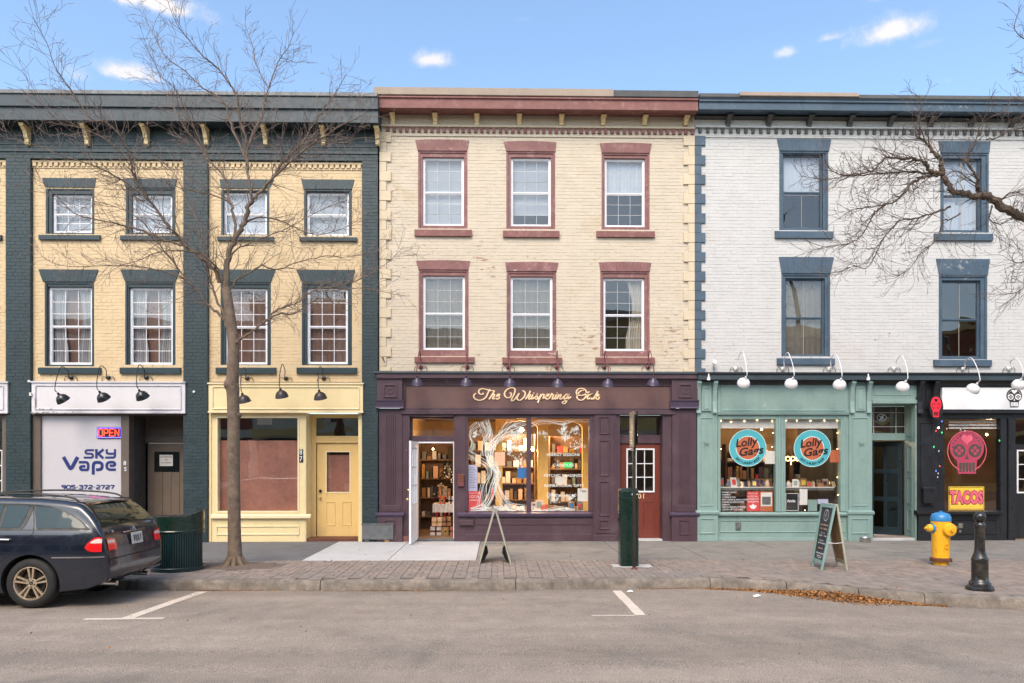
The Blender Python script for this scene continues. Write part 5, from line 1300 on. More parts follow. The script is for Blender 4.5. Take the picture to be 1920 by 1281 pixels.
# pair of navy doors, the right leaf swung inwards
zt_ = FZ(826, -rd, 1660)
def navy_leaf(w, h):
    d = MB().box(0, .10, 0, .045, 0, h).box(w - .10, w, 0, .045, 0, h).box(.10, w - .10, 0, .045, 0, .18).box(.10, w - .10, 0, .045, h - .12, h).box(.10, w - .10, 0, .045, h * .36, h * .36 + .1).box(.10, w - .10, 0, .045, h * .66, h * .66 + .09).box(w / 2 - .04, w / 2 + .04, .001, .044, .18, h - .12)
    return d
dl = thing('door_leaf', None, None, (0, 0, 0)); dl.parent = b3; dl.location = Vector((B_.x - .02, rd + .06, G + .06)) - wloc(b3); dl.rotation_euler = (0, 0, R(180 - 42))
lf = navy_leaf(.74, zt_ - G - .08).build('leaf', 'navy_door', dl, local=True, bevel=.004)
MB().box(.10, .64, .02, .026, .18, zt_ - G - .2).build('pane', 'pane_dark', lf, local=True)
bx('door', 'navy_door', b3, FX(1634, -rd) - .35, FX(1640, -rd), rd + .04, rd + .09, G + .05, zt_, .004)
room(dfr, FX(1634) - .6, fb + .3, G, zt_ + .8, rd + .12, rd + 2.2, 'room_dark')
bx('threshold', 'concrete_pad', b3, FX(1634) - .1, fb, .0, rd + .6, G - .02, G + .05)
bx('tiled_floor', 'paver', b3, FX(1634) - .1, B_.x, .1, rd + .1, G + .03, G + .058, 0)
# black shopfront
K = 'black_paint'
a, b = 1718, 1757
p = bx('pilaster', K, b3, FX(a) + .004, FX(b), -.05, .2, G, FZ(783, 0, 1737), .005)
bx('frieze_block', K, p, FX(a) + .004, FX(b), -.03, .2, FZ(782.5, 0, 1737), FZ(716, 0, 1737), .004)
for q in (1726, 1754):
    zt2, zb2 = FZ(714, .2, q), FZ(776, .1, q); h = zt2 - zb2; x = FX(q, .1)
    MB().profile_x([(-.031, zt2), (-.20, zt2), (-.20, zt2 - .05), (-.15, zt2 - .13), (-.12, zt2 - .22), (-.085, zt2 - h * .62), (-.10, zt2 - h * .86), (-.12, zb2 + .03), (-.12, zb2), (-.031, zb2)], x - .05, x + .05).build('console', K, p, bevel=.005)
MB().mould(FX(1734), FX(1747), FZ(768, 0, 1740), FZ(728, 0, 1740), .02, -.0305, .02).mould(FX(1725, .05), FX(1752, .05), FZ(950, .05, 1738), FZ(792, .05, 1738), .03, -.0505, .02).build('panel', K, p)
MB().profile_x([(-.15, FZ(965, .12)), (-.16, FZ(961, .12)), (-.05, FZ(958, .06)), (0, FZ(958, .06)), (0, FZ(967, .12)), (-.12, FZ(967, .12))], FX(a - 0, .1), 11.4).build('ledge', K, p, bevel=.003)
bx('plinth', K, p, FX(a) + .004, FX(b) + .02, -.09, .2, G, FZ(966, .09), .005)
sg = bx('sign_board', 'vinyl_white', b3, FX(1766, .08), FX(2075, .08), -.10, -.02, FZ(768, .1, 1850), FZ(727, .1, 1850), .004)
bx('sign_backing', K, b3, FX(1757), X1, -.02, .15, FZ(785, 0, 1850), FZ(722, 0, 1850), .004)
MB().box(FX(1757), X1, -.12, -.0205, FZ(775, .1, 1850), FZ(769.5, .1, 1850)).build('moulding', K, sg, bevel=.004)
def skull(parent, cx, cz, h, y, dark, light, layer=.003, sq=1.0, eyes=True, heart_m=None, neon=False):
    """sugar-skull emblem: round head, flower eyes, heart on the brow, row of teeth"""
    s = h / 2 * .98; W = s * .84 * sq
    hz = cz + h * .13
    hd = MB().disc(cx, hz, W, h * .37, y, y + .004, 32); hd.prism([(cx - W * .6, cz - h * .14), (cx - W * .52, cz - h * .48), (cx + W * .52, cz - h * .48), (cx + W * .6, cz - h * .14)], y + .0005, y + .004)
    hd.build('head', dark, parent)
    y1, y2 = y - layer, y - 2 * layer
    e = MB(); ft = MB()
    for sg_ in (-1, 1):
        ex, ez = cx + sg_ * W * .46, cz + h * .06
        e.disc(ex, ez, W * .37, W * .37 / sq, y1, y1 + layer * .9, 20)
        for k in range(4):
            a_ = math.pi / 2 * k; ft.disc(ex + math.cos(a_) * W * .16, ez + math.sin(a_) * W * .16 / sq, W * .10, W * .10 / sq, y2, y2 + layer * .9, 10)
        for k in range(5):
            a_ = math.pi / 2 - sg_ * (.45 + k * .27); q0 = (cx + math.cos(a_) * W * .82, hz + math.sin(a_) * h * .30)
            e.disc(q0[0], q0[1], W * .05, W * .05 / sq, y1, y1 + layer * .9, 8)
    hs = []
    for i in range(28):
        t = 2 * math.pi * i / 28; hs.append((cx + W * .34 * (math.sin(t) ** 3), cz + h * .33 + W * .34 / sq * (13 * math.cos(t) - 5 * math.cos(2 * t) - 2 * math.cos(3 * t) - math.cos(4 * t)) / 17))
    b = MB(); b.prism(hs, y1, y1 + layer * .9); b.build('brow_heart', heart_m or light, parent)
    e.prism([(cx - W * .10, cz - h * .14), (cx + W * .10, cz - h * .14), (cx, cz - h * .02)], y1, y1 + layer * .9)
    for k in range(5):
        x = cx + (k - 2) * W * .19; e.prism([(x - W * .07, cz - h * .43), (x + W * .07, cz - h * .43), (x + W * .08, cz - h * .22), (x - W * .08, cz - h * .22)], y1, y1 + layer * .9)
    e.build('eyes_and_teeth', light, parent); ft.build('petals', dark, parent)
em = thing('skull_emblem', 'black sugar-skull emblem at the right end of the white sign board', 'emblem', (FX(1901.5, .1), -.101, FZ(764, .1, 1900)))
skull(em, FX(1901.5, .1), FZ(746.5, .1, 1900), .44, -.106, 'ink_black', 'vinyl_white')
ns = thing('neon_sign', 'red sugar-skull neon sign in a black oval on the dark pilaster', 'neon sign', (FX(1755, .3), -.3, FZ(788, .3)))
MB().disc(FX(1755, .22), FZ(764, .22, 1755), .155, .275, -.235, -.20, 32).box(FX(1755, .2) - .02, FX(1755, .2) + .02, -.20, -.052, FZ(764, .22, 1755) - .02, FZ(764, .22, 1755) + .02).build('backing', 'ink_black', ns)
skull(ns, FX(1755, .24), FZ(763.5, .24, 1755), .46, -.243, 'neon_pink', 'ink_black', sq=.62)
zt = FZ(785, 0, 1820); wz0, wz1 = FZ(958, 0, 1820), FZ(786, 0, 1820)
f = MB().box(FX(1757), FX(1770), -.02, .14, G, zt).box(FX(1875), FX(1886), -.02, .14, G, zt).box(FX(1890), FX(1903), -.02, .14, G, zt).box(FX(1886), FX(1890), .02, .14, G, zt).box(FX(1770), FX(1875), -.02, .14, G, wz0).box(FX(1770), FX(1875), .0, .14, wz1, zt)
f.box(FX(2010), FX(2022), -.02, .14, G, zt).box(FX(2022), FX(2150), -.02, .14, G, wz0).box(FX(2150), X1, -.02, .14, G, zt)
sh4 = f.build('shop_window', K, b3, bevel=.004)
MB().mould(FX(1785), FX(1868), FZ(1003), FZ(975), .03, -.0205, .02).build('panel', K, sh4)
for a, b in ((1770, 1875), (2022, 2150)): MB().add([(FX(a), .05, wz0), (FX(b), .05, wz0), (FX(b), .05, wz1), (FX(a), .05, wz1)], [(0, 1, 2, 3)]).build('pane', 'shop_glass', sh4)
rd = .3
dd = MB().box(FX(1903, -rd), FX(1911, -rd), rd, rd + .05, G, FZ(843, -rd)).box(FX(1911, -rd), FX(1990, -rd), rd, rd + .05, G, FZ(926, -rd)).box(FX(1990, -rd), FX(2012, -rd), rd, rd + .05, G, FZ(843, -rd)).box(FX(1903, -rd), FX(2012, -rd), rd, rd + .08, FZ(843, -rd), FZ(833, -rd))
d4 = dd.build('door', K, b3, bevel=.004)
MB().frame(FX(1906, -rd), FX(1992, -rd), FZ(925, -rd, 1906), FZ(843.5, -rd, 1906), .035, rd - .015, rd + .0).build('trim', 'white_metal', d4)
gb = MB()
for py in (871, 899): gb.box(FX(1906, -rd), FX(1992, -rd), rd - .01, rd - .001, FZ(py, -rd) - .01, FZ(py, -rd) + .01)
for px in (1935, 1963): gb.box(FX(px, -rd) - .01, FX(px, -rd) + .01, rd - .009, rd - .002, FZ(925, -rd), FZ(844, -rd))
gb.build('glazing_bar', 'white_metal', d4)
MB().box(FX(1908, -rd), FX(1992, -rd), rd + .02, rd + .026, FZ(926, -rd), FZ(843, -rd)).build('pane', 'old_glass', d4)
MB().box(FX(1903, -rd), FX(2012, -rd), rd + .02, rd + .026, FZ(833, -rd), zt).build('transom_pane', 'pane_dark', d4)
room(sh4, FX(1757), FX(2150), G, zt, .15, 3.5, 'room_warm')
room(b3, FX(1346), FX(1591), G, FZ(716) + .1, .15, 3.6, 'room_warm', name='shop_room')
bx('shop_floor', 'room_floor', b3, FX(1346), FX(1591), .15, 3.6, G - .02, G + .02, 0)
mbx = thing('letter_box', 'black letter box on the black pilaster left of the skull window', 'letter box', (FX(1739.5), -.051, FZ(945)))
bx('body', K, mbx, FX(1730, .1), FX(1749, .1), -.15, -.051, FZ(944, .1, 1740), FZ(919, .1, 1740), .012); bx('lid', K, mbx, FX(1728.5, .1), FX(1750.5, .1), -.165, -.051, FZ(919, .1, 1740), FZ(913, .1, 1740), .01)
# ================================================================ gooseneck lamps
def shade_prof(kind):
    if kind == 'bell': return [(.0, .0), (.022, .0), (.026, -.05), (.045, -.062), (.055, -.085), (.095, -.115), (.128, -.155), (.142, -.205), (.150, -.212), (.146, -.216), (.135, -.20), (.11, -.15), (.05, -.10), (0, -.085)]
    if kind == 'dome': return [(.0, .0), (.022, .0), (.028, -.05), (.05, -.06), (.085, -.075), (.115, -.10), (.134, -.135), (.142, -.175), (.138, -.21), (.132, -.21), (.135, -.175), (.12, -.125), (.05, -.08), (0, -.07)]
    return [(.0, .0), (.022, .0), (.028, -.045), (.05, -.06), (.09, -.085), (.120, -.125), (.140, -.19), (.147, -.205), (.142, -.208), (.13, -.18), (.10, -.12), (.04, -.08), (0, -.07)]
def gooseneck(label, group, mx, mz, top, sh, m_arm, m_shade, out=.62, tilt=(R(-32), 0), kind='cone', r=.0095, conduit=True, sc=1.0):
    """mx,mz wall mount px; top = px of the loop crest; sh = px of shade centre"""
    x0, z0 = FX(mx), FZ(mz, 0, mx)
    t = thing('wall_lamp', label, 'wall lamp', (x0, 0, z0), group)
    MB().lathe([(0, -.06), (.02, -.058), (.045, -.04), (.05, -.012), (.05, 0)], 16, (x0, 0, z0), 'Y').build('mount', m_arm if m_arm != 'lamp_white' else 'card_white', t, smooth=True)
    d = out * .9
    shc = Vector((FX(sh[0], out), -out, FZ(sh[1], out, sh[0])))
    ax = Vector((tilt[1], -tilt[0], 1)).normalized()        # axis of the shade, pointing to the neck
    neck = shc + ax * .10 * sc
    crest = Vector((FX(top[0], out * .62), -out * .62, FZ(top[1], out * .62, top[0])))
    st = Vector((x0, -.05, z0))
    pts = smooth_line([st, st + Vector((0, -.06, .02)), st.lerp(crest, .5) + Vector((0, .08, .04)), crest, crest.lerp(neck, .5) + Vector((0, -.10, .03)), neck + ax * .09, neck + ax * .02], 5)
    MB().tube(pts, r, 8).build('arm', m_arm, t, smooth=True)
    s = MB().lathe([(q[0] * sc, q[1] * sc) for q in shade_prof(kind)], 26)
    rot = Vector((0, 0, 1)).rotation_difference(ax).to_matrix()
    s.v = [tuple(neck + rot @ Vector(v)) for v in s.v]
    s.build('shade', m_shade, t, smooth=True)
    if conduit:
        for q in (-1, 1):
            c = MB().tube(smooth_line([(x0 + q * .04, -.03, z0), (x0 + q * .10, -.04, z0 + .025), (x0 + q * .135, -.03, z0 - .02), (x0 + q * .14, -.02, z0 - .075)], 4), .006, 6)
            c.build('conduit', 'dark_bracket' if 'white' in m_arm else m_arm, t, smooth=True)
    return t
gA = 'black gooseneck lamps over the blank white sign board'
gooseneck('leftmost black gooseneck lamp over the blank white sign board', gA, 134, 708.5, (115, 688), (113.6, 744), 'lamp_black', 'lamp_black', tilt=(R(38), -.42))
gooseneck('middle black gooseneck lamp over the blank white sign board', gA, 204, 708.5, (189, 686), (190.5, 741), 'lamp_black', 'lamp_black', tilt=(R(38), -.3))
gooseneck('rightmost black gooseneck lamp over the blank white sign board', gA, 275, 708.5, (261, 684), (264, 738), 'lamp_black', 'lamp_black', tilt=(R(38), -.22))
gB = 'dark brown gooseneck lamps over the pale yellow sign board'
gooseneck('dark brown gooseneck lamp half hidden behind the street tree trunk', gB, 464, 710, (455, 690), (456, 745), 'lamp_brown', 'lamp_brown', tilt=(R(20), -.15))
gooseneck('dark brown gooseneck lamp over the middle of the pale yellow sign board', gB, 536.6, 710, (529, 683), (527, 736), 'lamp_brown', 'lamp_brown', tilt=(R(20), -.1))
gooseneck('dark brown gooseneck lamp over the right half of the pale yellow sign board', gB, 607.5, 710, (600, 687), (599.5, 739), 'lamp_brown', 'lamp_brown', tilt=(R(20), -.1))
gC = 'purple bell lamps over the purple shop sign'
for i, (mx, sx, sy, wd_) in enumerate(((789, 782, 712, 'leftmost purple bell lamp, below the first red window sill'), (876, 873.8, 712, 'second purple bell lamp from the left over the purple sign'), (953, 956, 713, 'purple bell lamp above the start of the gold script lettering'),
                                    (1044, 1046, 714, 'purple bell lamp above the middle of the gold script lettering'), (1132.7, 1140, 714, 'purple bell lamp just past the end of the gold script lettering'), (1214.5, 1225, 712, 'rightmost purple bell lamp over the purple shop sign'))):
    gooseneck(wd_, gC, mx, 689, (mx + (sx - mx) * .4, 658), (sx, sy), 'lamp_rust', 'lamp_purple', out=.52, tilt=(.40, 0), kind='bell', r=.011, sc=.92)
gD = 'white gooseneck lamps over the teal and black shopfronts'
for (mx, tx, ty, sx, sy, lab, tl) in ((1379.5, 1392, 659, 1396, 713, 'white gooseneck lamp over the left part of the teal shopfront', .1), (1467, 1477, 661, 1485, 714, 'white gooseneck lamp over the middle of the teal shopfront', 0), (1554, 1566, 663, 1575.4, 716, 'white gooseneck lamp over the right end of the teal window', -.1),
                                     (1675.5, 1691, 667, 1695, 720, 'white gooseneck lamp over the narrow teal doorway', .12), (1804, 1821, 671, 1828, 724, 'white gooseneck lamp in front of the plain white sign board', .25), (1890.5, 1905, 672, 1912, 716, 'white gooseneck lamp cut off by the right edge of the frame', -.1)):
    gooseneck(lab, gD, mx, 692, (tx, ty), (sx, sy + 1), 'lamp_white', 'lamp_white', out=.70, tilt=(.85, tl), kind='dome', r=.0085, sc=.98)
# small flood lamp, fascia spots, hooks and relics on the walls
fl = thing('flood_lamp', 'round white flood lamp on a short stem beside the blue corner blocks', 'flood lamp', (FX(1338), 0, FZ(698)))
MB().lathe([(0, -.20), (.05, -.19), (.058, -.16), (.04, -.10), (.015, -.07), (0, -.07)], 16, (FX(1338.5, .1), 0, FZ(680, .1, 1338)), 'Y').build('head', 'lamp_white', fl, smooth=True)
MB().tube([(FX(1338.5, .1), -.10, FZ(682, .1)), (FX(1338.5, .1), -.10, FZ(698, .1))], .008, 6).build('stem', 'dark_bracket', fl)
for px, lab in ((1328, 'small white spot lamp on the grey fascia at the left end of the teal shop'), (1627, 'small white spot lamp on the grey fascia above the right teal pilaster')):
    t = thing('spot_lamp', lab, 'spot lamp', (FX(px, .25), -.25, FZ(714, .25)), 'small white spots on the grey fascia')
    x, z = FX(px, .28), FZ(709, .28, px)
    MB().tube([(x, -.30, z - .05), (x + .004, -.31, z + .02)], [.040, .034], 12).build('head', 'lamp_white', t, smooth=True)
    MB().tube([(x + .004, -.31, z + .02), (x + .01, -.28, z + .09)], [.018, .012], 8).build('stem', 'lamp_white', t, smooth=True)
hk = thing('wall_hook', 'old iron hook on the cream corner stones above the purple ledge', 'hook', (FX(720), -.045, FZ(682)))
MB().tube([(FX(717), -.05, FZ(671)), (FX(720), -.13, FZ(671.5)), (FX(721), -.14, FZ(678)), (FX(722), -.08, FZ(681))], .012, 6).build('hook', 'rust', hk, smooth=True)
for px, py, lab in ((364, 736, 'pale porcelain insulator knob on the green pilaster'), (55, 717, 'pale porcelain knob at the left end of the white sign board')):
    k = MB().lathe([(0, -.04), (.022, -.035), (.03, -.015), (.02, 0)], 12, (FX(px, .1), -.096, FZ(py, .1)), 'Y').build('insulator_knob', 'chalk', smooth=True); tagit(k, lab, 'knob')
bl = MB().box(FX(59.5, .145) - .03, FX(59.5, .145) + .01, -.19, -.141, FZ(744, .14), FZ(738, .14)).build('cable_clip', 'card_white'); tagit(bl, 'small white cable clip on the left end of the blank sign board', 'clip')

# ================================================================ shop displays
def poster(name, lab, m, px0, px1, py0, py1, y=.062, cat='poster', group=None, th=.003, lines=None, lm='ink_black'):
    m_ = (px0 + px1) / 2
    o = MB().box(FX(px0, -y), FX(px1, -y), y, y + th, FZ(py1, -y, m_), FZ(py0, -y, m_)).build(name, m); tagit(o, lab, cat, group)
    return o
Yw = .062
po = poster('poster', 'pale lilac notice sheet at the left edge of the purple shop window', 'poster_lilac', 877.5, 895, 872, 921)
b = MB()
for i in range(13): b.box(FX(880, -.06), FX(880 + 9 + (i * 7) % 5, -.06), .0595, .0615, FZ(877 + i * 3.1, -.06, 886) - .005, FZ(877 + i * 3.1, -.06, 886) + .005)
b.build('print', 'galvanised', po)
po = poster('poster', 'red local Canadian poster low in the purple shop window', 'poster_red', 877.5, 903, 921, 958.5, .066)
for i, (t_, s_) in enumerate((('Proud To Be', .05), ('LOCAL', .085), ('CANADIAN', .06))): text('lettering', t_, 'chalk', po, FX(890, -.06), FZ((925, 931.5, 938)[i], -.06, 890), .063, s_, fit=.24, depth=.001)
poster('poster', 'blue square card on the mullion of the purple shop window', 'poster_blue', 970, 988, 877, 897)
poster('poster', 'peach coloured sheet hanging behind the painted tree trunk', 'poster_peach', 927, 947, 848, 873, .09)
poster('poster', 'bright green star card in the right purple shop pane', 'poster_green', 1057, 1073, 867, 878, .10)
poster('poster', 'white card with a black mark in the right purple shop pane', 'card_white', 1041, 1061, 894, 907, .10)
po = poster('poster', 'small white shield shaped flyer in the lower right corner of the purple window', 'card_white', 1083, 1102, 916, 940, .062)
text('lettering', 'Tilak', 'ink_black', po, FX(1093, -.06), FZ(921, -.06, 1093), .059, .07, fit=.14, depth=.001)
# words painted on the right pane
wt = thing('window_lettering', 'pale painted service list on the right pane of the purple shop window', 'window lettering', (FX(1058, -.04), .045, FZ(940)))
for t_, px, py, w in (('ENERGY SESSIONS', 1056, 853, 62), ('CANDLES', 1056, 872.5, 40), ('PSYCHIC READINGS', 1056, 892, 72), ('INSPIRATIONAL GIFTS', 1057, 911, 74), ('WORKSHOPS', 1057, 930, 44)):
    text('lettering', t_, 'window_paint', wt, FX(px, -.045), FZ(py, -.045, px), .046, .085, fit=w / 83.3, depth=.0008)
# painted white line-drawn tree on the glass
art = thing('painted_tree', 'white line drawing of an oak tree painted across the purple shop window', 'window painting', (FX(930, -.04), .045, FZ(958)))
def pw(zx, zy): return (FX(870 + zx / 6.742, -.044), FZ(775 + zy / 6.742, -.044, 930))
ar = MB(); r2 = random.Random(3)
flows = [([(100, 1240), (250, 1180), (340, 1040), (380, 900), (430, 760), (330, 640), (330, 480), (390, 360), (560, 240), (790, 150)], 9, 60),
         ([(760, 1230), (560, 1170), (440, 1000), (400, 860), (400, 700), (320, 560), (320, 400), (300, 250), (250, 90)], 8, 70),
         ([(60, 520), (180, 590), (290, 660), (330, 760), (260, 880), (230, 1030), (210, 1180)], 6, 55),
         ([(480, 400), (620, 430), (790, 460)], 6, 26), ([(330, 480), (380, 380), (500, 230), (610, 70)], 5, 50), ([(840, 150), (960, 110), (1100, 110), (1250, 130), (1380, 80), (1570, 70)], 4, 34),
         ([(60, 480), (110, 400), (70, 240), (180, 130)], 4, 30), ([(240, 540), (250, 380), (320, 250), (220, 110)], 5, 40), ([(860, 1180), (950, 1240), (1200, 1210), (1400, 1240)], 6, 30), ([(80, 1230), (400, 1200), (760, 1235)], 6, 30)]
for P, n, sp in flows:
    for k in range(n):
        o = (k / (n - 1) - .5) * 2; ph = r2.random() * 6; pts = []
        q = smooth_line([(a, b_, 0) for a, b_ in P], 5)
        for i, v in enumerate(q):
            u = i / (len(q) - 1); wdt = sp * (.45 + 1.0 * abs(u - .45)); d = (q[min(i + 1, len(q) - 1)] - q[max(i - 1, 0)]).normalized()
            off = o * wdt + 7 * math.sin(u * 9 + ph); pts.append((v.x - d.y * off, v.y + d.x * off))
        # keep on the two panes
        run = []
        for p in pts:
            okp = (52 < p[0] < 790 or 845 < p[0] < 1575) and 62 < p[1] < 1240
            if okp: run.append(pw(*p))
            if (not okp or p is pts[-1]) and len(run) > 2: ar.ribbon(run, r2.uniform(.0045, .0085), .046, .0475)
            if not okp: run = []
for cx, cy, rr, n in ((140, 270, 60, 26), (680, 230, 90, 50), (640, 330, 80, 36), (1260, 200, 80, 44), (1280, 300, 70, 36), (1410, 190, 60, 26), (1440, 400, 90, 26), (700, 600, 90, 40), (570, 480, 60, 22), (1110, 1070, 90, 40), (1360, 1060, 60, 20), (1000, 260, 60, 16)):
    for k in range(n):          # leaf curls
        x, y = cx + r2.gauss(0, rr * .5), cy + r2.gauss(0, rr * .45); s = r2.uniform(7, 15); a0 = r2.random() * 6
        c = [(x + s * math.cos(a0 + t * 1.1) * (1 - t * .05), y + s * math.sin(a0 + t * 1.1)) for t in range(5)]
        if all((52 < p[0] < 790 or 845 < p[0] < 1575) and 62 < p[1] < 1240 for p in c): ar.ribbon([pw(*p) for p in c], .006, .046, .0475)
ar.build('painted_lines', 'window_paint', art)

kname = {'box': 'banded gift box', 'jar': 'jar with a gold lid', 'ball': 'round ornament', 'card': 'leaning picture card'}
def cname(m): return {'poster_red': 'red', 'gold_metal': 'golden', 'card_white': 'white', 'poster_green': 'green', 'orange_vinyl': 'orange', 'poster_peach': 'peach', 'violet_paint': 'violet', 'wood_raw': 'brown', 'sage': 'sage', 'paper_brown': 'maroon', 'galvanised': 'grey'}.get(m, m)
def nth(i):
    W = 'first second third fourth fifth sixth seventh eighth ninth tenth eleventh twelfth thirteenth fourteenth fifteenth sixteenth seventeenth eighteenth nineteenth twentieth'.split()
    return W[i] if i < 20 else (('twenty-' if i < 29 else 'thirty-') + W[(i - 20) % 10] if i not in (29,) else 'thirtieth')
def display_item(kind, x, y, z, s, m, lab, group, cat):
    r = rnd
    if kind == 'box':
        o = thing(cat.replace(' ', '_'), lab, cat, (x, y, z), group, r.uniform(-.4, .4)); h = s * r.uniform(.6, 1.1)
        MB().box(-s / 2, s / 2, -s * .35, s * .35, 0, h).build('box', m, o, bevel=.004, local=True)
        MB().box(-s * .06, s * .06, -s * .355, s * .355, -.0, h + .002).build('band', r.choice(['card_white', 'poster_red', 'gold_metal']), o, local=True)
    elif kind == 'jar':
        o = thing(cat.replace(' ', '_'), lab, cat, (x, y, z), group)
        MB().lathe([(0, 0), (s * .3, 0), (s * .34, s * .1), (s * .34, s * .7), (s * .22, s * .85), (s * .22, s)], 12).build('body', m, o, smooth=True, local=True)
        MB().lathe([(s * .24, s), (s * .24, s * 1.12), (0, s * 1.12)], 12).build('lid', 'gold_metal', o, smooth=True, local=True)
    elif kind == 'card':
        o = thing(cat.replace(' ', '_'), lab, cat, (x, y, z), group, r.uniform(-.3, .3)); h = s * 1.35
        MB().add([(-s / 2, 0, 0), (s / 2, 0, 0), (s / 2, .05, h), (-s / 2, .05, h), (-s / 2, .006, 0), (s / 2, .006, 0), (s / 2, .056, h), (-s / 2, .056, h)], [(0, 1, 2, 3), (7, 6, 5, 4), (0, 3, 7, 4), (1, 5, 6, 2), (3, 2, 6, 7)]).build('card', m, o, local=True)
        MB().add([(-s * .3, .003 + .0, h * .25), (s * .3, .003, h * .25), (s * .3, .03, h * .8), (-s * .3, .03, h * .8)], [(0, 1, 2, 3)]).build('picture', r.choice(['poster_blue', 'poster_red', 'tacos_yellow', 'galvanised', 'teal_paint', 'ink_black']), o, local=True)
    elif kind == 'ball':
        o = thing(cat.replace(' ', '_'), lab, cat, (x, y, z), group)
        MB().lathe([(0, 0)] + [(s * .4 * math.sin(t * .314), s * .4 - s * .4 * math.cos(t * .314)) for t in range(1, 10)] + [(0, s * .8)], 12).build('body', m, o, smooth=True, local=True)
    return o
# purple shop: shelf of gifts inside the window, lamps, back shelves
dk = bx('display_table', 'room_floor', None, FX(885), FX(1100), .22, .75, G + .02, G + .62, .006); tagit(dk, 'low wooden display bench inside the purple shop window', 'bench')
cloth = MB(); 
for i in range(41):
    for j in range(9):
        cloth.v.append((FX(887) + (FX(1098) - FX(887)) * i / 40, .20 + .55 * j / 8, G + .635 + .03 * abs(math.sin(i * .7 + j * .4)) + rnd.uniform(0, .012)))
for i in range(40):
    for j in range(8): a = i * 9 + j; cloth.f.append((a, a + 9, a + 10, a + 1))
o = cloth.build('white_cloth', 'card_white', smooth=True); tagit(o, 'rumpled white cloth spread over the display bench in the purple shop window', 'cloth')
cols = ['poster_red', 'gold_metal', 'card_white', 'card_white', 'paper_brown', 'poster_peach', 'violet_paint', 'wood_raw', 'wood_raw', 'galvanised', 'card_white']
for i in range(26):
    x = FX(890 + 205 * (i + .5) / 26); y = rnd.uniform(.26, .62)
    kd, cl = rnd.choice(['box', 'jar', 'ball', 'card']), rnd.choice(cols)
    display_item(kd, x, y, G + .665, rnd.uniform(.09, .19), cl, f'{cname(cl)} {kname[kd]} on the white display cloth, {nth(i)} from the left', 'small gifts on the white cloth', 'gift')
def shelving(lab, x0, x1, y, n, z0, dz, grp, seed, m='room_floor', depth=.3, count=9):
    t = thing('shelf_unit', lab, 'shelving', ((x0 + x1) / 2, y, G + .02))
    MB().box(x0 - .03, x0, y - depth, y, G + .02, z0 + n * dz).box(x1, x1 + .03, y - depth, y, G + .02, z0 + n * dz).box(x0 - .03, x1 + .03, y, y + .02, G + .02, z0 + n * dz).build('case', m, t)
    r = random.Random(seed)
    for k in range(n):
        MB().box(x0, x1, y - depth, y - .001, z0 + k * dz - .03, z0 + k * dz).build('shelf', m, t)
        b = {}
        x = x0 + .04
        while x < x1 - .1:
            w = r.uniform(.05, .14); h = r.uniform(.08, dz * .75); c = r.choice(cols + ['galvanised', 'room_dark', 'room_dark', 'teal_paint'])
            b.setdefault(c, MB()).box(x, x + w, y - depth + .04, y - .06, z0 + k * dz + .001, z0 + k * dz + h); x += w + r.uniform(.01, .06)
        for c, q in b.items():
            o = q.build('shelf_goods', c, t, kind='stuff')
    return t
shelving('dark wooden shelves of small goods at the back of the purple shop', FX(880, -2.6), FX(1000, -2.6), 2.6, 5, .55, .42, None, 5)
shelving('second bank of shelves at the back right of the purple shop', FX(1030, -2.6), FX(1150, -2.6), 2.6, 5, .5, .42, None, 6)
shelving('shelf of boxed gifts seen through the open white door', FX(790, -3.2), FX(850, -3.2), 3.2, 4, .5, .5, None, 7)
# table, Christmas tree and gift boxes inside the open door
tb_ = thing('side_table', 'cloth covered table with wrapped gifts inside the open doorway', 'table', (FX(832, -1.6), 1.6, G + .02))
bx('top', 'card_white', tb_, FX(812, -1.5), FX(862, -1.5), 1.35, 2.0, G + .72, G + .76, .004)
curtain_mesh(FX(812, -1.5), FX(862, -1.5), G + .56, G + .73, 1.345, .012, 6).build('cloth_skirt', 'card_white', tb_, smooth=True)
for i, (px, z, w, c) in enumerate(((818, .02, .26, 'card_white'), (836, .02, .22, 'wood_raw'), (851, .02, .24, 'paper_brown'), (820, .24, .24, 'poster_peach'), (838, .25, .2, 'wood_raw'), (828, .74, .13, 'poster_red'), (845, .74, .12, 'card_white'), (855, .74, .1, 'paper_brown'))):
    x = FX(px, -1.3); y = 1.25 if z < .5 else 1.5
    t = thing('gift_box', ['white patterned gift box at the bottom left of the stack in the open doorway', 'brown gift box in the middle of the bottom row in the open doorway', 'maroon gift box at the bottom right of the doorway stack', 'peach gift box in the upper row, left, in the open doorway', 'brown gift box in the upper row, right, in the open doorway', 'red wrapped box on the cloth covered table, left', 'white wrapped box in the middle of the cloth covered table', 'small maroon box at the right end of the cloth covered table'][i], 'gift box', (x, y, G + z), 'gift boxes by the open doorway')
    MB().box(x - w / 2, x + w / 2, y - .1, y + .1, G + z, G + z + .2).build('box', c, t, bevel=.004); MB().box(x - .02, x + .02, y - .103, y + .103, G + z - .0, G + z + .203).box(x - w / 2 - .003, x + w / 2 + .003, y - .103, y + .103, G + z + .08, G + z + .12).build('ribbon', 'gold_metal' if i % 2 else 'rust', t)
xt = thing('christmas_tree', 'small dark decorated Christmas tree inside the open doorway', 'christmas tree', (FX(838, -2.4), 2.4, G + .8))
b = MB(); cx = FX(838, -2.4)
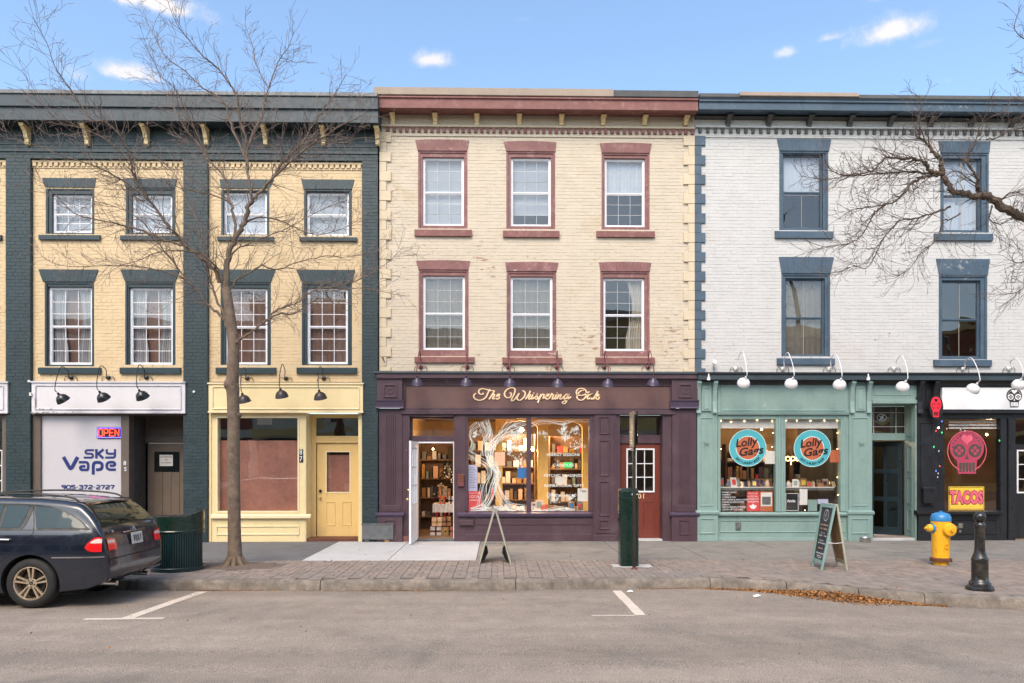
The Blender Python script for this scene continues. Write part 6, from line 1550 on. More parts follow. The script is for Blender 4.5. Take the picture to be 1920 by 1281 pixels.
for k in range(420):
    u = rnd.random() ** .7; a = rnd.random() * 6.283; rr = .36 * (1 - u) * rnd.uniform(.75, 1.05) + .02; z = G + .8 + u * 1.0
    x, y = cx + rr * math.cos(a), 2.4 + rr * math.sin(a); s = .05
    b.add([(x, y, z), (x + s * math.cos(a), y + s * math.sin(a), z - .03), (x - s * .3 * math.sin(a), y + s * .3 * math.cos(a), z + .03)], [(0, 1, 2)])
b.build('needles', 'green_paint', xt, kind='stuff')
b = MB()
for k in range(36):
    u = rnd.random(); a = rnd.random() * 6.283; rr = .37 * (1 - u) + .02; b.lathe([(0, -.022), (.02, -.01), (.022, .0), (.015, .016), (0, .022)], 7, (cx + rr * math.cos(a), 2.4 + rr * math.sin(a), G + .8 + u))
b.build('ornament', 'card_white', xt, smooth=True, kind='stuff')
def pendant(lab, px, py, d, group, m='bulb', r=.05, power=22):
    x, z = FX(px, -d), FZ(py, -d, px)
    t = thing('pendant_lamp', lab, 'pendant lamp', (x, d, z), group)
    MB().lathe([(0, -r), (r * .7, -r * .7), (r, 0), (r * .7, r * .7), (0, r)], 12, (x, d, z)).build('bulb', m, t, smooth=True)
    MB().tube([(x, d, z + r), (x, d, z + .5)], .006, 6).build('cord', 'ink_black', t)
    if power:
        l = bpy.data.lights.new('bulb_light', 'POINT'); l.energy = power; l.color = (1, .70, .40); l.shadow_soft_size = .06
        lo = bpy.data.objects.new('bulb_light', l); COL.objects.link(lo); lo.parent = t; lo.location = (0, -.12, -.06)
pendant('warm glowing bulb at the back of the purple shop, left of the mullion', 978, 806, 1.9, 'glowing bulbs in the purple shop', r=.06, power=38)
pendant('warm glowing bulb in the purple shop, right of the mullion', 999, 843, 1.3, 'glowing bulbs in the purple shop', r=.04, power=42)
pendant('warm glowing bulb high in the right pane of the purple shop', 1012, 808, 2.2, 'glowing bulbs in the purple shop', r=.06, power=70)
pendant('dim warm bulb over the doorway goods of the purple shop', 812, 842, 2.2, 'glowing bulbs in the purple shop', r=.025, power=9)
# yellow arches added inside, standing for the facade reflected in the glass
pt = thing('arch_reflection', 'added yellow arches standing for a facade reflected in the purple shop window', 'arch_reflection', (FX(1000, -1.0), 1.0, G))
for (a, b_) in ((929, 942), (1008, 1028), (1092, 1104)): bx('post', 'reflected_yellow', pt, FX(a, -.9), FX(b_, -.9), .9, 1.02, G + .02, zt_ + .25 if False else FZ(786, -.9), .006)
ac = MB(); n = 16
for (a, b_) in ((942, 1008), (1028, 1092)):
    xa_, xb_ = FX(a, -.9), FX(b_, -.9); zt2 = FZ(786, -.9); r_ = (xb_ - xa_) / 2; cx = (xa_ + xb_) / 2; zs = zt2 - .22
    prev = None
    for i in range(n + 1):
        t = math.pi * i / n; p = (cx - r_ * math.cos(t), zs + .18 * math.sin(t))
        if prev: ac.prism([prev, p, (p[0], zt2), (prev[0], zt2)], .92, 1.0)
        prev = p
ac.build('arch', 'reflected_yellow', pt)

# teal shop: round window decals, posters, neon, shelf of goods
for px, lab in ((1402, 'round teal and orange lettered decal on the left pane, half washed out by glare'), (1523, 'round teal and orange lettered decal on the right pane')):
    t = thing('window_decal', lab, 'window decal', (FX(px, -.045), .045, FZ(863)), 'round decals on the teal shop windows')
    cz = FZ(840 if px < 1450 else 841, -.045, px); cx = FX(px, -.045); rr = 35.5 / 83.0
    MB().disc(cx, cz, rr, rr * .99, .044, .0465, 40).build('disc', 'cyan_vinyl', t)
    MB().ring(cx, cz, rr * .64, rr * .64, rr * .03, .0425, .043, 40).ring(cx, cz, rr * .99, rr * .98, rr * .02, .0425, .043, 40).build('ring', 'window_paint', t)
    MB().disc(cx, cz, rr * .60, rr * .60, .041, .0435, 36).build('centre', 'orange_vinyl', t)
    text('lettering', 'Lolly', 'ink_black', t, cx - .05, cz + .12, .038, .25, shear=.25, bold=.006, depth=.001, fit=.52, rot=R(7))
    text('lettering', 'Gags', 'ink_black', t, cx + .06, cz - .08, .038, .25, shear=.25, bold=.006, depth=.001, fit=.56, rot=R(7))
    S = 'EAT•LAUGH•SHOP'
    for i, ch in enumerate(S):
        a = math.radians(-90 + (i - (len(S) - 1) / 2) * 7.2); text('letter', ch, 'ink_black', t, cx + math.cos(a) * rr * .81, cz + math.sin(a) * rr * .81, .042, .075, bold=.002, depth=.0008, rot=a + R(90))
pr = thing('poster', 'red local Canadian poster with a white maple leaf in the teal window', 'poster', (FX(1413), .06, FZ(958)))
MB().box(FX(1400.5, -.06), FX(1424, -.06), .06, .063, FZ(959, -.06), FZ(922, -.06)).build('sheet', 'poster_red', pr)
for t_, py, f_ in (('Proud To Be', 925.5, .2), ('LOCAL', 931, .24), ('CANADIAN', 936, .25), ('HOMEGROWN', 941, .25)): text('lettering', t_, 'chalk', pr, FX(1412, -.06), FZ(py, -.06, 1412), .057, .06, fit=f_, depth=.001)
leaf = [(0, -.5), (.03, -.22), (.3, -.26), (.24, -.14), (.5, .08), (.42, .12), (.46, .3), (.3, .25), (.26, .32), (.12, .18), (.16, .46), (.08, .4), (0, .58)]
leaf = leaf + [(-x, z) for x, z in leaf[::-1][1:-1]]
MB().prism([(FX(1412, -.06) + x * .17, FZ(951, -.06, 1412) + z * .15) for x, z in leaf], .056, .059).build('maple_leaf', 'chalk', pr)
po = poster('poster', 'orange and grey picture poster beside the red one in the teal window', 'orange_vinyl', 1424.6, 1449, 922, 959)
bx('picture', 'card_white', po, FX(1426.5, -.06), FX(1447.5, -.06), .058, .061, FZ(950, -.06), FZ(924, -.06), 0); bx('picture', 'galvanised', po, FX(1429, -.06), FX(1445, -.06), .056, .0575, FZ(947, -.06), FZ(932, -.06), 0)
poster('poster', 'pink and white flyer at the top right of the left teal pane', 'card_white', 1434, 1453, 846, 870)
poster('poster', 'orange and white flyer at the right edge of the right teal pane', 'orange_vinyl', 1556, 1575, 844, 867)
po = poster('poster', 'black framed poster in the bottom left of the right teal pane', 'ink_black', 1473, 1497, 925, 958)
text('lettering', 'Annie', 'chalk', po, FX(1483.5, -.06), FZ(939.5, -.06, 1483), .058, .09, fit=.19, depth=.001, bold=.003); MB().frame(FX(1473, -.06), FX(1497, -.06), FZ(958, -.06, 1485), FZ(925, -.06, 1485), .012, .057, .061).build('frame', 'card_white', po)
poster('poster', 'tall cream notice beside the black poster in the teal window', 'card_white', 1499, 1514, 917, 947)
poster('poster', 'pale green card low in the right teal pane', 'teal_trim', 1515, 1532, 937, 958.5)
poster('poster', 'white script flyer low in the right teal pane', 'poster_lilac', 1533, 1553, 936, 945, .075)
ml = thing('window_lettering', 'small white product list on the lower left teal pane', 'window lettering', (FX(1370, -.045), .045, FZ(957)))
for i, t_ in enumerate(('• FUNNY CARDS', '• PUPPETS', '• COFFEE & TEA', '• HOT CIDER & APPLE CIDER', '• COFFEE ALTERNATIVES', '• SNACKS', '• HOT & VEGAN OPTIONS', '• LOCAL GIFT DELIVERY')):
    text('lettering', t_, 'chalk', ml, FX(1351.5, -.045), FZ(923.5 + i * 4.6, -.045, 1360), .046, .048, align='LEFT', depth=.0008)
on = thing('neon_sign', 'warm yellow script open sign hanging in the right teal pane', 'neon sign', (FX(1488, -.2), .2, FZ(870)))
def pn(x, z): return (FX(1473, -.2) + x * .0122 * 10, .2, FZ(866, -.2, 1488) + z * .12)
tb = MB()
circ = lambda cx, cz, r_, a0, a1, n=12: [(cx + r_ * math.cos(a0 + (a1 - a0) * i / n), cz + r_ * math.sin(a0 + (a1 - a0) * i / n)) for i in range(n + 1)]
for P in (circ(.42, .6, .42, 0, 6.28), [(1.0, -.6), (1.0, .9)], circ(1.38, .6, .4, -3.1, 3.1), [(1.9, .55), (2.65, .6)], circ(2.28, .6, .4, .0, 5.4), [(2.85, .15), (2.85, 1.0)], circ(3.2, .6, .38, 3.14, 0, 10) + [(3.58, .15)]):
    tb.tube([pn(*p) for p in P], .010, 6)
tb.build('tube', 'neon_warm', on, smooth=True)
dkk = bx('display_shelf', 'galvanised', None, FX(1352), FX(1574), .25, .7, FZ(920, -.3), FZ(914, -.3), .004); tagit(dkk, 'patterned display shelf running behind both teal shop panes', 'shelf')
bx('cloth_edge', 'card_white', dkk, FX(1352), FX(1574), .245, .2495, FZ(915, -.3), FZ(913.3, -.3), 0)
for i in range(34):
    px = 1354 + 218 * (i + .5) / 34
    kd, cl = rnd.choice(['box', 'jar', 'card', 'card', 'card']), rnd.choice(cols)
    display_item(kd, FX(px, -.35), rnd.uniform(.32, .6), FZ(914, -.3, px) + .002, rnd.uniform(.09, .17), cl, f'{cname(cl)} {kname[kd]} on the teal shop shelf, {nth(i)} from the left', 'goods on the teal shop display shelf', 'gift')
shelving('dim shelves of toys at the back of the teal shop, left side', FX(1356, -2.8), FX(1450, -2.8), 2.8, 4, .6, .45, None, 15)
shelving('dim shelves of toys at the back of the teal shop, right side', FX(1480, -2.8), FX(1580, -2.8), 2.8, 4, .6, .45, None, 16)
st = thing('string_lights', 'string of small warm bulbs along the top of the teal shop window', 'string lights', (FX(1465, -.15), .08, FZ(790)))
b = MB(); w = MB()
for i, (px, py) in enumerate([(1352, 789), (1371, 791), (1396, 790), (1420, 788), (1448, 790), (1474, 789), (1494, 789), (1520, 789), (1546, 789), (1570, 789), (1449, 812), (1352, 842), (1570, 812), (1570, 842), (1448, 838), (1570, 895), (1571, 928), (1509, 957)]):
    b.lathe([(0, -.012), (.011, 0), (0, .012)], 6, (FX(px, -.08), .08, FZ(py, -.08, px)))
for a, c in ((1352, 1450), (1474, 1572)): w.tube([(FX(a + (c - a) * t / 8, -.08), .085, FZ(788.5 + 1.5 * math.sin(t * 1.6), -.12)) for t in range(9)], .003, 4)
b.build('bulb', 'bulb', st, kind='stuff'); w.build('wire', 'ink_black', st)
pendant('warm bulb deep inside the teal shop', 1428, 805, 2.3, 'warm bulbs inside the teal shop', r=.03, power=38)
pendant('second warm bulb deep inside the teal shop', 1530, 812, 2.3, 'warm bulbs inside the teal shop', r=.03, power=38)

# black shop: pink skull on the glass, TACOS card, coloured bulbs
t = thing('skull_decal', 'large pink sugar-skull decal on the glass of the black shopfront', 'window decal', (FX(1811, -.045), .045, FZ(892)))
skull(t, FX(1813, -.045), FZ(850, -.045, 1813), .98, .044, 'pink_vinyl', 'room_dark', heart_m='neon_pink_dull' if False else 'tacos_pink', sq=.98)
MB().ring(FX(1813, -.045), FZ(846, -.045, 1813), .455, .47, .018, .042, .043, 36).build('outline', 'tacos_pink', t)
t = thing('poster', 'yellow card with pink bubble lettering in the black shop window', 'poster', (FX(1812, -.05), .05, FZ(957)))
MB().box(FX(1779, -.05), FX(1845.5, -.05), .055, .06, FZ(956.5, -.05, 1812), FZ(912.5, -.05, 1812)).build('card', 'tacos_yellow', t)
MB().frame(FX(1780.5, -.05), FX(1844, -.05), FZ(955, -.05, 1812), FZ(914, -.05, 1812), .008, .052, .0545).build('border', 'ink_black', t)
text('lettering', 'TACOS', 'ink_black', t, FX(1812, -.05), FZ(934, -.05, 1812), .050, .38, fit=.80, depth=.001, bold=.034)
text('lettering', 'TACOS', 'tacos_pink', t, FX(1812, -.05), FZ(934, -.05, 1812), .046, .38, fit=.77, depth=.001, bold=.022)
for i, (px, py, m_) in enumerate(((1766, 790, 'bulb_blue'), (1760, 802, 'bulb'), (1755, 808, 'bulb_red'), (1766, 811, 'bulb_green'), (1751, 838, 'bulb_green'), (1760, 846, 'card_white'), (1762, 874, 'bulb_red'), (1755, 883, 'bulb_blue'), (1759, 888, 'card_white'), (1758, 895, 'card_white'), (1874, 826, 'bulb_green'), (1801, 806, 'card_white'), (1809, 808, 'card_white'), (1775, 804, 'card_white'))):
    o = MB().lathe([(0, -.03), (.014, -.01), (.012, .012), (0, .02)], 8, (FX(px, .07), -.07, FZ(py, .07, px))).build('festoon_bulb', m_, smooth=True); tagit(o, ['blue bulb at the top of the left wire by the black window', 'warm lit bulb near the top of the left wire, under the neon skull', 'red bulb just under the neon skull', 'green bulb at the top left corner of the skull window', 'green bulb halfway down the black pilaster', 'white bulb below the green one on the black pilaster', 'red bulb on the wire left of the pink skull eyes', 'blue bulb low on the black pilaster', 'upper white bulb low on the black pilaster', 'lower white bulb above the black letter box', 'green bulb on the right frame of the skull window', 'white bulb hanging above the pink skull, left one', 'white bulb hanging above the pink skull, right one', 'white bulb at the top left inside edge of the skull window'][i], 'bulb', 'festoon bulbs round the black shop window')
wz = MB().tube(smooth_line([(FX(a, .06), -.062, FZ(c, .06, a)) for a, c in ((1770, 788), (1764, 795), (1757, 812), (1752, 840), (1763, 860), (1758, 885), (1764, 915), (1757, 940))], 5), .004, 5).tube(smooth_line([(FX(a, .06), -.062, FZ(c, .06, a)) for a, c in ((1768, 788), (1800, 797), (1840, 792), (1873, 800), (1876, 830))], 5), .004, 5).build('festoon_wire', 'ink_black'); tagit(wz, 'thin dark wire carrying the coloured bulbs round the black window', 'wire')
rb = MB().tube([(FX(1350, -.1), .1, FZ(785, -.1)), (FX(1576, -.1), .1, FZ(785, -.1))], .02, 10).box(FX(1350, -.1), FX(1576, -.1), .10, .104, FZ(803, -.1), FZ(785, -.1)).build('reflection_band', 'card_white'); tagit(rb, 'added cream strip standing for a pale reflection along the top of the teal shop window', 'blind')  # cream strip added for the pale facade reflected in the panes
bc = MB()
for k in range(3):
    z = FZ(789 + k * 5.6, -.12, 1820); x = FX(1779, -.12)
    while x < FX(1873, -.12) - .05:
        w_ = rnd.uniform(.12, .3); bc.box(x, min(x + w_, FX(1873, -.12)), .12, .14, z - .05, z - .008); x += w_ + .012
o = bc.build('wooden_valance', 'card_white'); tagit(o, 'row of pale bleached wood pieces hung along the top of the skull window', 'valance')
pendant('warm bulb inside the black shop', 1850, 815, 1.8, None, r=.03, power=12)
# ================================================================ STREET FURNITURE
# fire hydrant
c = PG(1764, 1059, SW); S = 1400 / (c.y + 16.8) ; u = 1 / S
hy = thing('fire_hydrant', 'yellow fire hydrant with a blue cap standing on the brick pavement', 'fire hydrant', (c.x, c.y, SW))
zz_ = lambda py: (1059 - py) * u
MB().lathe([(.0, 0), (13 * u, 0), (13 * u, zz_(1052)), (14.5 * u, zz_(1050)), (14.6 * u, zz_(1046)), (15 * u, zz_(1035)), (16 * u, zz_(1000)), (17 * u, zz_(985)), (17.3 * u, zz_(977)), (17.3 * u, zz_(975)), (0, zz_(975))], 32).build('barrel', 'hydrant_yellow', hy, smooth=True, local=True)
MB().lathe([(0, zz_(1051)), (18.5 * u, zz_(1051)), (18.8 * u, zz_(1049)), (18.8 * u, zz_(1046.5)), (15 * u, zz_(1045)), (0, zz_(1045))], 32).build('flange', 'rust', hy, smooth=True, local=True)
b = MB()
for i in range(8): a = i * .785 + .2; b.lathe([(0, 0), (2 * u, 0), (2 * u, 7 * u), (0, 7 * u)], 6, (16.8 * u * math.cos(a), 16.8 * u * math.sin(a), zz_(1053)))
b.build('bolt', 'rust', hy, local=True, kind='stuff')
MB().lathe([(0, zz_(976)), (17.8 * u, zz_(976)), (18 * u, zz_(974)), (17 * u, zz_(967)), (14.5 * u, zz_(962.5)), (8 * u, zz_(960)), (3.5 * u, zz_(959.5)), (3.5 * u, zz_(957)), (0, zz_(957))], 32).build('cap', 'hydrant_blue', hy, smooth=True, local=True)
for sg_, m_ in ((-1, 'hydrant_blue'), (1, 'hydrant_yellow')):
    zc = zz_(989.5)
    MB().lathe([(0, sg_ * 14 * u), (9.5 * u, sg_ * 14 * u), (9.5 * u, sg_ * 18.5 * u), (0, sg_ * 18.5 * u)], 18, (0, 0, zc), 'X').build('collar', m_, hy, local=True)
    MB().lathe([(7.2 * u, sg_ * 18 * u), (7.4 * u, sg_ * 23 * u), (6 * u, sg_ * 26 * u), (3 * u, sg_ * 27 * u), (2.8 * u, sg_ * 30.5 * u), (0, sg_ * 30.5 * u)], 18, (0, 0, zc), 'X').build('nozzle', 'hydrant_yellow', hy, smooth=True, local=True)
MB().lathe([(12.5 * u, -12 * u), (12.5 * u, -20 * u), (11 * u, -22.5 * u), (5 * u, -24 * u), (3 * u, -24.5 * u), (2.6 * u, -28 * u), (0, -28 * u)], 22, (5.5 * u, 0, zz_(991)), 'Y').build('nozzle', 'hydrant_yellow', hy, smooth=True, local=True)
MB().frame(-2 * u, 5 * u, zz_(1027), zz_(1018), 1 * u, -17.0 * u, -15 * u).build('cast_mark', 'hydrant_yellow', hy, local=True)
MB().tube([(26 * u, -4 * u, zz_(989)), (33 * u, -6 * u, zz_(985))], 1 * u, 6).box(30 * u, 38 * u, -7 * u, -6 * u, zz_(989), zz_(980)).box(31 * u, 34 * u, -8 * u, -5 * u, zz_(997), zz_(993)).build('tag', 'sign_metal', hy, local=True)
# bollard
c = PG(1837, 1106, SW); u = (c.y + 16.8) / 1400
bo = thing('bollard', 'black cast iron bollard with a ball top near the kerb corner', 'bollard', (c.x, c.y, SW))
zz_ = lambda py: (1106 - py) * u
MB().lathe([(0, 0), (23.8 * u, 0), (24 * u, zz_(1103)), (23 * u, zz_(1099.5)), (19 * u, zz_(1097)), (18.8 * u, zz_(1092)), (17 * u, zz_(1090)), (14.2 * u, zz_(1086)), (13.9 * u, zz_(1080)), (13.9 * u, zz_(1052)), (14.4 * u, zz_(1050)), (14.4 * u, zz_(1047)), (13 * u, zz_(1044)), (10 * u, zz_(1035)), (9 * u, zz_(1028)), (8.4 * u, zz_(990)), (9.6 * u, zz_(986)), (10 * u, zz_(983)), (9 * u, zz_(980)), (5.6 * u, zz_(977)), (5.4 * u, zz_(975))], 28).build('post', 'bollard_black', bo, smooth=True, local=True)
MB().lathe([(5.4 * u, zz_(975.2))] + [(10.7 * u * math.sin(t), zz_(968) - 10.7 * u * math.cos(t)) for t in [.55 + i * .26 for i in range(10)]] + [(0, zz_(957.3))], 28).build('ball', 'bollard_black', bo, smooth=True, local=True)
b = MB()
for i in range(8): a = i * .785; b.box(13.7 * u * math.cos(a) - .004, 13.7 * u * math.cos(a) + .004, 13.7 * u * math.sin(a) - .004, 13.7 * u * math.sin(a) + .004, zz_(1085), zz_(1053))
b.build('rib', 'bollard_black', bo, local=True)
# pay station and sign post
u = (METER_Y + 16.8) / 1400
pad = MB().box(METER_X - 36 * u, METER_X + 38 * u, METER_Y - .13, METER_Y + .17, SW - .05, SW + .004).build('concrete_footing', 'concrete_pad', sidewalk, bevel=.004)
pm = thing('parking_meter', 'dark green slim parking pay station on a pale concrete footing', 'pay station', (METER_X - 5 * u, METER_Y + .02, SW))
w = 17 * u; h = 146 * u; ch = .035
oct_ = [(-w + ch, -.13), (w - ch, -.13), (w, -.13 + ch), (w, .12), (w - ch, .15), (-w + ch, .15), (-w, .12), (-w, -.13 + ch)]
m = MB(); n = 8
for z, s_ in ((0, 1), (h - .06, 1), (h - .015, .93), (h, .8)): m.v += [(x * s_, y * s_, z) for x, y in oct_]
for j in range(3): m.f += [(j * n + i, j * n + (i + 1) % n, (j + 1) * n + (i + 1) % n, (j + 1) * n + i) for i in range(n)]
m.f.append(tuple(3 * n + i for i in range(n)))
m.build('cabinet', 'meter_green', pm, local=True, bevel=.006)
MB().box(-w - .018, -w - .001, -.08, .10, h - .60, h - .03).build('side_panel', 'bollard_black', pm, local=True, bevel=.004)
MB().box(-w + .02, w - .02, -.138, -.1305, .10, h - .16).build('door_panel', 'meter_green', pm, local=True, bevel=.004)
k_ = text('numeral', '3', 'chalk', pm, METER_X - 5 * u + .085, SW + h - .10, METER_Y + .02 - .134, .075, depth=.001, xs=.9)
MB().disc(.045, h - .10, .014, .018, -.134, -.131, 12).prism([(.108, h - .10), (.13, h - .085), (.13, h - .115)], -.134, -.131).build('mark', 'chalk', pm, local=True)
c = PG(1189, 1067, SW); u = (c.y + 16.8) / 1400
sp = thing('sign_post', 'thin rusty brown sign post with sign plates seen edge-on in front of the pay station', 'sign post', (c.x, c.y, SW))
H = (1067 - 771) * u
MB().box(-2.9 * u, 2.9 * u, -.022, .022, 0, H - .05).build('post', 'post_brown', sp, local=True, bevel=.004)
MB().lathe([(.055, 0), (.05, .02), (.035, .03)], 14).build('base', 'rust', sp, local=True)
for x, z0, z1, m_, d0 in ((-.038, H - .60, H - .0, 'sign_metal', .20), (.030, H - .55, H + .01, 'bollard_black', .17), (-.036, H - .66, H - .62, 'sign_metal', .15)):
    MB().box(x - .004, x + .004, -d0, d0, z0, z1).build('sign_plate', m_, sp, local=True, bevel=.003)
b = MB()
for i in range(11): b.box(-.0475, -.0425, -.15, .13 - (i % 3) * .05, H - .07 - i * .047, H - .05 - i * .047)
b.build('print', 'ink_black', sp, local=True)
b = MB()
for z in (H - .1, H - .45): b.tube([(-.06, 0, z), (.05, 0, z)], .008, 6)
b.build('bolt', 'sign_metal', sp, local=True)

# litter bin: half round of vertical bars with a taller hooded side
c = PG(330, 1073, SW); u = (c.y + 16.8) / 1400
bn = thing('litter_bin', 'dark green slatted litter receptacle with a raised hooded side behind the car', 'litter bin', (c.x - .10, c.y + .30, SW))
Rb = 46 * u
first = None
for i in range(34):
    a = math.pi * (1.0 + .02) + math.pi * .96 * i / 33
    x, y = Rb * math.cos(a), Rb * math.sin(a)
    hb = (.66 if i < 23 else .66 + .36 * (i - 22) / 11)
    s = MB().box(-.011, .011, -.006, .006, .04, hb)
    if i < 23:
        if first is None: first = s.build('bar', 'bin_green', bn, local=True, bevel=.002); o = first
        else: o = first.copy(); COL.objects.link(o)
    else: o = s.build('bar', 'bin_green', bn, local=True, bevel=.002)
    o.location = (x, y, 0); o.rotation_euler = (0, 0, a + math.pi / 2)
def arc_band(r0, r1, z0f, z1f, a0, a1, n=24):
    m = MB()
    for i in range(n + 1):
        a = a0 + (a1 - a0) * i / n; t = i / n
        for r, z in ((r0, z0f(t)), (r1, z0f(t)), (r1, z1f(t)), (r0, z1f(t))): m.v.append((r * math.cos(a), r * math.sin(a), z))
        if i:
            k = 4 * i
            for q in range(4): m.f.append((k - 4 + q, k + q, k + (q + 1) % 4, k - 4 + (q + 1) % 4))
    m.f += [(0, 1, 2, 3), (4 * n + 3, 4 * n + 2, 4 * n + 1, 4 * n)]
    return m
PI = math.pi
arc_band(Rb - .03, Rb + .01, lambda t: .66, lambda t: .90, PI * 1.0, PI * 1.7).build('top_band', 'meter_green', bn, local=True, smooth=True)
arc_band(Rb - .03, Rb + .012, lambda t: .0, lambda t: .05, PI * .0, PI * 2.0, 40).build('base_ring', 'bin_green', bn, local=True, smooth=True)
arc_band(Rb - .035, Rb - .02, lambda t: .03, lambda t: .88, PI * 0, PI * 2, 40).build('liner', 'car_dark', bn, local=True, smooth=True)
arc_band(Rb - .02, Rb + .014, lambda t: .62, lambda t: .90 + .10 * math.sin(min(1, t * 1.5) * PI / 2), PI * 1.7, PI * 2.35, 20).build('hood', 'meter_green', bn, local=True, smooth=True)
MB().lathe([(Rb + .018, .645), (Rb + .026, .66), (Rb + .018, .675)], 40).lathe([(Rb + .018, .05), (Rb + .026, .06), (Rb + .018, .07)], 40).build('hoop', 'meter_green', bn, local=True, smooth=True)
MB().lathe([(0, .87), (Rb - .1, .88), (Rb - .03, .895)], 30).build('lid', 'bollard_black', bn, local=True, smooth=True)

# grey planter with pipe rail
px0, px1 = 678.5, 737.5; y0 = PG(700, 1017, SW).y
x0, x1 = FX(px0, -y0), FX(px1, -y0)
pl = thing('planter', 'grey metal trough planter with a pipe rail behind it, beside the purple pilaster', 'planter', ((x0 + x1) / 2, y0 + .1, SW))
z0, z1 = FZ(1012, -y0 - .0, 700), FZ(982, -y0, 700)
MB().box(x0, x1, y0, y0 + .22, z0, z1).build('trough', 'galvanised', pl, bevel=.008)
MB().frame(x0 - .01, x1 + .01, z1 - .03, z1 + .004, .02, y0 - .008, y0 - .001, wb=.004, wt=.02).build('rim', 'galvanised', pl)
for a in (x0 + .10, x1 - .15): MB().box(a - .05, a + .05, y0 + .02, y0 + .2, SW, z0 - .001).build('foot', 'wood_raw' if a > x0 + .2 else 'galvanised', pl, bevel=.004)
b = MB(); zr = FZ(976.5, -y0, 700); xa_, xb_ = x0 + .07, x1 - .11
b.tube([(xa_, y0 + .12, zr), (xb_, y0 + .12, zr)], .020, 12)
for x in (xa_, (xa_ + xb_) / 2, xb_): b.tube([(x - .03, y0 + .12, zr), (x + .03, y0 + .12, zr)], .030, 12)
for x in (xa_, xb_): b.tube([(x, y0 + .12, z1 - .02), (x, y0 + .12, zr + (.05 if x == xb_ else .0))], .020, 12)
b.build('pipe_rail', 'pipe_grey', pl, smooth=True)
MB().box(x0 + .012, x1 - .012, y0 + .012, y0 + .208, z1 - .04, z1 - .02).build('earth', 'soil', pl)
# edge-on A-frame board with sand bags
c1, c2 = PG(899, 1056, SW), PG(958, 1060, SW); yb = (c1.y + c2.y) / 2; 
af = thing('a_frame_sign', 'pale green A-frame pavement sign seen edge-on, weighted with black sandbags', 'pavement sign', ((c1.x + c2.x) / 2, yb + .3, SW))
hw = (c2.x - c1.x) / 2; hh = (1058 - 957) * (yb + 16.8) / 1400
for s_ in (-1, 1):
    th = .022
    d = Vector((-s_ * hw, 0, hh)).normalized(); nrm = Vector((d.z, 0, -d.x)) * th / 2
    a0 = Vector((s_ * hw, 0, 0)); a1 = Vector((s_ * .012, 0, hh))
    def strip(u0, u1, y0, y1, name, m, t=1.0):
        p, q = a0.lerp(a1, u0), a0.lerp(a1, u1); nn = nrm * t
        return MB().add([tuple(v) for v in (p - nn + Vector((0, y0, 0)), p + nn + Vector((0, y0, 0)), q + nn + Vector((0, y0, 0)), q - nn + Vector((0, y0, 0)), p - nn + Vector((0, y1, 0)), p + nn + Vector((0, y1, 0)), q + nn + Vector((0, y1, 0)), q - nn + Vector((0, y1, 0)))],
                 [(0, 1, 2, 3), (7, 6, 5, 4), (1, 5, 6, 2), (0, 3, 7, 4), (3, 2, 6, 7), (0, 4, 5, 1)]).build(name, m, af, local=True)
    strip(0, 1, -.30, -.262, 'leg', 'aframe_grey', 1.1); strip(0, 1, .262, .30, 'leg', 'aframe_grey', 1.1)
    strip(.10, 1, -.262, .262, 'board', 'chalkboard', .5); strip(.04, .10, -.262, .262, 'rail', 'aframe_grey'); strip(.94, 1.0, -.261, .261, 'rail', 'aframe_grey', .9)
    sb = MB(); 
    p = a0.lerp(a1, .04); q = a0.lerp(a1, .30); n = 8
    for j in range(n + 1):
        u_ = j / n; c = p.lerp(q, u_); t = .085 * (math.sin(PI * min(1, max(.0, u_ * .96 + .02)))) ** .35 + .008 * math.sin(u_ * 14)
        for (yy) in (-.20, -.15, 0, .15, .20):
            k_ = 1 - (abs(yy) / .22) ** 4
            sb.v.append((c.x - s_ * .012, yy, c.z)); sb.v.append((c.x - s_ * (.014 + t * max(.15, k_)), yy, c.z - .01))
    for j in range(n):
        for i in range(4):
            a = j * 10 + i * 2; sb.f.append((a + 1, a + 3, a + 13, a + 11) if s_ > 0 else (a + 11, a + 13, a + 3, a + 1)); sb.f.append((a, a + 10, a + 12, a + 2))
        sb.f.append((j * 10, j * 10 + 1, j * 10 + 11, j * 10 + 10)); sb.f.append((j * 10 + 8, j * 10 + 18, j * 10 + 19, j * 10 + 9))
    o = sb.build('sandbag', 'car_trim', None, smooth=True, local=True); o.location = wloc(af); tagit(o, ('left' if s_ < 0 else 'right') + ' black sandbag strapped inside the foot of the edge-on pavement sign', 'sandbag', 'sandbags of the pavement sign')
MB().tube([(-.02, -.25, hh - .01), (.02, -.25, hh - .01)], .008, 6).tube([(-.02, .25, hh - .01), (.02, .25, hh - .01)], .008, 6).build('hinge', 'steel', af, local=True)
MB().tube([(-hw * .62, -.24, hh * .38), (hw * .62, -.24, hh * .38)], .003, 5).build('chain', 'steel', af, local=True)
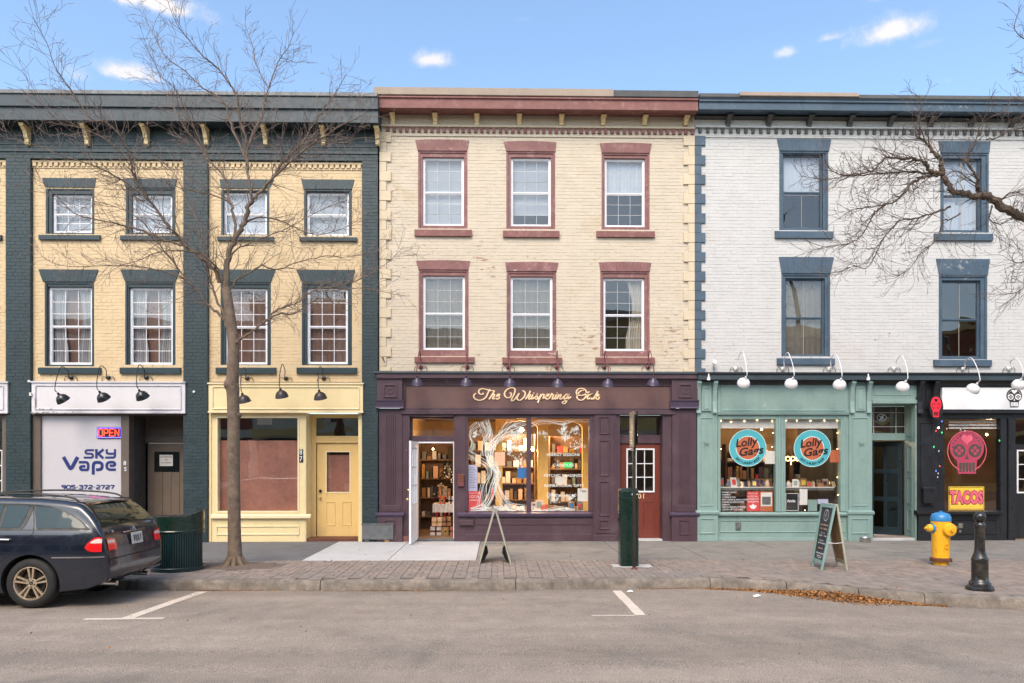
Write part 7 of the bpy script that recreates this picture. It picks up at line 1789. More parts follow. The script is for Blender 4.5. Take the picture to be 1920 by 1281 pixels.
# chalkboard A-frame by the teal shop
p1, p2, p3, p4 = PG(1523, 1061.5, SW), PG(1541, 1070, SW), PG(1588, 1069.5, SW), PG(1570, 1061.5, SW)
cx = (p1.x + p2.x + p3.x + p4.x) / 4; cy = (p1.y + p2.y + p3.y + p4.y) / 4
af = thing('a_frame_sign', 'teal framed A-frame chalkboard with handwritten menu, turned towards the left', 'pavement sign', (cx, cy, SW))
hh = 122 * (cy + 16.8) / 1400
L_ = ((Vector((p1.x - cx, p1.y - cy, 0)), Vector((p2.x - cx, p2.y - cy, 0))), (Vector((p4.x - cx, p4.y - cy, 0)), Vector((p3.x - cx, p3.y - cy, 0))))
tops = (Vector((-.012, L_[0][0].y, hh)), Vector((-.012, L_[0][1].y, hh)))
def q3(foot, s_, v, u_):     # v 0..1 along width far->near, u_ 0..1 up
    top = (Vector((s_ * .015, foot[0].y, hh)), Vector((s_ * .015, foot[1].y, hh)))
    return foot[0].lerp(foot[1], v).lerp(top[0].lerp(top[1], v), u_)
for idx, foot in enumerate(L_):
    s_ = -1 if idx == 0 else 1
    A_, B_, C_ = q3(foot, s_, 0, 0), q3(foot, s_, 1, 0), q3(foot, s_, 0, 1); nn = (B_ - A_).cross(C_ - A_).normalized()
    if nn.x * s_ < 0: nn = -nn
    def slat(v0, v1, u0, u1, off, t, name, m):
        a, b, c, d = q3(foot, s_, v0, u0), q3(foot, s_, v1, u0), q3(foot, s_, v1, u1), q3(foot, s_, v0, u1)
        vs = [tuple(p + nn * (off + t)) for p in (a, b, c, d)] + [tuple(p + nn * off) for p in (a, b, c, d)]
        o = MB().add(vs, [(0, 1, 2, 3), (7, 6, 5, 4), (0, 4, 5, 1), (1, 5, 6, 2), (2, 6, 7, 3), (3, 7, 4, 0)]).build(name, m, af, local=True)
        bm = bmesh.new(); bm.from_mesh(o.data); bmesh.ops.recalc_face_normals(bm, faces=bm.faces); bm.to_mesh(o.data); bm.free(); return o
    fm = 'aframe_teal' if idx == 0 else 'aframe_grey'
    slat(0, .075, 0, 1, -.012, .03, 'leg', fm); slat(.925, 1, 0, 1, -.012, .03, 'leg', fm)
    slat(.075, .925, .94, 1, -.010, .026, 'rail', fm); slat(.075, .925, .09, .14, -.010, .026, 'rail', fm)
    slat(.075, .925, .14, .94, -.004, .008, 'board', 'chalkboard' if idx == 0 else 'wood_raw')
    if idx == 0:
        ch = MB(); r3 = random.Random(11)
        def stroke_on(pts, w, m_):
            for (v0, u0), (v1, u1) in zip(pts, pts[1:]):
                a, b = q3(foot, s_, v0, u0) + nn * .0055, q3(foot, s_, v1, u1) + nn * .0055; d = (b - a).normalized(); s2 = nn.cross(d) * w / 2
                m_.add([tuple(a + s2), tuple(b + s2), tuple(b - s2), tuple(a - s2)], [(0, 1, 2, 3)])
        stroke_on([(.5 + .17 * math.cos(t * .4), .82 + .085 * math.sin(t * .4)) for t in range(17)], .010, ch); stroke_on([(.5, .76), (.46, .84), (.54, .88)], .008, ch); stroke_on([(.42, .80), (.58, .84)], .006, ch)
        ch.build('chalk_emblem', 'chalk', af, local=True)
        ch = MB(); ch2 = MB()
        for u0, hgt, w0, w1, tgt in ((.67, .022, .2, .8, 1), (.61, .022, .22, .78, 1), (.545, .016, .34, .66, 0), (.505, .018, .2, .82, 0), (.43, .016, .32, .68, 0), (.39, .018, .22, .8, 0), (.31, .02, .3, .72, 1), (.235, .026, .18, .84, 0), (.195, .012, .28, .74, 0), (.17, .012, .34, .7, 0)):
            v = w0
            while v < w1 - .02:
                l_ = r3.uniform(.03, .05); stroke_on([(v, u0 - hgt * .5), (v + l_ * .4, u0 + hgt * r3.uniform(.2, .7)), (v + l_, u0 - hgt * r3.uniform(.2, .5)), (v + l_, u0 + hgt * .3)], .007, ch2 if tgt else ch); v += l_ * 1.35
        ch.build('handwriting', 'chalk', af, local=True, kind='stuff'); ch2.build('handwriting', 'poster_peach', af, local=True, kind='stuff')
a, b = q3(L_[0], -1, 1, .42), q3(L_[1], 1, 1, .42)
MB().tube([tuple(a), tuple(a.lerp(b, .5) - Vector((0, 0, .012))), tuple(b)], .006, 6).build('strap', 'card_white', af, local=True)
MB().tube([tuple(Vector((-.02, L_[0][0].y + .05, hh - .02))), tuple(Vector((.02, L_[0][0].y + .05, hh - .02)))], .008, 6).build('hinge', 'steel', af, local=True)
# steel dog bowl
c = PG(1622.5, 1017, SW); u = (c.y + 16.8) / 1400
o = MB().lathe([(0, .004), (8.5 * u, 0), (9 * u, .01), (10.3 * u, 8.5 * u), (11 * u, 9.3 * u), (10.6 * u, 9.5 * u), (9.6 * u, 8.5 * u), (8 * u, .02), (0, .018)], 24, tuple(c)).build('dog_bowl', 'steel', smooth=True); tagit(o, 'steel dog water bowl on the pavement by the dark doorway', 'dog bowl')
# litter and leaves
for px, py, s_, lab in ((1181, 1112, .05, 'scrap of white paper on the road beside the pale stall line'), (1420, 1120, .06, 'crumpled white scrap on the road left of the leaf pile'), (1530, 1112, .07, 'white napkin lying on the leaf pile by the kerb'), (567, 1105, .05, 'small white scrap in the gutter below the tree')):
    p = PR(px, py); b = MB(); n = 9
    ring_ = [(p.x + s_ * rnd.uniform(.7, 1.1) * math.cos(i * 6.283 / n), p.y + s_ * .6 * rnd.uniform(.7, 1.1) * math.sin(i * 6.283 / n), road_z(p.x, p.y) + rnd.uniform(.004, .03)) for i in range(n)]
    b.v = [(p.x, p.y, road_z(p.x, p.y) + .045)] + ring_; b.f = [(0, 1 + i, 1 + (i + 1) % n) for i in range(n)]
    o = b.build('paper_scrap', 'paper_white'); tagit(o, lab, 'litter')
lv = MB()
def leaf_at(x, y, z, s_):
    lv.curr = rnd.random(); a = rnd.random() * 6.283; t1, t2 = rnd.gauss(0, .55), rnd.gauss(0, .55)
    ca, sa = math.cos(a), math.sin(a); vs = []
    for (u_, v_) in ((-1, 0), (-.2, -.42), (1, 0), (-.2, .42)):
        vs.append((x + s_ * (u_ * ca - v_ * sa), y + s_ * (u_ * sa + v_ * ca), z + s_ * (u_ * t1 + v_ * t2) + .006))
    lv.add(vs, [(0, 1, 2), (0, 2, 3)])
for i in range(5200):
    t = rnd.random(); px = 1330 + 350 * (t if rnd.random() < .25 else min(1, max(0, rnd.gauss(.5, .19)))); X = PG(px, 1107, 0).x; ky = kerb_y(X); wd_ = .09 + .50 * math.exp(-((px - 1520) / 80) ** 2)
    d = abs(rnd.gauss(0, .5)) * wd_; pile = .085 * math.exp(-((px - 1530) / 75) ** 2) * max(0, 1 - d / wd_)
    if d > wd_ * 1.5: continue
    leaf_at(X, ky - .02 - d, road_z(X, ky - d) + rnd.random() * (pile + .006), rnd.uniform(.010, .026))
for i in range(1300):
    px = rnd.choice([rnd.uniform(300, 960), rnd.gauss(420, 40), rnd.gauss(740, 60), rnd.uniform(1200, 1340)]); X = PG(px, 1107, 0).x; d = abs(rnd.gauss(0, .03)); leaf_at(X, kerb_y(X) - .012 - d, road_z(X, kerb_y(X) - d), rnd.uniform(.008, .018))
o = lv.build('leaf_litter', 'leaf_litter', kind='stuff')
lv = MB()
for i in range(170):
    X = rnd.uniform(-8, 10); y = rnd.uniform(kerb_y(X) + .2, -.2) if rnd.random() < .8 else rnd.uniform(-.25, -.1); leaf_at(X, y, SW, rnd.uniform(.010, .024))
for i in range(90): X = rnd.uniform(-8, 10); y = rnd.uniform(-10, kerb_y(X) - .2); leaf_at(X, y, road_z(X, y), rnd.uniform(.008, .02))
lv.build('scattered_leaves', 'leaf_litter', kind='stuff')
# ================================================================ BARE STREET TREES
def grow(mb, p, d, length, r, level, rg, up=.25, maxlev=3, nseg=None, side=5, wig=.28, spread=(.35, 1.0), dens=1.0):
    nseg = nseg or max(3, int(length / .075)); step = length / nseg
    pts = [p.copy()]; rad = [r]; d = d.normalized(); kink = Vector((0, 0, 0))
    for i in range(nseg):
        if rg.random() < .45: kink = Vector((rg.gauss(0, 1), rg.gauss(0, 1), rg.gauss(0, 1))) * wig
        d = (d + kink * .45 + Vector((0, 0, up * .10))).normalized(); kink *= .6
        p = p + d * step; pts.append(p.copy()); rad.append(max(.0026, r * (1 - .86 * (i + 1) / nseg)))
        if level < maxlev and i > 0 and rg.random() < (.62, .60, .42, .25)[level] * dens:
            a = Vector((rg.gauss(0, 1), rg.gauss(0, 1) * .8, rg.gauss(.15, 1))); a = (a - d * a.dot(d))
            if a.length > .01:
                a.normalize(); ang = rg.uniform(*spread); nd = d * math.cos(ang) + a * math.sin(ang)
                grow(mb, p, nd, length * rg.uniform(.30, .62) * (1 - .3 * i / nseg), rad[-1] * .62, level + 1, rg, up, maxlev, None, max(3, side - 1), wig, spread, dens)
    mb.tube(pts, rad, side, caps=False)
def limb(mb, tw, px_pts, y0, y1, r0, r1, rg, twl=.8, dens=1.0, up=.25, wig=.28, maxlev=2, start=.15, yb=0.0, side=8):
    n = len(px_pts); P = []
    for i, (a, b) in enumerate(px_pts):
        u = i / (n - 1); P.append(PY(a, b, y0 + (y1 - y0) * u + yb * math.sin(u * 3.1)))
    Q = smooth_line(P, 5); m = len(Q)
    rad = [r0 + (r1 - r0) * (i / (m - 1)) ** .8 for i in range(m)]
    Q2 = []
    for i, q in enumerate(Q):
        j = (0 if i in (0, m - 1) else 1) * min(.012, rad[i] * .5); Q2.append(q + Vector((rg.gauss(0, j), rg.gauss(0, j), rg.gauss(0, j))))
    mb.tube(Q2, rad, side, caps=True)
    tot = sum((Q[i + 1] - Q[i]).length for i in range(m - 1)); acc = 0
    for i in range(m - 1):
        sg = Q[i + 1] - Q[i]; acc += sg.length; u = acc / tot
        if u < start: continue
        k = sg.length / .037 * dens; c = int(k) + (1 if rg.random() < k % 1 else 0)
        for _ in range(c):
            d = sg.normalized(); a = Vector((rg.gauss(0, 1), rg.gauss(0, 1), rg.gauss(.1, .9))); a = a - d * a.dot(d)
            if a.length < .05: continue
            a.normalize(); ang = rg.uniform(.45, 1.15); q = Q2[i].lerp(Q2[i + 1], rg.random())
            grow(tw, q, d * math.cos(ang) + a * math.sin(ang), twl * rg.uniform(.35, 1.1) * (1 - .35 * u), min(rad[i] * .45, .0078), 1, rg, up, 1 + maxlev, None, 4, wig)
    return Q2
rg = random.Random(21)
T = thing('street_tree', 'bare young honey locust tree standing in the pavement in front of the yellow shop', 'tree', tuple(TREE))
tr = MB(); ty = TREE.y
tp = [(441, 1064, .150), (441, 1052, .125), (439.5, 1000, .108), (438.5, 900, .102), (438, 800, .101), (437, 745, .102), (436, 728, .114), (433.5, 721, .124), (436, 712, .106), (437, 690, .098), (438, 650, .095), (435, 620, .091), (431, 590, .086), (427, 560, .080), (424, 540, .072)]
mm = smooth_line([PY(a, b, ty) for a, b, r in tp], 4); rr = []
for i in range(len(tp) - 1):
    for j in range(4): rr.append(tp[i][2] + (tp[i + 1][2] - tp[i][2]) * j / 4)
rr.append(tp[-1][2]); tr.tube(mm, rr, 18)
for i in range(9): a = i * .7; tr.tube([TREE + Vector((.09 * math.cos(a), .09 * math.sin(a), .16)), TREE + Vector((.16 * math.cos(a), .15 * math.sin(a), .03)), TREE + Vector((.27 * math.cos(a), .24 * math.sin(a), -.02))], [.045, .05, .02], 7)
kn = PY(447, 778, ty - .0); tr.tube([kn, kn + Vector((.03, -.02, -.01)), kn + Vector((.045, -.02, 0))], [.05, .05, .02], 8)
kn = PY(424, 722, ty); tr.tube([kn, kn + Vector((-.02, -.01, 0)), kn + Vector((-.03, -.01, .0))], [.05, .045, .02], 8)
tr.build('trunk', 'bark', T, smooth=True)
lb, tw = MB(), MB()
y = ty
limb(lb, tw, [(425, 545), (426, 494), (436, 455), (455, 424), (465, 395), (474, 372)], y, y - .1, .058, .034, rg, 1.0, .5)
limb(lb, tw, [(474, 372), (468, 340), (463, 302), (470, 262), (482, 235), (490, 219), (503, 166), (525, 109), (540, 90), (551, 61)], y - .1, y + .5, .027, .004, rg, .75, .8)
limb(lb, tw, [(503, 166), (480, 120), (474, 87), (466, 65), (459, 46)], y + .35, y + .6, .009, .003, rg, .5, .8)
limb(lb, tw, [(525, 109), (540, 112), (560, 118), (575, 112)], y + .45, y + .3, .006, .002, rg, .4, .8)
limb(lb, tw, [(474, 372), (490, 358), (503, 345), (529, 306), (564, 271), (586, 236), (612, 197), (634, 166), (648, 140)], y - .1, y + .1, .030, .004, rg, .8, .85)
limb(lb, tw, [(490, 360), (520, 325), (560, 290), (600, 262), (640, 235), (668, 222), (690, 210)], y - .1, y - .5, .026, .004, rg, .8, .8)
limb(lb, tw, [(564, 271), (600, 262), (640, 268), (680, 258), (712, 262)], y, y - .6, .012, .003, rg, .6, .7)
limb(lb, tw, [(411, 530), (400, 505), (375, 480), (350, 463), (330, 440), (315, 424), (280, 376), (254, 337), (245, 302), (227, 258), (201, 232), (170, 222), (131, 166), (112, 140), (100, 118), (87, 79), (61, 31)], y, y - 1.3, .036, .003, rg, .85, .75)
limb(lb, tw, [(245, 302), (200, 262), (150, 240), (110, 228), (74, 184), (40, 130)], y - .7, y - 1.2, .014, .003, rg, .6, .6)
limb(lb, tw, [(280, 376), (240, 345), (200, 322), (160, 305), (110, 290), (60, 270), (0, 255)], y - .6, y - 1.4, .018, .003, rg, .7, .65)
limb(lb, tw, [(350, 463), (310, 450), (260, 430), (200, 415), (140, 400), (90, 350), (40, 322)], y - .3, y - 1.0, .022, .003, rg, .7, .65)
limb(lb, tw, [(440, 440), (437, 394), (433, 380), (420, 332), (393, 302), (372, 270), (350, 245), (323, 197), (305, 160), (292, 120)], y, y + .8, .026, .003, rg, .8, .8)
limb(lb, tw, [(463, 302), (437, 245), (420, 192), (398, 176), (376, 162), (350, 135), (325, 118), (306, 100), (284, 57), (258, 10)], y + .1, y + .7, .020, .003, rg, .7, .7)
limb(lb, tw, [(462, 275), (450, 215), (442, 175), (425, 150), (407, 127), (392, 115), (376, 100), (350, 70), (335, 50), (323, 26), (305, -25)], y + .1, y - .6, .020, .003, rg, .7, .7)
limb(lb, tw, [(393, 302), (360, 230), (330, 170), (300, 140), (268, 70)], y + .4, y - .2, .013, .003, rg, .6, .7)
limb(lb, tw, [(430, 620), (421, 603), (405, 585), (390, 571), (372, 545), (350, 524), (325, 490), (300, 460), (270, 420), (235, 395), (190, 380), (140, 372)], y, y + .9, .030, .003, rg, .8, .7)
limb(lb, tw, [(350, 524), (310, 510), (260, 500), (200, 498), (140, 500), (95, 492), (68, 468)], y + .4, y + .9, .016, .003, rg, .7, .7)
limb(lb, tw, [(432, 655), (443, 641), (460, 630), (477, 619), (499, 601), (514, 585), (538, 575), (562, 566), (589, 545), (642, 534), (682, 521), (708, 505), (735, 486), (757, 462)], y, y - .5, .027, .003, rg, .75, .75)
limb(lb, tw, [(589, 545), (630, 545), (670, 540), (705, 545), (740, 552), (768, 556)], y - .3, y - .6, .010, .003, rg, .5, .6)
limb(lb, tw, [(499, 601), (525, 588), (549, 589), (570, 576), (600, 560), (630, 562), (665, 570)], y - .1, y + .6, .018, .003, rg, .6, .7)
limb(lb, tw, [(427, 560), (440, 530), (460, 515), (490, 500), (520, 505), (560, 492), (610, 480), (650, 482), (700, 470)], y, y + .7, .022, .003, rg, .7, .8)
limb(lb, tw, [(424, 540), (405, 500), (380, 478), (345, 470), (300, 472), (255, 490), (215, 500)], y, y - .9, .022, .003, rg, .7, .8)
limb(lb, tw, [(455, 424), (480, 408), (520, 412), (560, 430), (600, 440), (650, 425), (690, 400)], y, y + .6, .018, .003, rg, .7, .8)
limb(lb, tw, [(426, 494), (440, 470), (470, 455), (510, 440), (545, 425), (600, 395), (660, 372)], y, y - .7, .018, .003, rg, .7, .8)
limb(lb, tw, [(427, 600), (405, 560), (392, 520), (380, 470), (370, 420), (352, 380), (330, 330), (300, 300)], y, y + .3, .024, .003, rg, .7, .7)
limb(lb, tw, [(435, 385), (410, 370), (375, 360), (330, 350), (290, 335), (240, 335), (200, 345)], y, y - .7, .014, .003, rg, .7, .7)
lb.build('limbs', 'bark', T, smooth=True); tw.build('crown', 'twig', T, kind='stuff')

rg = random.Random(5)
yR = -5.6; base = Vector((9.55, yR - .15, SW))
T2_ = thing('street_tree', 'gnarled bare tree reaching in from the right edge over the white building', 'tree', tuple(base))
tr, tw = MB(), MB()
e = PY(1945, 412, yR)
tr.tube(smooth_line([base + Vector((0, 0, -.05)), base + Vector((.02, 0, .6)), base + Vector((-.05, 0, 1.8)), base + Vector((0, .05, 2.9)), Vector((9.2, yR, 3.9)), Vector((8.6, yR, 4.6)), e], 5), [.26 - .0053 * i for i in range(31)], 14)
tr.build('trunk', 'bark_dark', T2_, smooth=True)
lb = MB()
K = dict(wig=.42, up=.0)
def L2(P, y0, y1, r0, r1, l=.6, dens=1.25, st=.1): limb(lb, tw, P, yR + y0, yR + y1, r0, r1, rg, l, dens, .05, .45, 2, st)
L2([(1960, 414), (1920, 407), (1891, 396), (1869, 378), (1852, 370), (1825, 369)], 0, 0, .072, .050, .5, .9)
L2([(1825, 369), (1805, 363), (1790, 361), (1777, 345), (1770, 330), (1766, 316)], 0, .1, .045, .038, .4, 1.0)
L2([(1766, 318), (1764, 302), (1755, 290), (1747, 280), (1734, 266), (1720, 254), (1718, 238), (1727, 205), (1724, 180)], .1, .3, .034, .005)
L2([(1768, 330), (1755, 324), (1742, 319), (1736, 306), (1722, 299), (1707, 297), (1680, 297), (1659, 297), (1648, 308), (1636, 320), (1611, 326), (1580, 328), (1560, 320), (1545, 300)], .1, -.4, .030, .004)
L2([(1768, 322), (1740, 324), (1700, 322), (1660, 325), (1620, 328), (1585, 330), (1554, 337), (1530, 335), (1500, 330)], .1, .5, .020, .003)
L2([(1768, 324), (1745, 330), (1716, 339), (1705, 350), (1699, 358), (1685, 372), (1672, 380), (1642, 387), (1620, 390), (1598, 394), (1570, 412)], .1, -.2, .028, .004)
L2([(1660, 384), (1646, 393), (1636, 405), (1629, 420), (1620, 435), (1611, 446), (1597, 455), (1585, 459), (1550, 462), (1515, 474)], 0, -.4, .014, .003)
L2([(1782, 388), (1762, 396), (1742, 402), (1715, 410), (1690, 413), (1676, 425), (1668, 433), (1655, 450), (1646, 468), (1637, 487), (1624, 503), (1605, 500), (1589, 503), (1563, 518)], .1, .3, .016, .003)
L2([(1800, 400), (1785, 410), (1768, 415), (1762, 435), (1755, 450), (1740, 465), (1725, 477), (1710, 498), (1695, 510), (1677, 522)], 0, -.2, .013, .003)
L2([(1845, 372), (1838, 358), (1834, 350), (1832, 335), (1830, 328), (1820, 314), (1812, 302), (1822, 280), (1830, 262), (1838, 235), (1850, 215)], 0, -.3, .032, .004)
L2([(1833, 345), (1815, 335), (1798, 322), (1780, 325), (1760, 345), (1740, 350)], 0, .3, .012, .003)
L2([(1870, 380), (1885, 368), (1900, 360), (1920, 366), (1950, 380)], 0, -.3, .016, .004)
L2([(1850, 262), (1870, 258), (1895, 245), (1920, 240), (1960, 232)], -.1, -.1, .010, .004)
L2([(1860, 385), (1856, 410), (1875, 420), (1898, 412), (1925, 425)], 0, .3, .012, .003)
L2([(1960, 470), (1930, 488), (1905, 492), (1885, 483)], 0, .1, .010, .003)
L2([(1960, 500), (1930, 530), (1905, 548), (1875, 553)], 0, -.1, .010, .003)
L2([(1975, 70), (1945, 80), (1920, 72), (1905, 60), (1903, 42), (1912, 20)], 0, .2, .012, .004, .4, .7)
L2([(1975, 150), (1940, 148), (1912, 136), (1900, 128)], 0, .2, .008, .003, .35)
L2([(1975, 200), (1950, 205), (1925, 195), (1905, 185), (1890, 190)], 0, .2, .008, .003, .35)
# upper limb outside the frame that carries the high twigs
limb(lb, tw, [(2010, 545), (2035, 470), (2050, 370), (2030, 250), (2000, 160), (1975, 80), (1985, -40)], yR, yR + .2, .10, .03, rg, .7, .5, .05, .45, 2, .1)
lb.build('limbs', 'bark_dark', T2_, smooth=True); tw.build('crown', 'twig_dark', T2_, kind='stuff')
# ================================================================ ESTATE CAR parked at the kerb (only the rear half is in frame)
from mathutils.bvhtree import BVHTree
def car_window_mat(name, col, rough=.03):
    m = mat(name, col, rough, var=0, spec=.35, coat=0); return m
car_window_mat('car_window', (.010, .034, .042))
car_window_mat('car_rear_window', (.020, .026, .016))
def interp(T_, s):
    for (a, b), (c, d) in zip(T_, T_[1:]):
        if s <= c:
            t = max(0, (s - a) / (c - a)); return b + (d - b) * t
    return T_[-1][1]
ZTOP = [(0, .50), (.015, .62), (.04, .80), (.085, .965), (.12, 1.02), (.21, 1.135), (.35, 1.255), (.49, 1.345), (.56, 1.372), (.8, 1.405), (1.2, 1.435), (1.8, 1.45), (2.4, 1.435), (2.8, 1.37), (3.3, 1.12), (3.6, .98), (3.9, .93), (4.4, .82), (4.7, .70), (4.85, .50)]
ZBOT = [(0, .37), (.10, .32), (.3, .26), (.7, .22), (1.0, .20), (4.3, .20), (4.85, .25)]
YS = [(.15, .82), (.25, .855), (.40, .872), (.62, .882), (.78, .878), (.92, .858), (1.0, .835), (1.04, .815), (1.2, .742), (1.35, .665), (1.45, .60)]
PW = [(0, .84), (.015, .87), (.04, .895), (.085, .925), (.12, .94), (.21, .962), (.35, .982), (.56, .995), (.8, 1.0), (4.1, 1.0), (4.5, .96), (4.7, .90), (4.85, .78)]
RC = [(0, .05), (.085, .07), (.2, .10), (.6, .11), (2.6, .11), (3.4, .12), (4.85, .08)]
def mS(s): return s * .8 if s < 1.2 else s - .24
def section(s):
    zt, zb, w, rc = interp(ZTOP, s), interp(ZBOT, s), interp(PW, s), interp(RC, s)
    rc = min(rc, (zt - zb) * .4); zc = zt - .025 - rc; pts = []
    for k in range(12):
        z = zb + (zc - zb) * k / 11; pts.append((interp(YS, z) * w, z))
    yc = pts[-1][0] - rc
    for k in range(1, 6):
        a = math.pi / 2 * k / 5; pts.append((yc + rc * math.cos(a), zc + rc * math.sin(a)))
    for k in range(1, 7):
        y = yc * (1 - k / 6); pts.append((y, zt - .025 * (y / yc) ** 2))
    return pts
st = [0, .008, .015, .027, .04, .06, .085, .1, .12, .16, .21, .28, .35, .42, .49, .52, .56, .65, .8, 1.0, 1.2, 1.5, 1.8, 2.1, 2.4, 2.6, 2.8, 3.05, 3.3, 3.45, 3.6, 3.75, 3.9, 4.15, 4.4, 4.55, 4.7, 4.8, 4.85]
body = MB(); npt = len(section(1.0)); full = 2 * npt - 1
for s_ in st:
    q = section(s_); ring_ = [(-mS(s_), -y, z) for y, z in q] + [(-mS(s_), y, z) for y, z in q[-2::-1]]
    body.v += ring_
for j in range(len(st) - 1):
    for i in range(full):
        a, b = j * full + i, j * full + (i + 1) % full
        body.f.append((a, a + full, b + full, b)[::-1])
body.f.append(tuple(range(full))[::-1]); body.f.append(tuple((len(st) - 1) * full + i for i in range(full)))
def build_car(label, Xrear, yc, flip=False):
    zg = road_z(Xrear - 1.2, yc - .8)
    car = thing('parked_car', label, 'car', (Xrear, yc, zg - .0))
    o = body.build('body', 'car_paint', None, smooth=False, local=True)
    bm = bmesh.new(); bm.from_mesh(o.data); bmesh.ops.recalc_face_normals(bm, faces=bm.faces); bm.to_mesh(o.data); bm.free()
    cut = MB()
    cutters = []
    for sx in (.96, 3.80):
        for sg in (-1, 1):
            c = MB().lathe([(0, sg * .55), (.375, sg * .55), (.375, sg * 1.1), (0, sg * 1.1)], 40, (-sx, 0, .325), 'Y').build('cutter', 'car_dark', None, local=True)
            bm = bmesh.new(); bm.from_mesh(c.data); bmesh.ops.remove_doubles(bm, verts=bm.verts, dist=1e-5); bmesh.ops.recalc_face_normals(bm, faces=bm.faces); bm.to_mesh(c.data); bm.free()
            md = o.modifiers.new('b', 'BOOLEAN'); md.operation = 'DIFFERENCE'; md.object = c; md.solver = 'EXACT'; cutters.append(c)
    dg = bpy.context.evaluated_depsgraph_get(); me = bpy.data.meshes.new_from_object(o.evaluated_get(dg))
    o.modifiers.clear(); o.data = me
    for c in cutters: bpy.data.objects.remove(c)
    me.polygons.foreach_set('use_smooth', [True] * len(me.polygons)); me.set_sharp_from_angle(angle=R(38))
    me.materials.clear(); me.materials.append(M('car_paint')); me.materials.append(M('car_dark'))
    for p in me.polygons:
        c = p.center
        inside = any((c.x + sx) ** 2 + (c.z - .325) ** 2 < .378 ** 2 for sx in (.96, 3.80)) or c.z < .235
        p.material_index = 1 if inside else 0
    o.parent = car
    bvh = BVHTree.FromPolygons([v.co.copy() for v in me.vertices], [tuple(p.vertices) for p in me.polygons])
    def hit_side(s_, z, sg=-1):
        h = bvh.ray_cast(Vector((-mS(s_), sg * 3, z)), Vector((0, -sg, 0))); return h[0], h[1]
    def hit_rear(y, z):
        h = bvh.ray_cast(Vector((2, y, z)), Vector((-1, 0, 0))); return h[0], h[1]
    def hit_top(s_, y):
        h = bvh.ray_cast(Vector((-mS(s_), y, 3)), Vector((0, 0, -1))); return h[0], h[1]
    def patch(name, m_, rows, fn, off=.004, parent=None, flipn=False, smooth=True):
        """rows: list of lists of parameter pairs, projected onto the body"""
        b = MB(); nr, nc = len(rows), len(rows[0])
        for r_ in rows:
            for a_, c_ in r_:
                h, n_ = fn(a_, c_)
                if h is None: nr_ = bvh.find_nearest(Vector((-mS(a_) if fn not in (hit_rear,) else 0, math.copysign(.8, c_), c_ if fn not in (hit_top, hit_rear) else .8))); h, n_ = nr_[0], nr_[1]
                q = h + n_ * off; b.v.append(tuple(q))
        for r_ in range(nr - 1):
            for c_ in range(nc - 1):
                a = r_ * nc + c_; b.f.append((a, a + 1, a + nc + 1, a + nc))
        o_ = b.build(name, m_, parent or car, smooth=smooth, local=True)
        bm = bmesh.new(); bm.from_mesh(o_.data); 
        bmesh.ops.recalc_face_normals(bm, faces=bm.faces); bm.to_mesh(o_.data); bm.free()
        return o_
    def side_area(top, bot, s0, s1, n=16, rows=8, sg=-1):
        R_ = []
        for r_ in range(rows + 1):
            R_.append([(s0 + (s1 - s0) * c / n, interp(bot, s0 + (s1 - s0) * c / n) + (interp(top, s0 + (s1 - s0) * c / n) - interp(bot, s0 + (s1 - s0) * c / n)) * r_ / rows) for c in range(n + 1)])
        return R_
    for sg in (-1, 1):
        f = lambda a, b_, sg=sg: hit_side(a, b_, sg)
        qt = [(.34, 1.035), (.46, 1.115), (.64, 1.20), (.85, 1.262), (1.0, 1.295), (1.22, 1.315)]
        qb = [(.34, 1.03), (1.14, 1.035), (1.22, 1.3)]
        qt2 = [(a - .0, b + .018) for a, b in qt]; qb2 = [(a, b - .018) for a, b in qb]
        patch('window_seal', 'car_trim', side_area([(.29, 1.02)] + qt2 + [(1.25, 1.335)], [(.29, 1.012), (1.13, 1.016), (1.25, 1.3)], .29, 1.25, 28), f, .004)
        patch('side_window', 'car_window', side_area(qt, qb, .35, 1.215, 28), f, .008)
        dt = [(1.34, 1.322), (1.9, 1.34), (2.5, 1.325)]; db = [(1.24, 1.03), (1.34, 1.035), (2.5, 1.03)]
        patch('window_seal', 'car_trim', side_area([(1.24, 1.33), (1.34, 1.34), (2.1, 1.355), (2.3, 1.35)], [(1.24, 1.3), (1.31, 1.018), (2.3, 1.016)], 1.262, 2.15, 24), f, .004)
        patch('side_window', 'car_window', side_area([(1.30, 1.318), (2.1, 1.335)], [(1.30, 1.28), (1.36, 1.04), (2.1, 1.035)], 1.30, 1.60, 16), f, .008)
        patch('side_window', 'car_window', side_area([(1.6, 1.325), (2.1, 1.335)], [(1.6, 1.035), (2.1, 1.035)], 1.64, 2.12, 12), f, .008)
        patch('window_seal', 'car_trim', side_area([(2.2, 1.345), (2.7, 1.31), (3.2, 1.05)], [(2.2, 1.016), (3.2, 1.016)], 2.2, 3.17, 24), f, .002)
        patch('side_window', 'car_window', side_area([(2.2, 1.33), (2.7, 1.29), (3.12, 1.06)], [(2.2, 1.035), (3.2, 1.035)], 2.24, 3.1, 24), f, .006)
        # tail lamp wraps round the corner
        lt_ = [(.09, .90), (.13, .918), (.20, .91), (.29, .85), (.335, .79)]; lb_ = [(.05, .730), (.2, .728), (.29, .745), (.335, .785)]
        tl = patch('tail_light', 'lens_red', side_area(lt_, lb_, .092, .333, 16, 8), f, .010)
        patch('clear_lens', 'lens_clear', side_area([(.09, .885), (.13, .898), (.19, .888), (.26, .85)], [(.05, .838), (.20, .838), (.26, .842)], .094, .255, 12, 4), f, .014, tl)
        rr_ = [[(sg * (.745 - .20 * c / 8 + .0 * r_), .735 + (.155 - .03 * (c / 8) ** 2) * r_ / 6) for c in range(9)] for r_ in range(7)]
        tl2 = patch('tail_light', 'lens_red', rr_, hit_rear, .010)
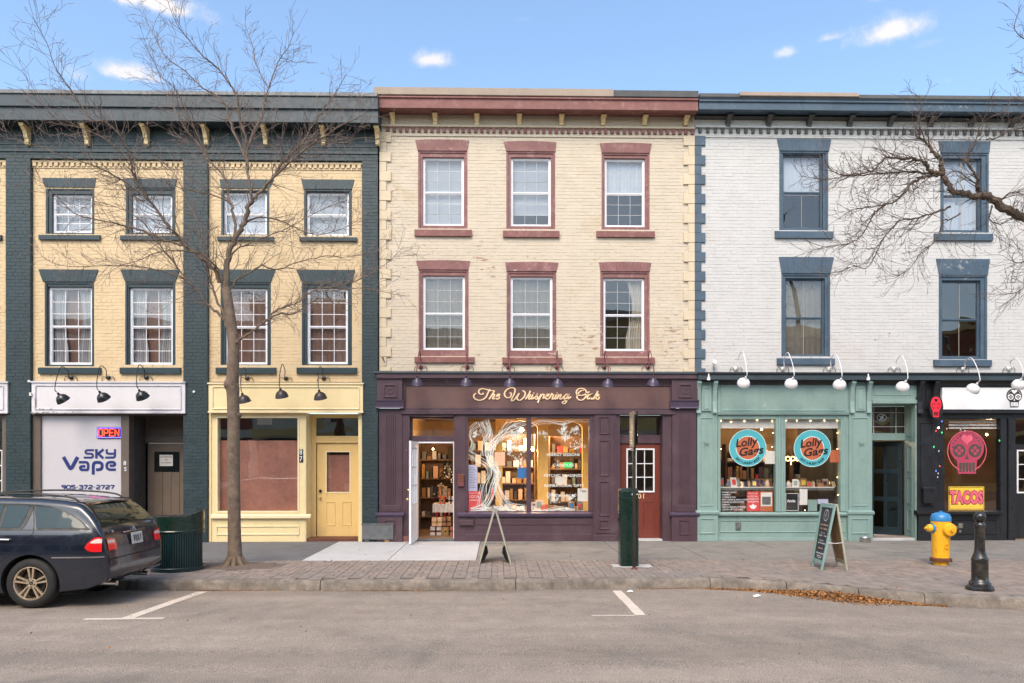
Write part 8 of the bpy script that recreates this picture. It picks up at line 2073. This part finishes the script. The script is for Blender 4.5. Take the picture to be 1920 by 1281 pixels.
        rr_ = [[(sg * (.745 - .17 * c / 8), .825 + (.045 - .012 * (c / 8) ** 2) * r_ / 3) for c in range(9)] for r_ in range(4)]
        patch('clear_lens', 'lens_clear', rr_, hit_rear, .014, tl2)
        patch('chrome_strip', 'chrome', [[(.06 + .78 * c / 30, .655 + r_ * .016 - .0 * c) for c in range(31)] for r_ in range(2)], f, .012)
        patch('chrome_strip', 'chrome', [[(1.9 + 1.9 * c / 30, .645 + r_ * .016) for c in range(31)] for r_ in range(2)], f, .012)
        # door shut line and handle
        def line(name, pts, w_=.007, m_='car_dark'):
            P = smooth_line([(a_, b_, 0) for a_, b_ in pts], 8); rws = [[], []]
            for i, p in enumerate(P):
                a_, b_ = P[max(i - 1, 0)], P[min(i + 1, len(P) - 1)]; d = (b_ - a_).normalized()
                rws[0].append((p.x - d.y * w_ / 2, p.y + d.x * w_ / 2)); rws[1].append((p.x + d.y * w_ / 2, p.y - d.x * w_ / 2))
            return patch(name, m_, rws, f, .0025)
        line('door_gap', [(1.27, 1.34), (1.17, 1.01), (1.18, .97), (1.26, .86), (1.42, .74), (1.58, .60)]); line('door_gap', [(2.2, 1.36), (2.18, 1.0), (2.17, .6), (2.18, .28)]); line('door_gap', [(1.60, .42), (1.61, .28)])
        line('belt_moulding', [(.30, 1.010), (1.2, 1.012), (2.2, 1.010), (3.2, 1.0)], .012, 'car_trim')
        patch('handle_recess', 'car_dark', [[(1.46 + .20 * c / 8, .865 + .05 * r_) for c in range(9)] for r_ in range(2)], f, .003)
        hb = MB(); h1, h2 = hit_side(1.45, .895, sg)[0], hit_side(1.67, .90, sg)[0]
        o3 = Vector((0, sg * .028, 0)); hb.tube([h1, h1 + o3, h1.lerp(h2, .5) + o3 * 1.15, h2 + o3, h2], [.010, .012, .013, .012, .010], 8); hb.build('door_handle', 'chrome', car, smooth=True, local=True)
        rl = MB(); P = [hit_top(a_, sg * b_)[0] for a_, b_ in ((.62, .57), (.75, .575), (1.2, .585), (1.8, .585), (2.5, .575), (2.75, .565))]
        up_ = [0, .045, .05, .05, .045, 0]; rl.tube(smooth_line([p + Vector((0, 0, u_)) for p, u_ in zip(P, up_)], 5), .013, 8); rl.build('roof_rail', 'car_trim', car, smooth=True, local=True)
    # tailgate glass, spoiler, garnish, plate, badge, wiper
    R_ = [[(.155 + .345 * r_ / 10, (-1 + 2 * c / 16) * (.70 - .17 * r_ / 10)) for c in range(17)] for r_ in range(11)]
    rw = patch('rear_window', 'car_rear_window', R_, hit_top, .006)
    patch('window_seal', 'car_trim', [[(.14 + .38 * r_ / 10, (-1 + 2 * c / 16) * (.735 - .17 * r_ / 10)) for c in range(17)] for r_ in range(11)], hit_top, .002)
    sp_ = MB(); n = 14
    for i in range(n + 1):
        y = (-1 + 2 * i / n) * .60; h = hit_top(.60, y)[0]; e_ = .43 + .05 * (abs(y) / .6) ** 2
        e_ *= .8; sp_.v += [(-.53, y, h.z + .004), (-.42, y, h.z + .012), (-e_, y, h.z - .018), (-e_ + .004, y, h.z - .040), (-.42, y, h.z - .05)]
        if i:
            k = 5 * i
            for q in range(4): sp_.f.append((k - 5 + q, k + q, k + q + 1, k - 4 + q))
    sp_.f += [(0, 1, 2, 3, 4), (5 * n + 4, 5 * n + 3, 5 * n + 2, 5 * n + 1, 5 * n)]
    sp_.build('spoiler', 'car_paint', car, smooth=True, local=True)
    patch('garnish', 'chrome', [[((-1 + 2 * c / 12) * .32, .925 + .016 * r_) for c in range(13)] for r_ in range(2)], hit_rear, .016)
    h = hit_rear(0, .80)[0]
    pl_ = MB().box(-.003, .003, -.155, .155, -.078, .078); pl_.v = [(x + h.x + .022 - z * .12, y, z + .835) for x, y, z in pl_.v]
    po_ = pl_.build('number_plate', 'plate', car, local=True, bevel=.002)
    gl = MB()
    for i, ch in enumerate(('V', 'B', 'B', 'T')):
        for pl2 in {'V': [[(0, 1), (.5, 0), (1, 1)]], 'B': [[(0, 0), (0, 1), (.8, .9), (.8, .6), (0, .5), (1, .35), (.9, 0), (0, 0)]], 'T': [[(0, 1), (1, 1)], [(.5, 1), (.5, 0)]]}[ch]:
            gl.tube([(h.x + .028 - (q[1] - .5) * .085 * .12, -.11 + i * .062 + q[0] * .036, .835 + (q[1] - .5) * .085) for q in pl2], .0045, 4)
    gl.build('lettering', 'ink_black', po_, local=True, kind='stuff')
    h0 = hit_rear(0, .955)[0]
    em_ = MB(); st_c = h0 + Vector((.012, 0, .0)); em_.tube([st_c + Vector((-.02 * math.sin(t) * .4, .038 * math.cos(t), .038 * math.sin(t))) for t in [i * .4488 for i in range(15)]], .005, 5)
    for k in range(3): a = math.pi / 2 + k * 2.094; em_.tube([st_c, st_c + Vector((-.008 * math.sin(a), .036 * math.cos(a), .036 * math.sin(a)))], [.006, .002], 4)
    em_.build('badge', 'chrome', car, local=True)
    bd = MB(); x0_ = -.66
    for ch, off_ in (('E', 0), ('3', .055), ('5', .085), ('0', .115)):
        for pl2 in {'E': [[(1, 0), (0, 0), (0, 1), (1, 1)], [(0, .5), (.8, .5)]], '3': [[(0, 1), (1, .9), (.4, .55), (1, .2), (0, 0)]], '5': [[(1, 1), (0, 1), (0, .55), (1, .4), (.8, 0), (0, 0)]], '0': [[(.5, 0), (0, .5), (.5, 1), (1, .5), (.5, 0)]]}[ch]:
            pts_ = []
            for q in pl2:
                yy, z2 = x0_ + off_ + q[0] * .02, .957 + q[1] * .026; hh_, nn_ = hit_rear(yy, z2); pts_.append(hh_ + nn_ * .006)
            bd.tube(pts_, .0032, 4)
    bd.build('model_badge', 'chrome', car, local=True)
    wp = MB(); a, b_ = hit_top(.16, 0)[0], hit_top(.175, -.42)[0]; wp.tube([a + Vector((.0, 0, .03)), a.lerp(b_, .5) + Vector((0, 0, .045)), b_ + Vector((0, 0, .02))], [.013, .009, .006], 6); wp.build('rear_wiper', 'car_trim', car, local=True)
    patch('bumper_step', 'car_dark', [[((-1 + 2 * c / 20) * .72, .612 + .012 * r_) for c in range(21)] for r_ in range(2)], hit_rear, .006)
    for y_ in (-1, 1): MB().tube([(-.30, y_ * .45, .27), (-.06, y_ * .45, .265)], .035, 12).build('exhaust', 'chrome', car, local=True, smooth=True)
    MB().box(-4.1, -.5, -.62, .62, .16, .24).build('underbody', 'car_dark', car, local=True)
    # wheels
    def wheel():
        w_ = MB().lathe([(.205, -.02), (.225, -.008), (.25, -.006), (.29, -.012), (.315, -.03), (.323, -.055), (.325, -.11), (.323, -.165), (.31, -.20), (.22, -.21), (.2, -.2)], 48, (0, 0, 0), 'Y')
        return w_
    def rim():
        b = MB().lathe([(.212, -.028), (.216, -.012), (.208, -.010), (.200, -.022), (.196, -.05), (.19, -.17)], 48, (0, 0, 0), 'Y')
        b.lathe([(0, -.030), (.026, -.030), (.030, -.026), (.058, -.030), (.066, -.040), (.06, -.07)][::1], 30, (0, 0, 0), 'Y')
        for k in range(5):
            a = 2 * math.pi * k / 5 + .31
            for s2 in (-1, 1):
                p0 = Vector((.045, s2 * .013)); p1 = Vector((.203, s2 * .034))
                for (u0, u1) in ((0, 1),):
                    vs = []
                    for p, wd_, yy in ((p0, .009, -.030), (p1, .0135, -.020)):
                        for dx in (-wd_, wd_):
                            for dep in (0, .03):
                                x, z = p.x, p.y + dx; vs.append((x * math.cos(a) - z * math.sin(a), yy - dep, x * math.sin(a) + z * math.cos(a)))
                    b.add(vs, [(0, 2, 6, 4), (0, 4, 5, 1), (2, 3, 7, 6), (1, 5, 7, 3)])
        return b
    for sx in (.96, 3.80):
        for sg in (-1, 1):
            w_ = bpy.data.objects.new('wheel', None); COL.objects.link(w_); w_.parent = car; w_.location = (-sx, sg * .872, .325 + (0 if sg < 0 else -.04)); w_.rotation_euler = (0, 0, 0 if sg > 0 else math.pi)
            # geometry is modelled with its outer face towards local +Y
            def flipm(b): b.v = [(x, y, z) for x, y, z in b.v]; return b
            t_ = flipm(wheel()).build('tyre', 'rubber', w_, smooth=True, local=True)
            r_ = flipm(rim()).build('rim', 'alloy', w_, smooth=True, local=True)
            MB().lathe([(0, -.10), (.15, -.10), (.15, -.09), (0, -.09)], 30, (0, 0, 0), 'Y').build('brake_disc', 'car_trim', w_, local=True)
            MB().lathe([(0, -.13), (.196, -.13)], 30, (0, 0, 0), 'Y').build('inner_barrel', 'car_dark', w_, local=True)
            bo_ = MB()
            for k in range(5): a = 2 * math.pi * k / 5 + .94; bo_.lathe([(0, -.024), (.009, -.024), (.009, -.034)], 8, (.044 * math.cos(a), 0, .044 * math.sin(a)), 'Y')
            bo_.build('wheel_bolt', 'car_dark', w_, local=True, kind='stuff')
            cp_ = MB().lathe([(0, -.022), (.021, -.023), (.023, -.028)], 18, (0, 0, 0), 'Y').build('hub_cap', 'car_trim', w_, local=True)
            sm = MB()
            for k in range(3): a = math.pi / 2 + 2.094 * k; sm.tube([(0, -.020, 0), (.017 * math.cos(a), -.020, .017 * math.sin(a))], [.0035, .001], 4)
            sm.build('star', 'chrome', w_, local=True)
    # nose
    MB().box(-4.66, -4.56, -.26, .26, .52, .66).build('grille', 'car_trim', car, local=True, bevel=.01)
    for y_ in (-1, 1):
        MB().lathe([(0, .0), (.09, .01), (.11, .05)], 20, (-4.54, y_ * .52, .63), 'X').build('headlight', 'lens_clear', car, local=True, smooth=True)
    patch('windscreen', 'car_window', [[(2.78 + .72 * r_ / 8, (-1 + 2 * c / 12) * (.54 + .12 * r_ / 8)) for c in range(13)] for r_ in range(9)], hit_top, .006)
    patch('sunroof', 'car_window', [[(1.15 + 1.1 * r_ / 6, (-1 + 2 * c / 8) * .42) for c in range(9)] for r_ in range(7)], hit_top, .004)
    return car
car1 = build_car('dark navy estate car parked at the kerb with its tail towards the bin', -5.05, -6.22)
# ================================================================ the other side of the street, seen only as reflections
def opposite(x0, x1, h, wall, trim, nfl, nwin, label):
    b = thing('brick_building', label, 'building', ((x0 + x1) / 2, -26, 0), 'buildings across the street, seen in the window glass')
    y = -26.0; m = MB(); w = x1 - x0
    cols_ = [x0 + w * (i + .5) / nwin for i in range(nwin)]; ww = min(1.1, w / nwin * .5)
    # wall strips between openings, real recesses
    zs = [.15, 3.4]
    m.box(x0, x1, y - .3, y, 3.2, 3.9)
    z = 3.9
    for k in range(nfl):
        fh = (h - 3.9) / nfl; zb_, zt2 = z + fh * .22, z + fh * .80
        m.box(x0, x1, y - .3, y, z, zb_); m.box(x0, x1, y - .3, y, zt2, z + fh)
        xs_ = x0
        for c in cols_: m.box(xs_, c - ww / 2, y - .3, y, zb_, zt2); xs_ = c + ww / 2
        m.box(xs_, x1, y - .3, y, zb_, zt2)
        for c in cols_:
            f = MB().frame(c - ww / 2, c + ww / 2, zb_, zt2, .07, y - .2, y - .1).box(c - ww / 2, c + ww / 2, y - .2, y - .12, (zb_ + zt2) / 2 - .03, (zb_ + zt2) / 2 + .03).build('window', 'white_metal', b)
            MB().box(c - ww / 2 + .05, c + ww / 2 - .05, y - .22, y - .18, zb_ + .05, zt2 - .05).build('pane', 'opp_dark', f)
            MB().box(c - ww / 2 - .12, c + ww / 2 + .12, y - .02, y + .08, zb_ - .14, zb_).box(c - ww / 2 - .12, c + ww / 2 + .12, y - .02, y + .05, zt2, zt2 + .2).build('sill', trim, f)
        z += fh
    m.build('wall', wall, b)
    MB().box(x0, x1, y - .3, y + .5, h, h + .5).box(x0, x1, y - .3, y + .12, 3.3, 3.75).build('cornice', trim, b)
    n = max(2, int(w / 3.2)); s = MB()
    for i in range(n + 1): xx = x0 + w * i / n; s.box(max(x0, xx - .22), min(x1, xx + .22), y - .3, y + .06, .15, 3.2)
    s.box(x0, x1, y - .3, y + .03, .15, .7); s.build('shop_pillar', trim, b)
    MB().box(x0, x1, y - .28, y - .2, .7, 3.2).build('shop_glazing', 'opp_dark', b)
    MB().box(x0, x1, y - 8, y - .3, h - .4, h).build('roof', 'roof_felt', b)
    return b
opposite(-34, -14, 9.5, 'opp_red', 'opp_cream', 2, 7, 'long red brick building across the street')
opposite(-14, -6, 10.5, 'opp_cream', 'opp_buff', 2, 3, 'cream rendered building across the street')
opposite(-6, 3.5, 9.0, 'opp_red', 'opp_cream', 2, 4, 'red brick building across the street facing the purple shop')
opposite(3.5, 12, 10.0, 'opp_buff', 'opp_cream', 2, 3, 'sunlit buff building across the street facing the teal shop')
opposite(12, 34, 9.2, 'opp_red', 'opp_buff', 2, 7, 'long red brick building across the street to the right')
far = MB().box(-60, 60, -26, -20.4, -.02, .15).build('far_sidewalk', 'concrete_slab', kind='structure', bevel=.01)
rg = random.Random(9)
for bx_ in (-5.5, 5.2):
    t = thing('street_tree', ('bare' + (' left' if bx_ < 0 else ' right') + ' street tree on the far pavement, seen only as a reflection'), 'tree', (bx_, -21.3, .15))
    m = MB(); m.tube([(bx_, -21.3, .1), (bx_ + .05, -21.3, 1.5), (bx_, -21.3, 3)], [.17, .13, .12], 10); m.build('trunk', 'bark_dark', t, smooth=True)
    m = MB()
    for k in range(7): a = k * .9; grow(m, Vector((bx_, -21.3, 2.9 - .1 * k)), Vector((math.cos(a) * .8, math.sin(a) * .5, 1.1)), 3.4, .06, 0, rg, .4, 2, 16, 6, .25, dens=.6)
    m.build('crown', 'twig_dark', t, kind='stuff')
table = {}
for q in bpy.data.objects:
    if q.parent is not None: table.setdefault(q.parent.name, []).append(q)
c2_ = copy_tree(car1, None, table); c2_.location = (1.6, -19.6, .01); c2_.rotation_euler = (0, 0, math.pi); c2_['label'] = 'dark estate car parked across the street, seen as a reflection in the yellow shop window'
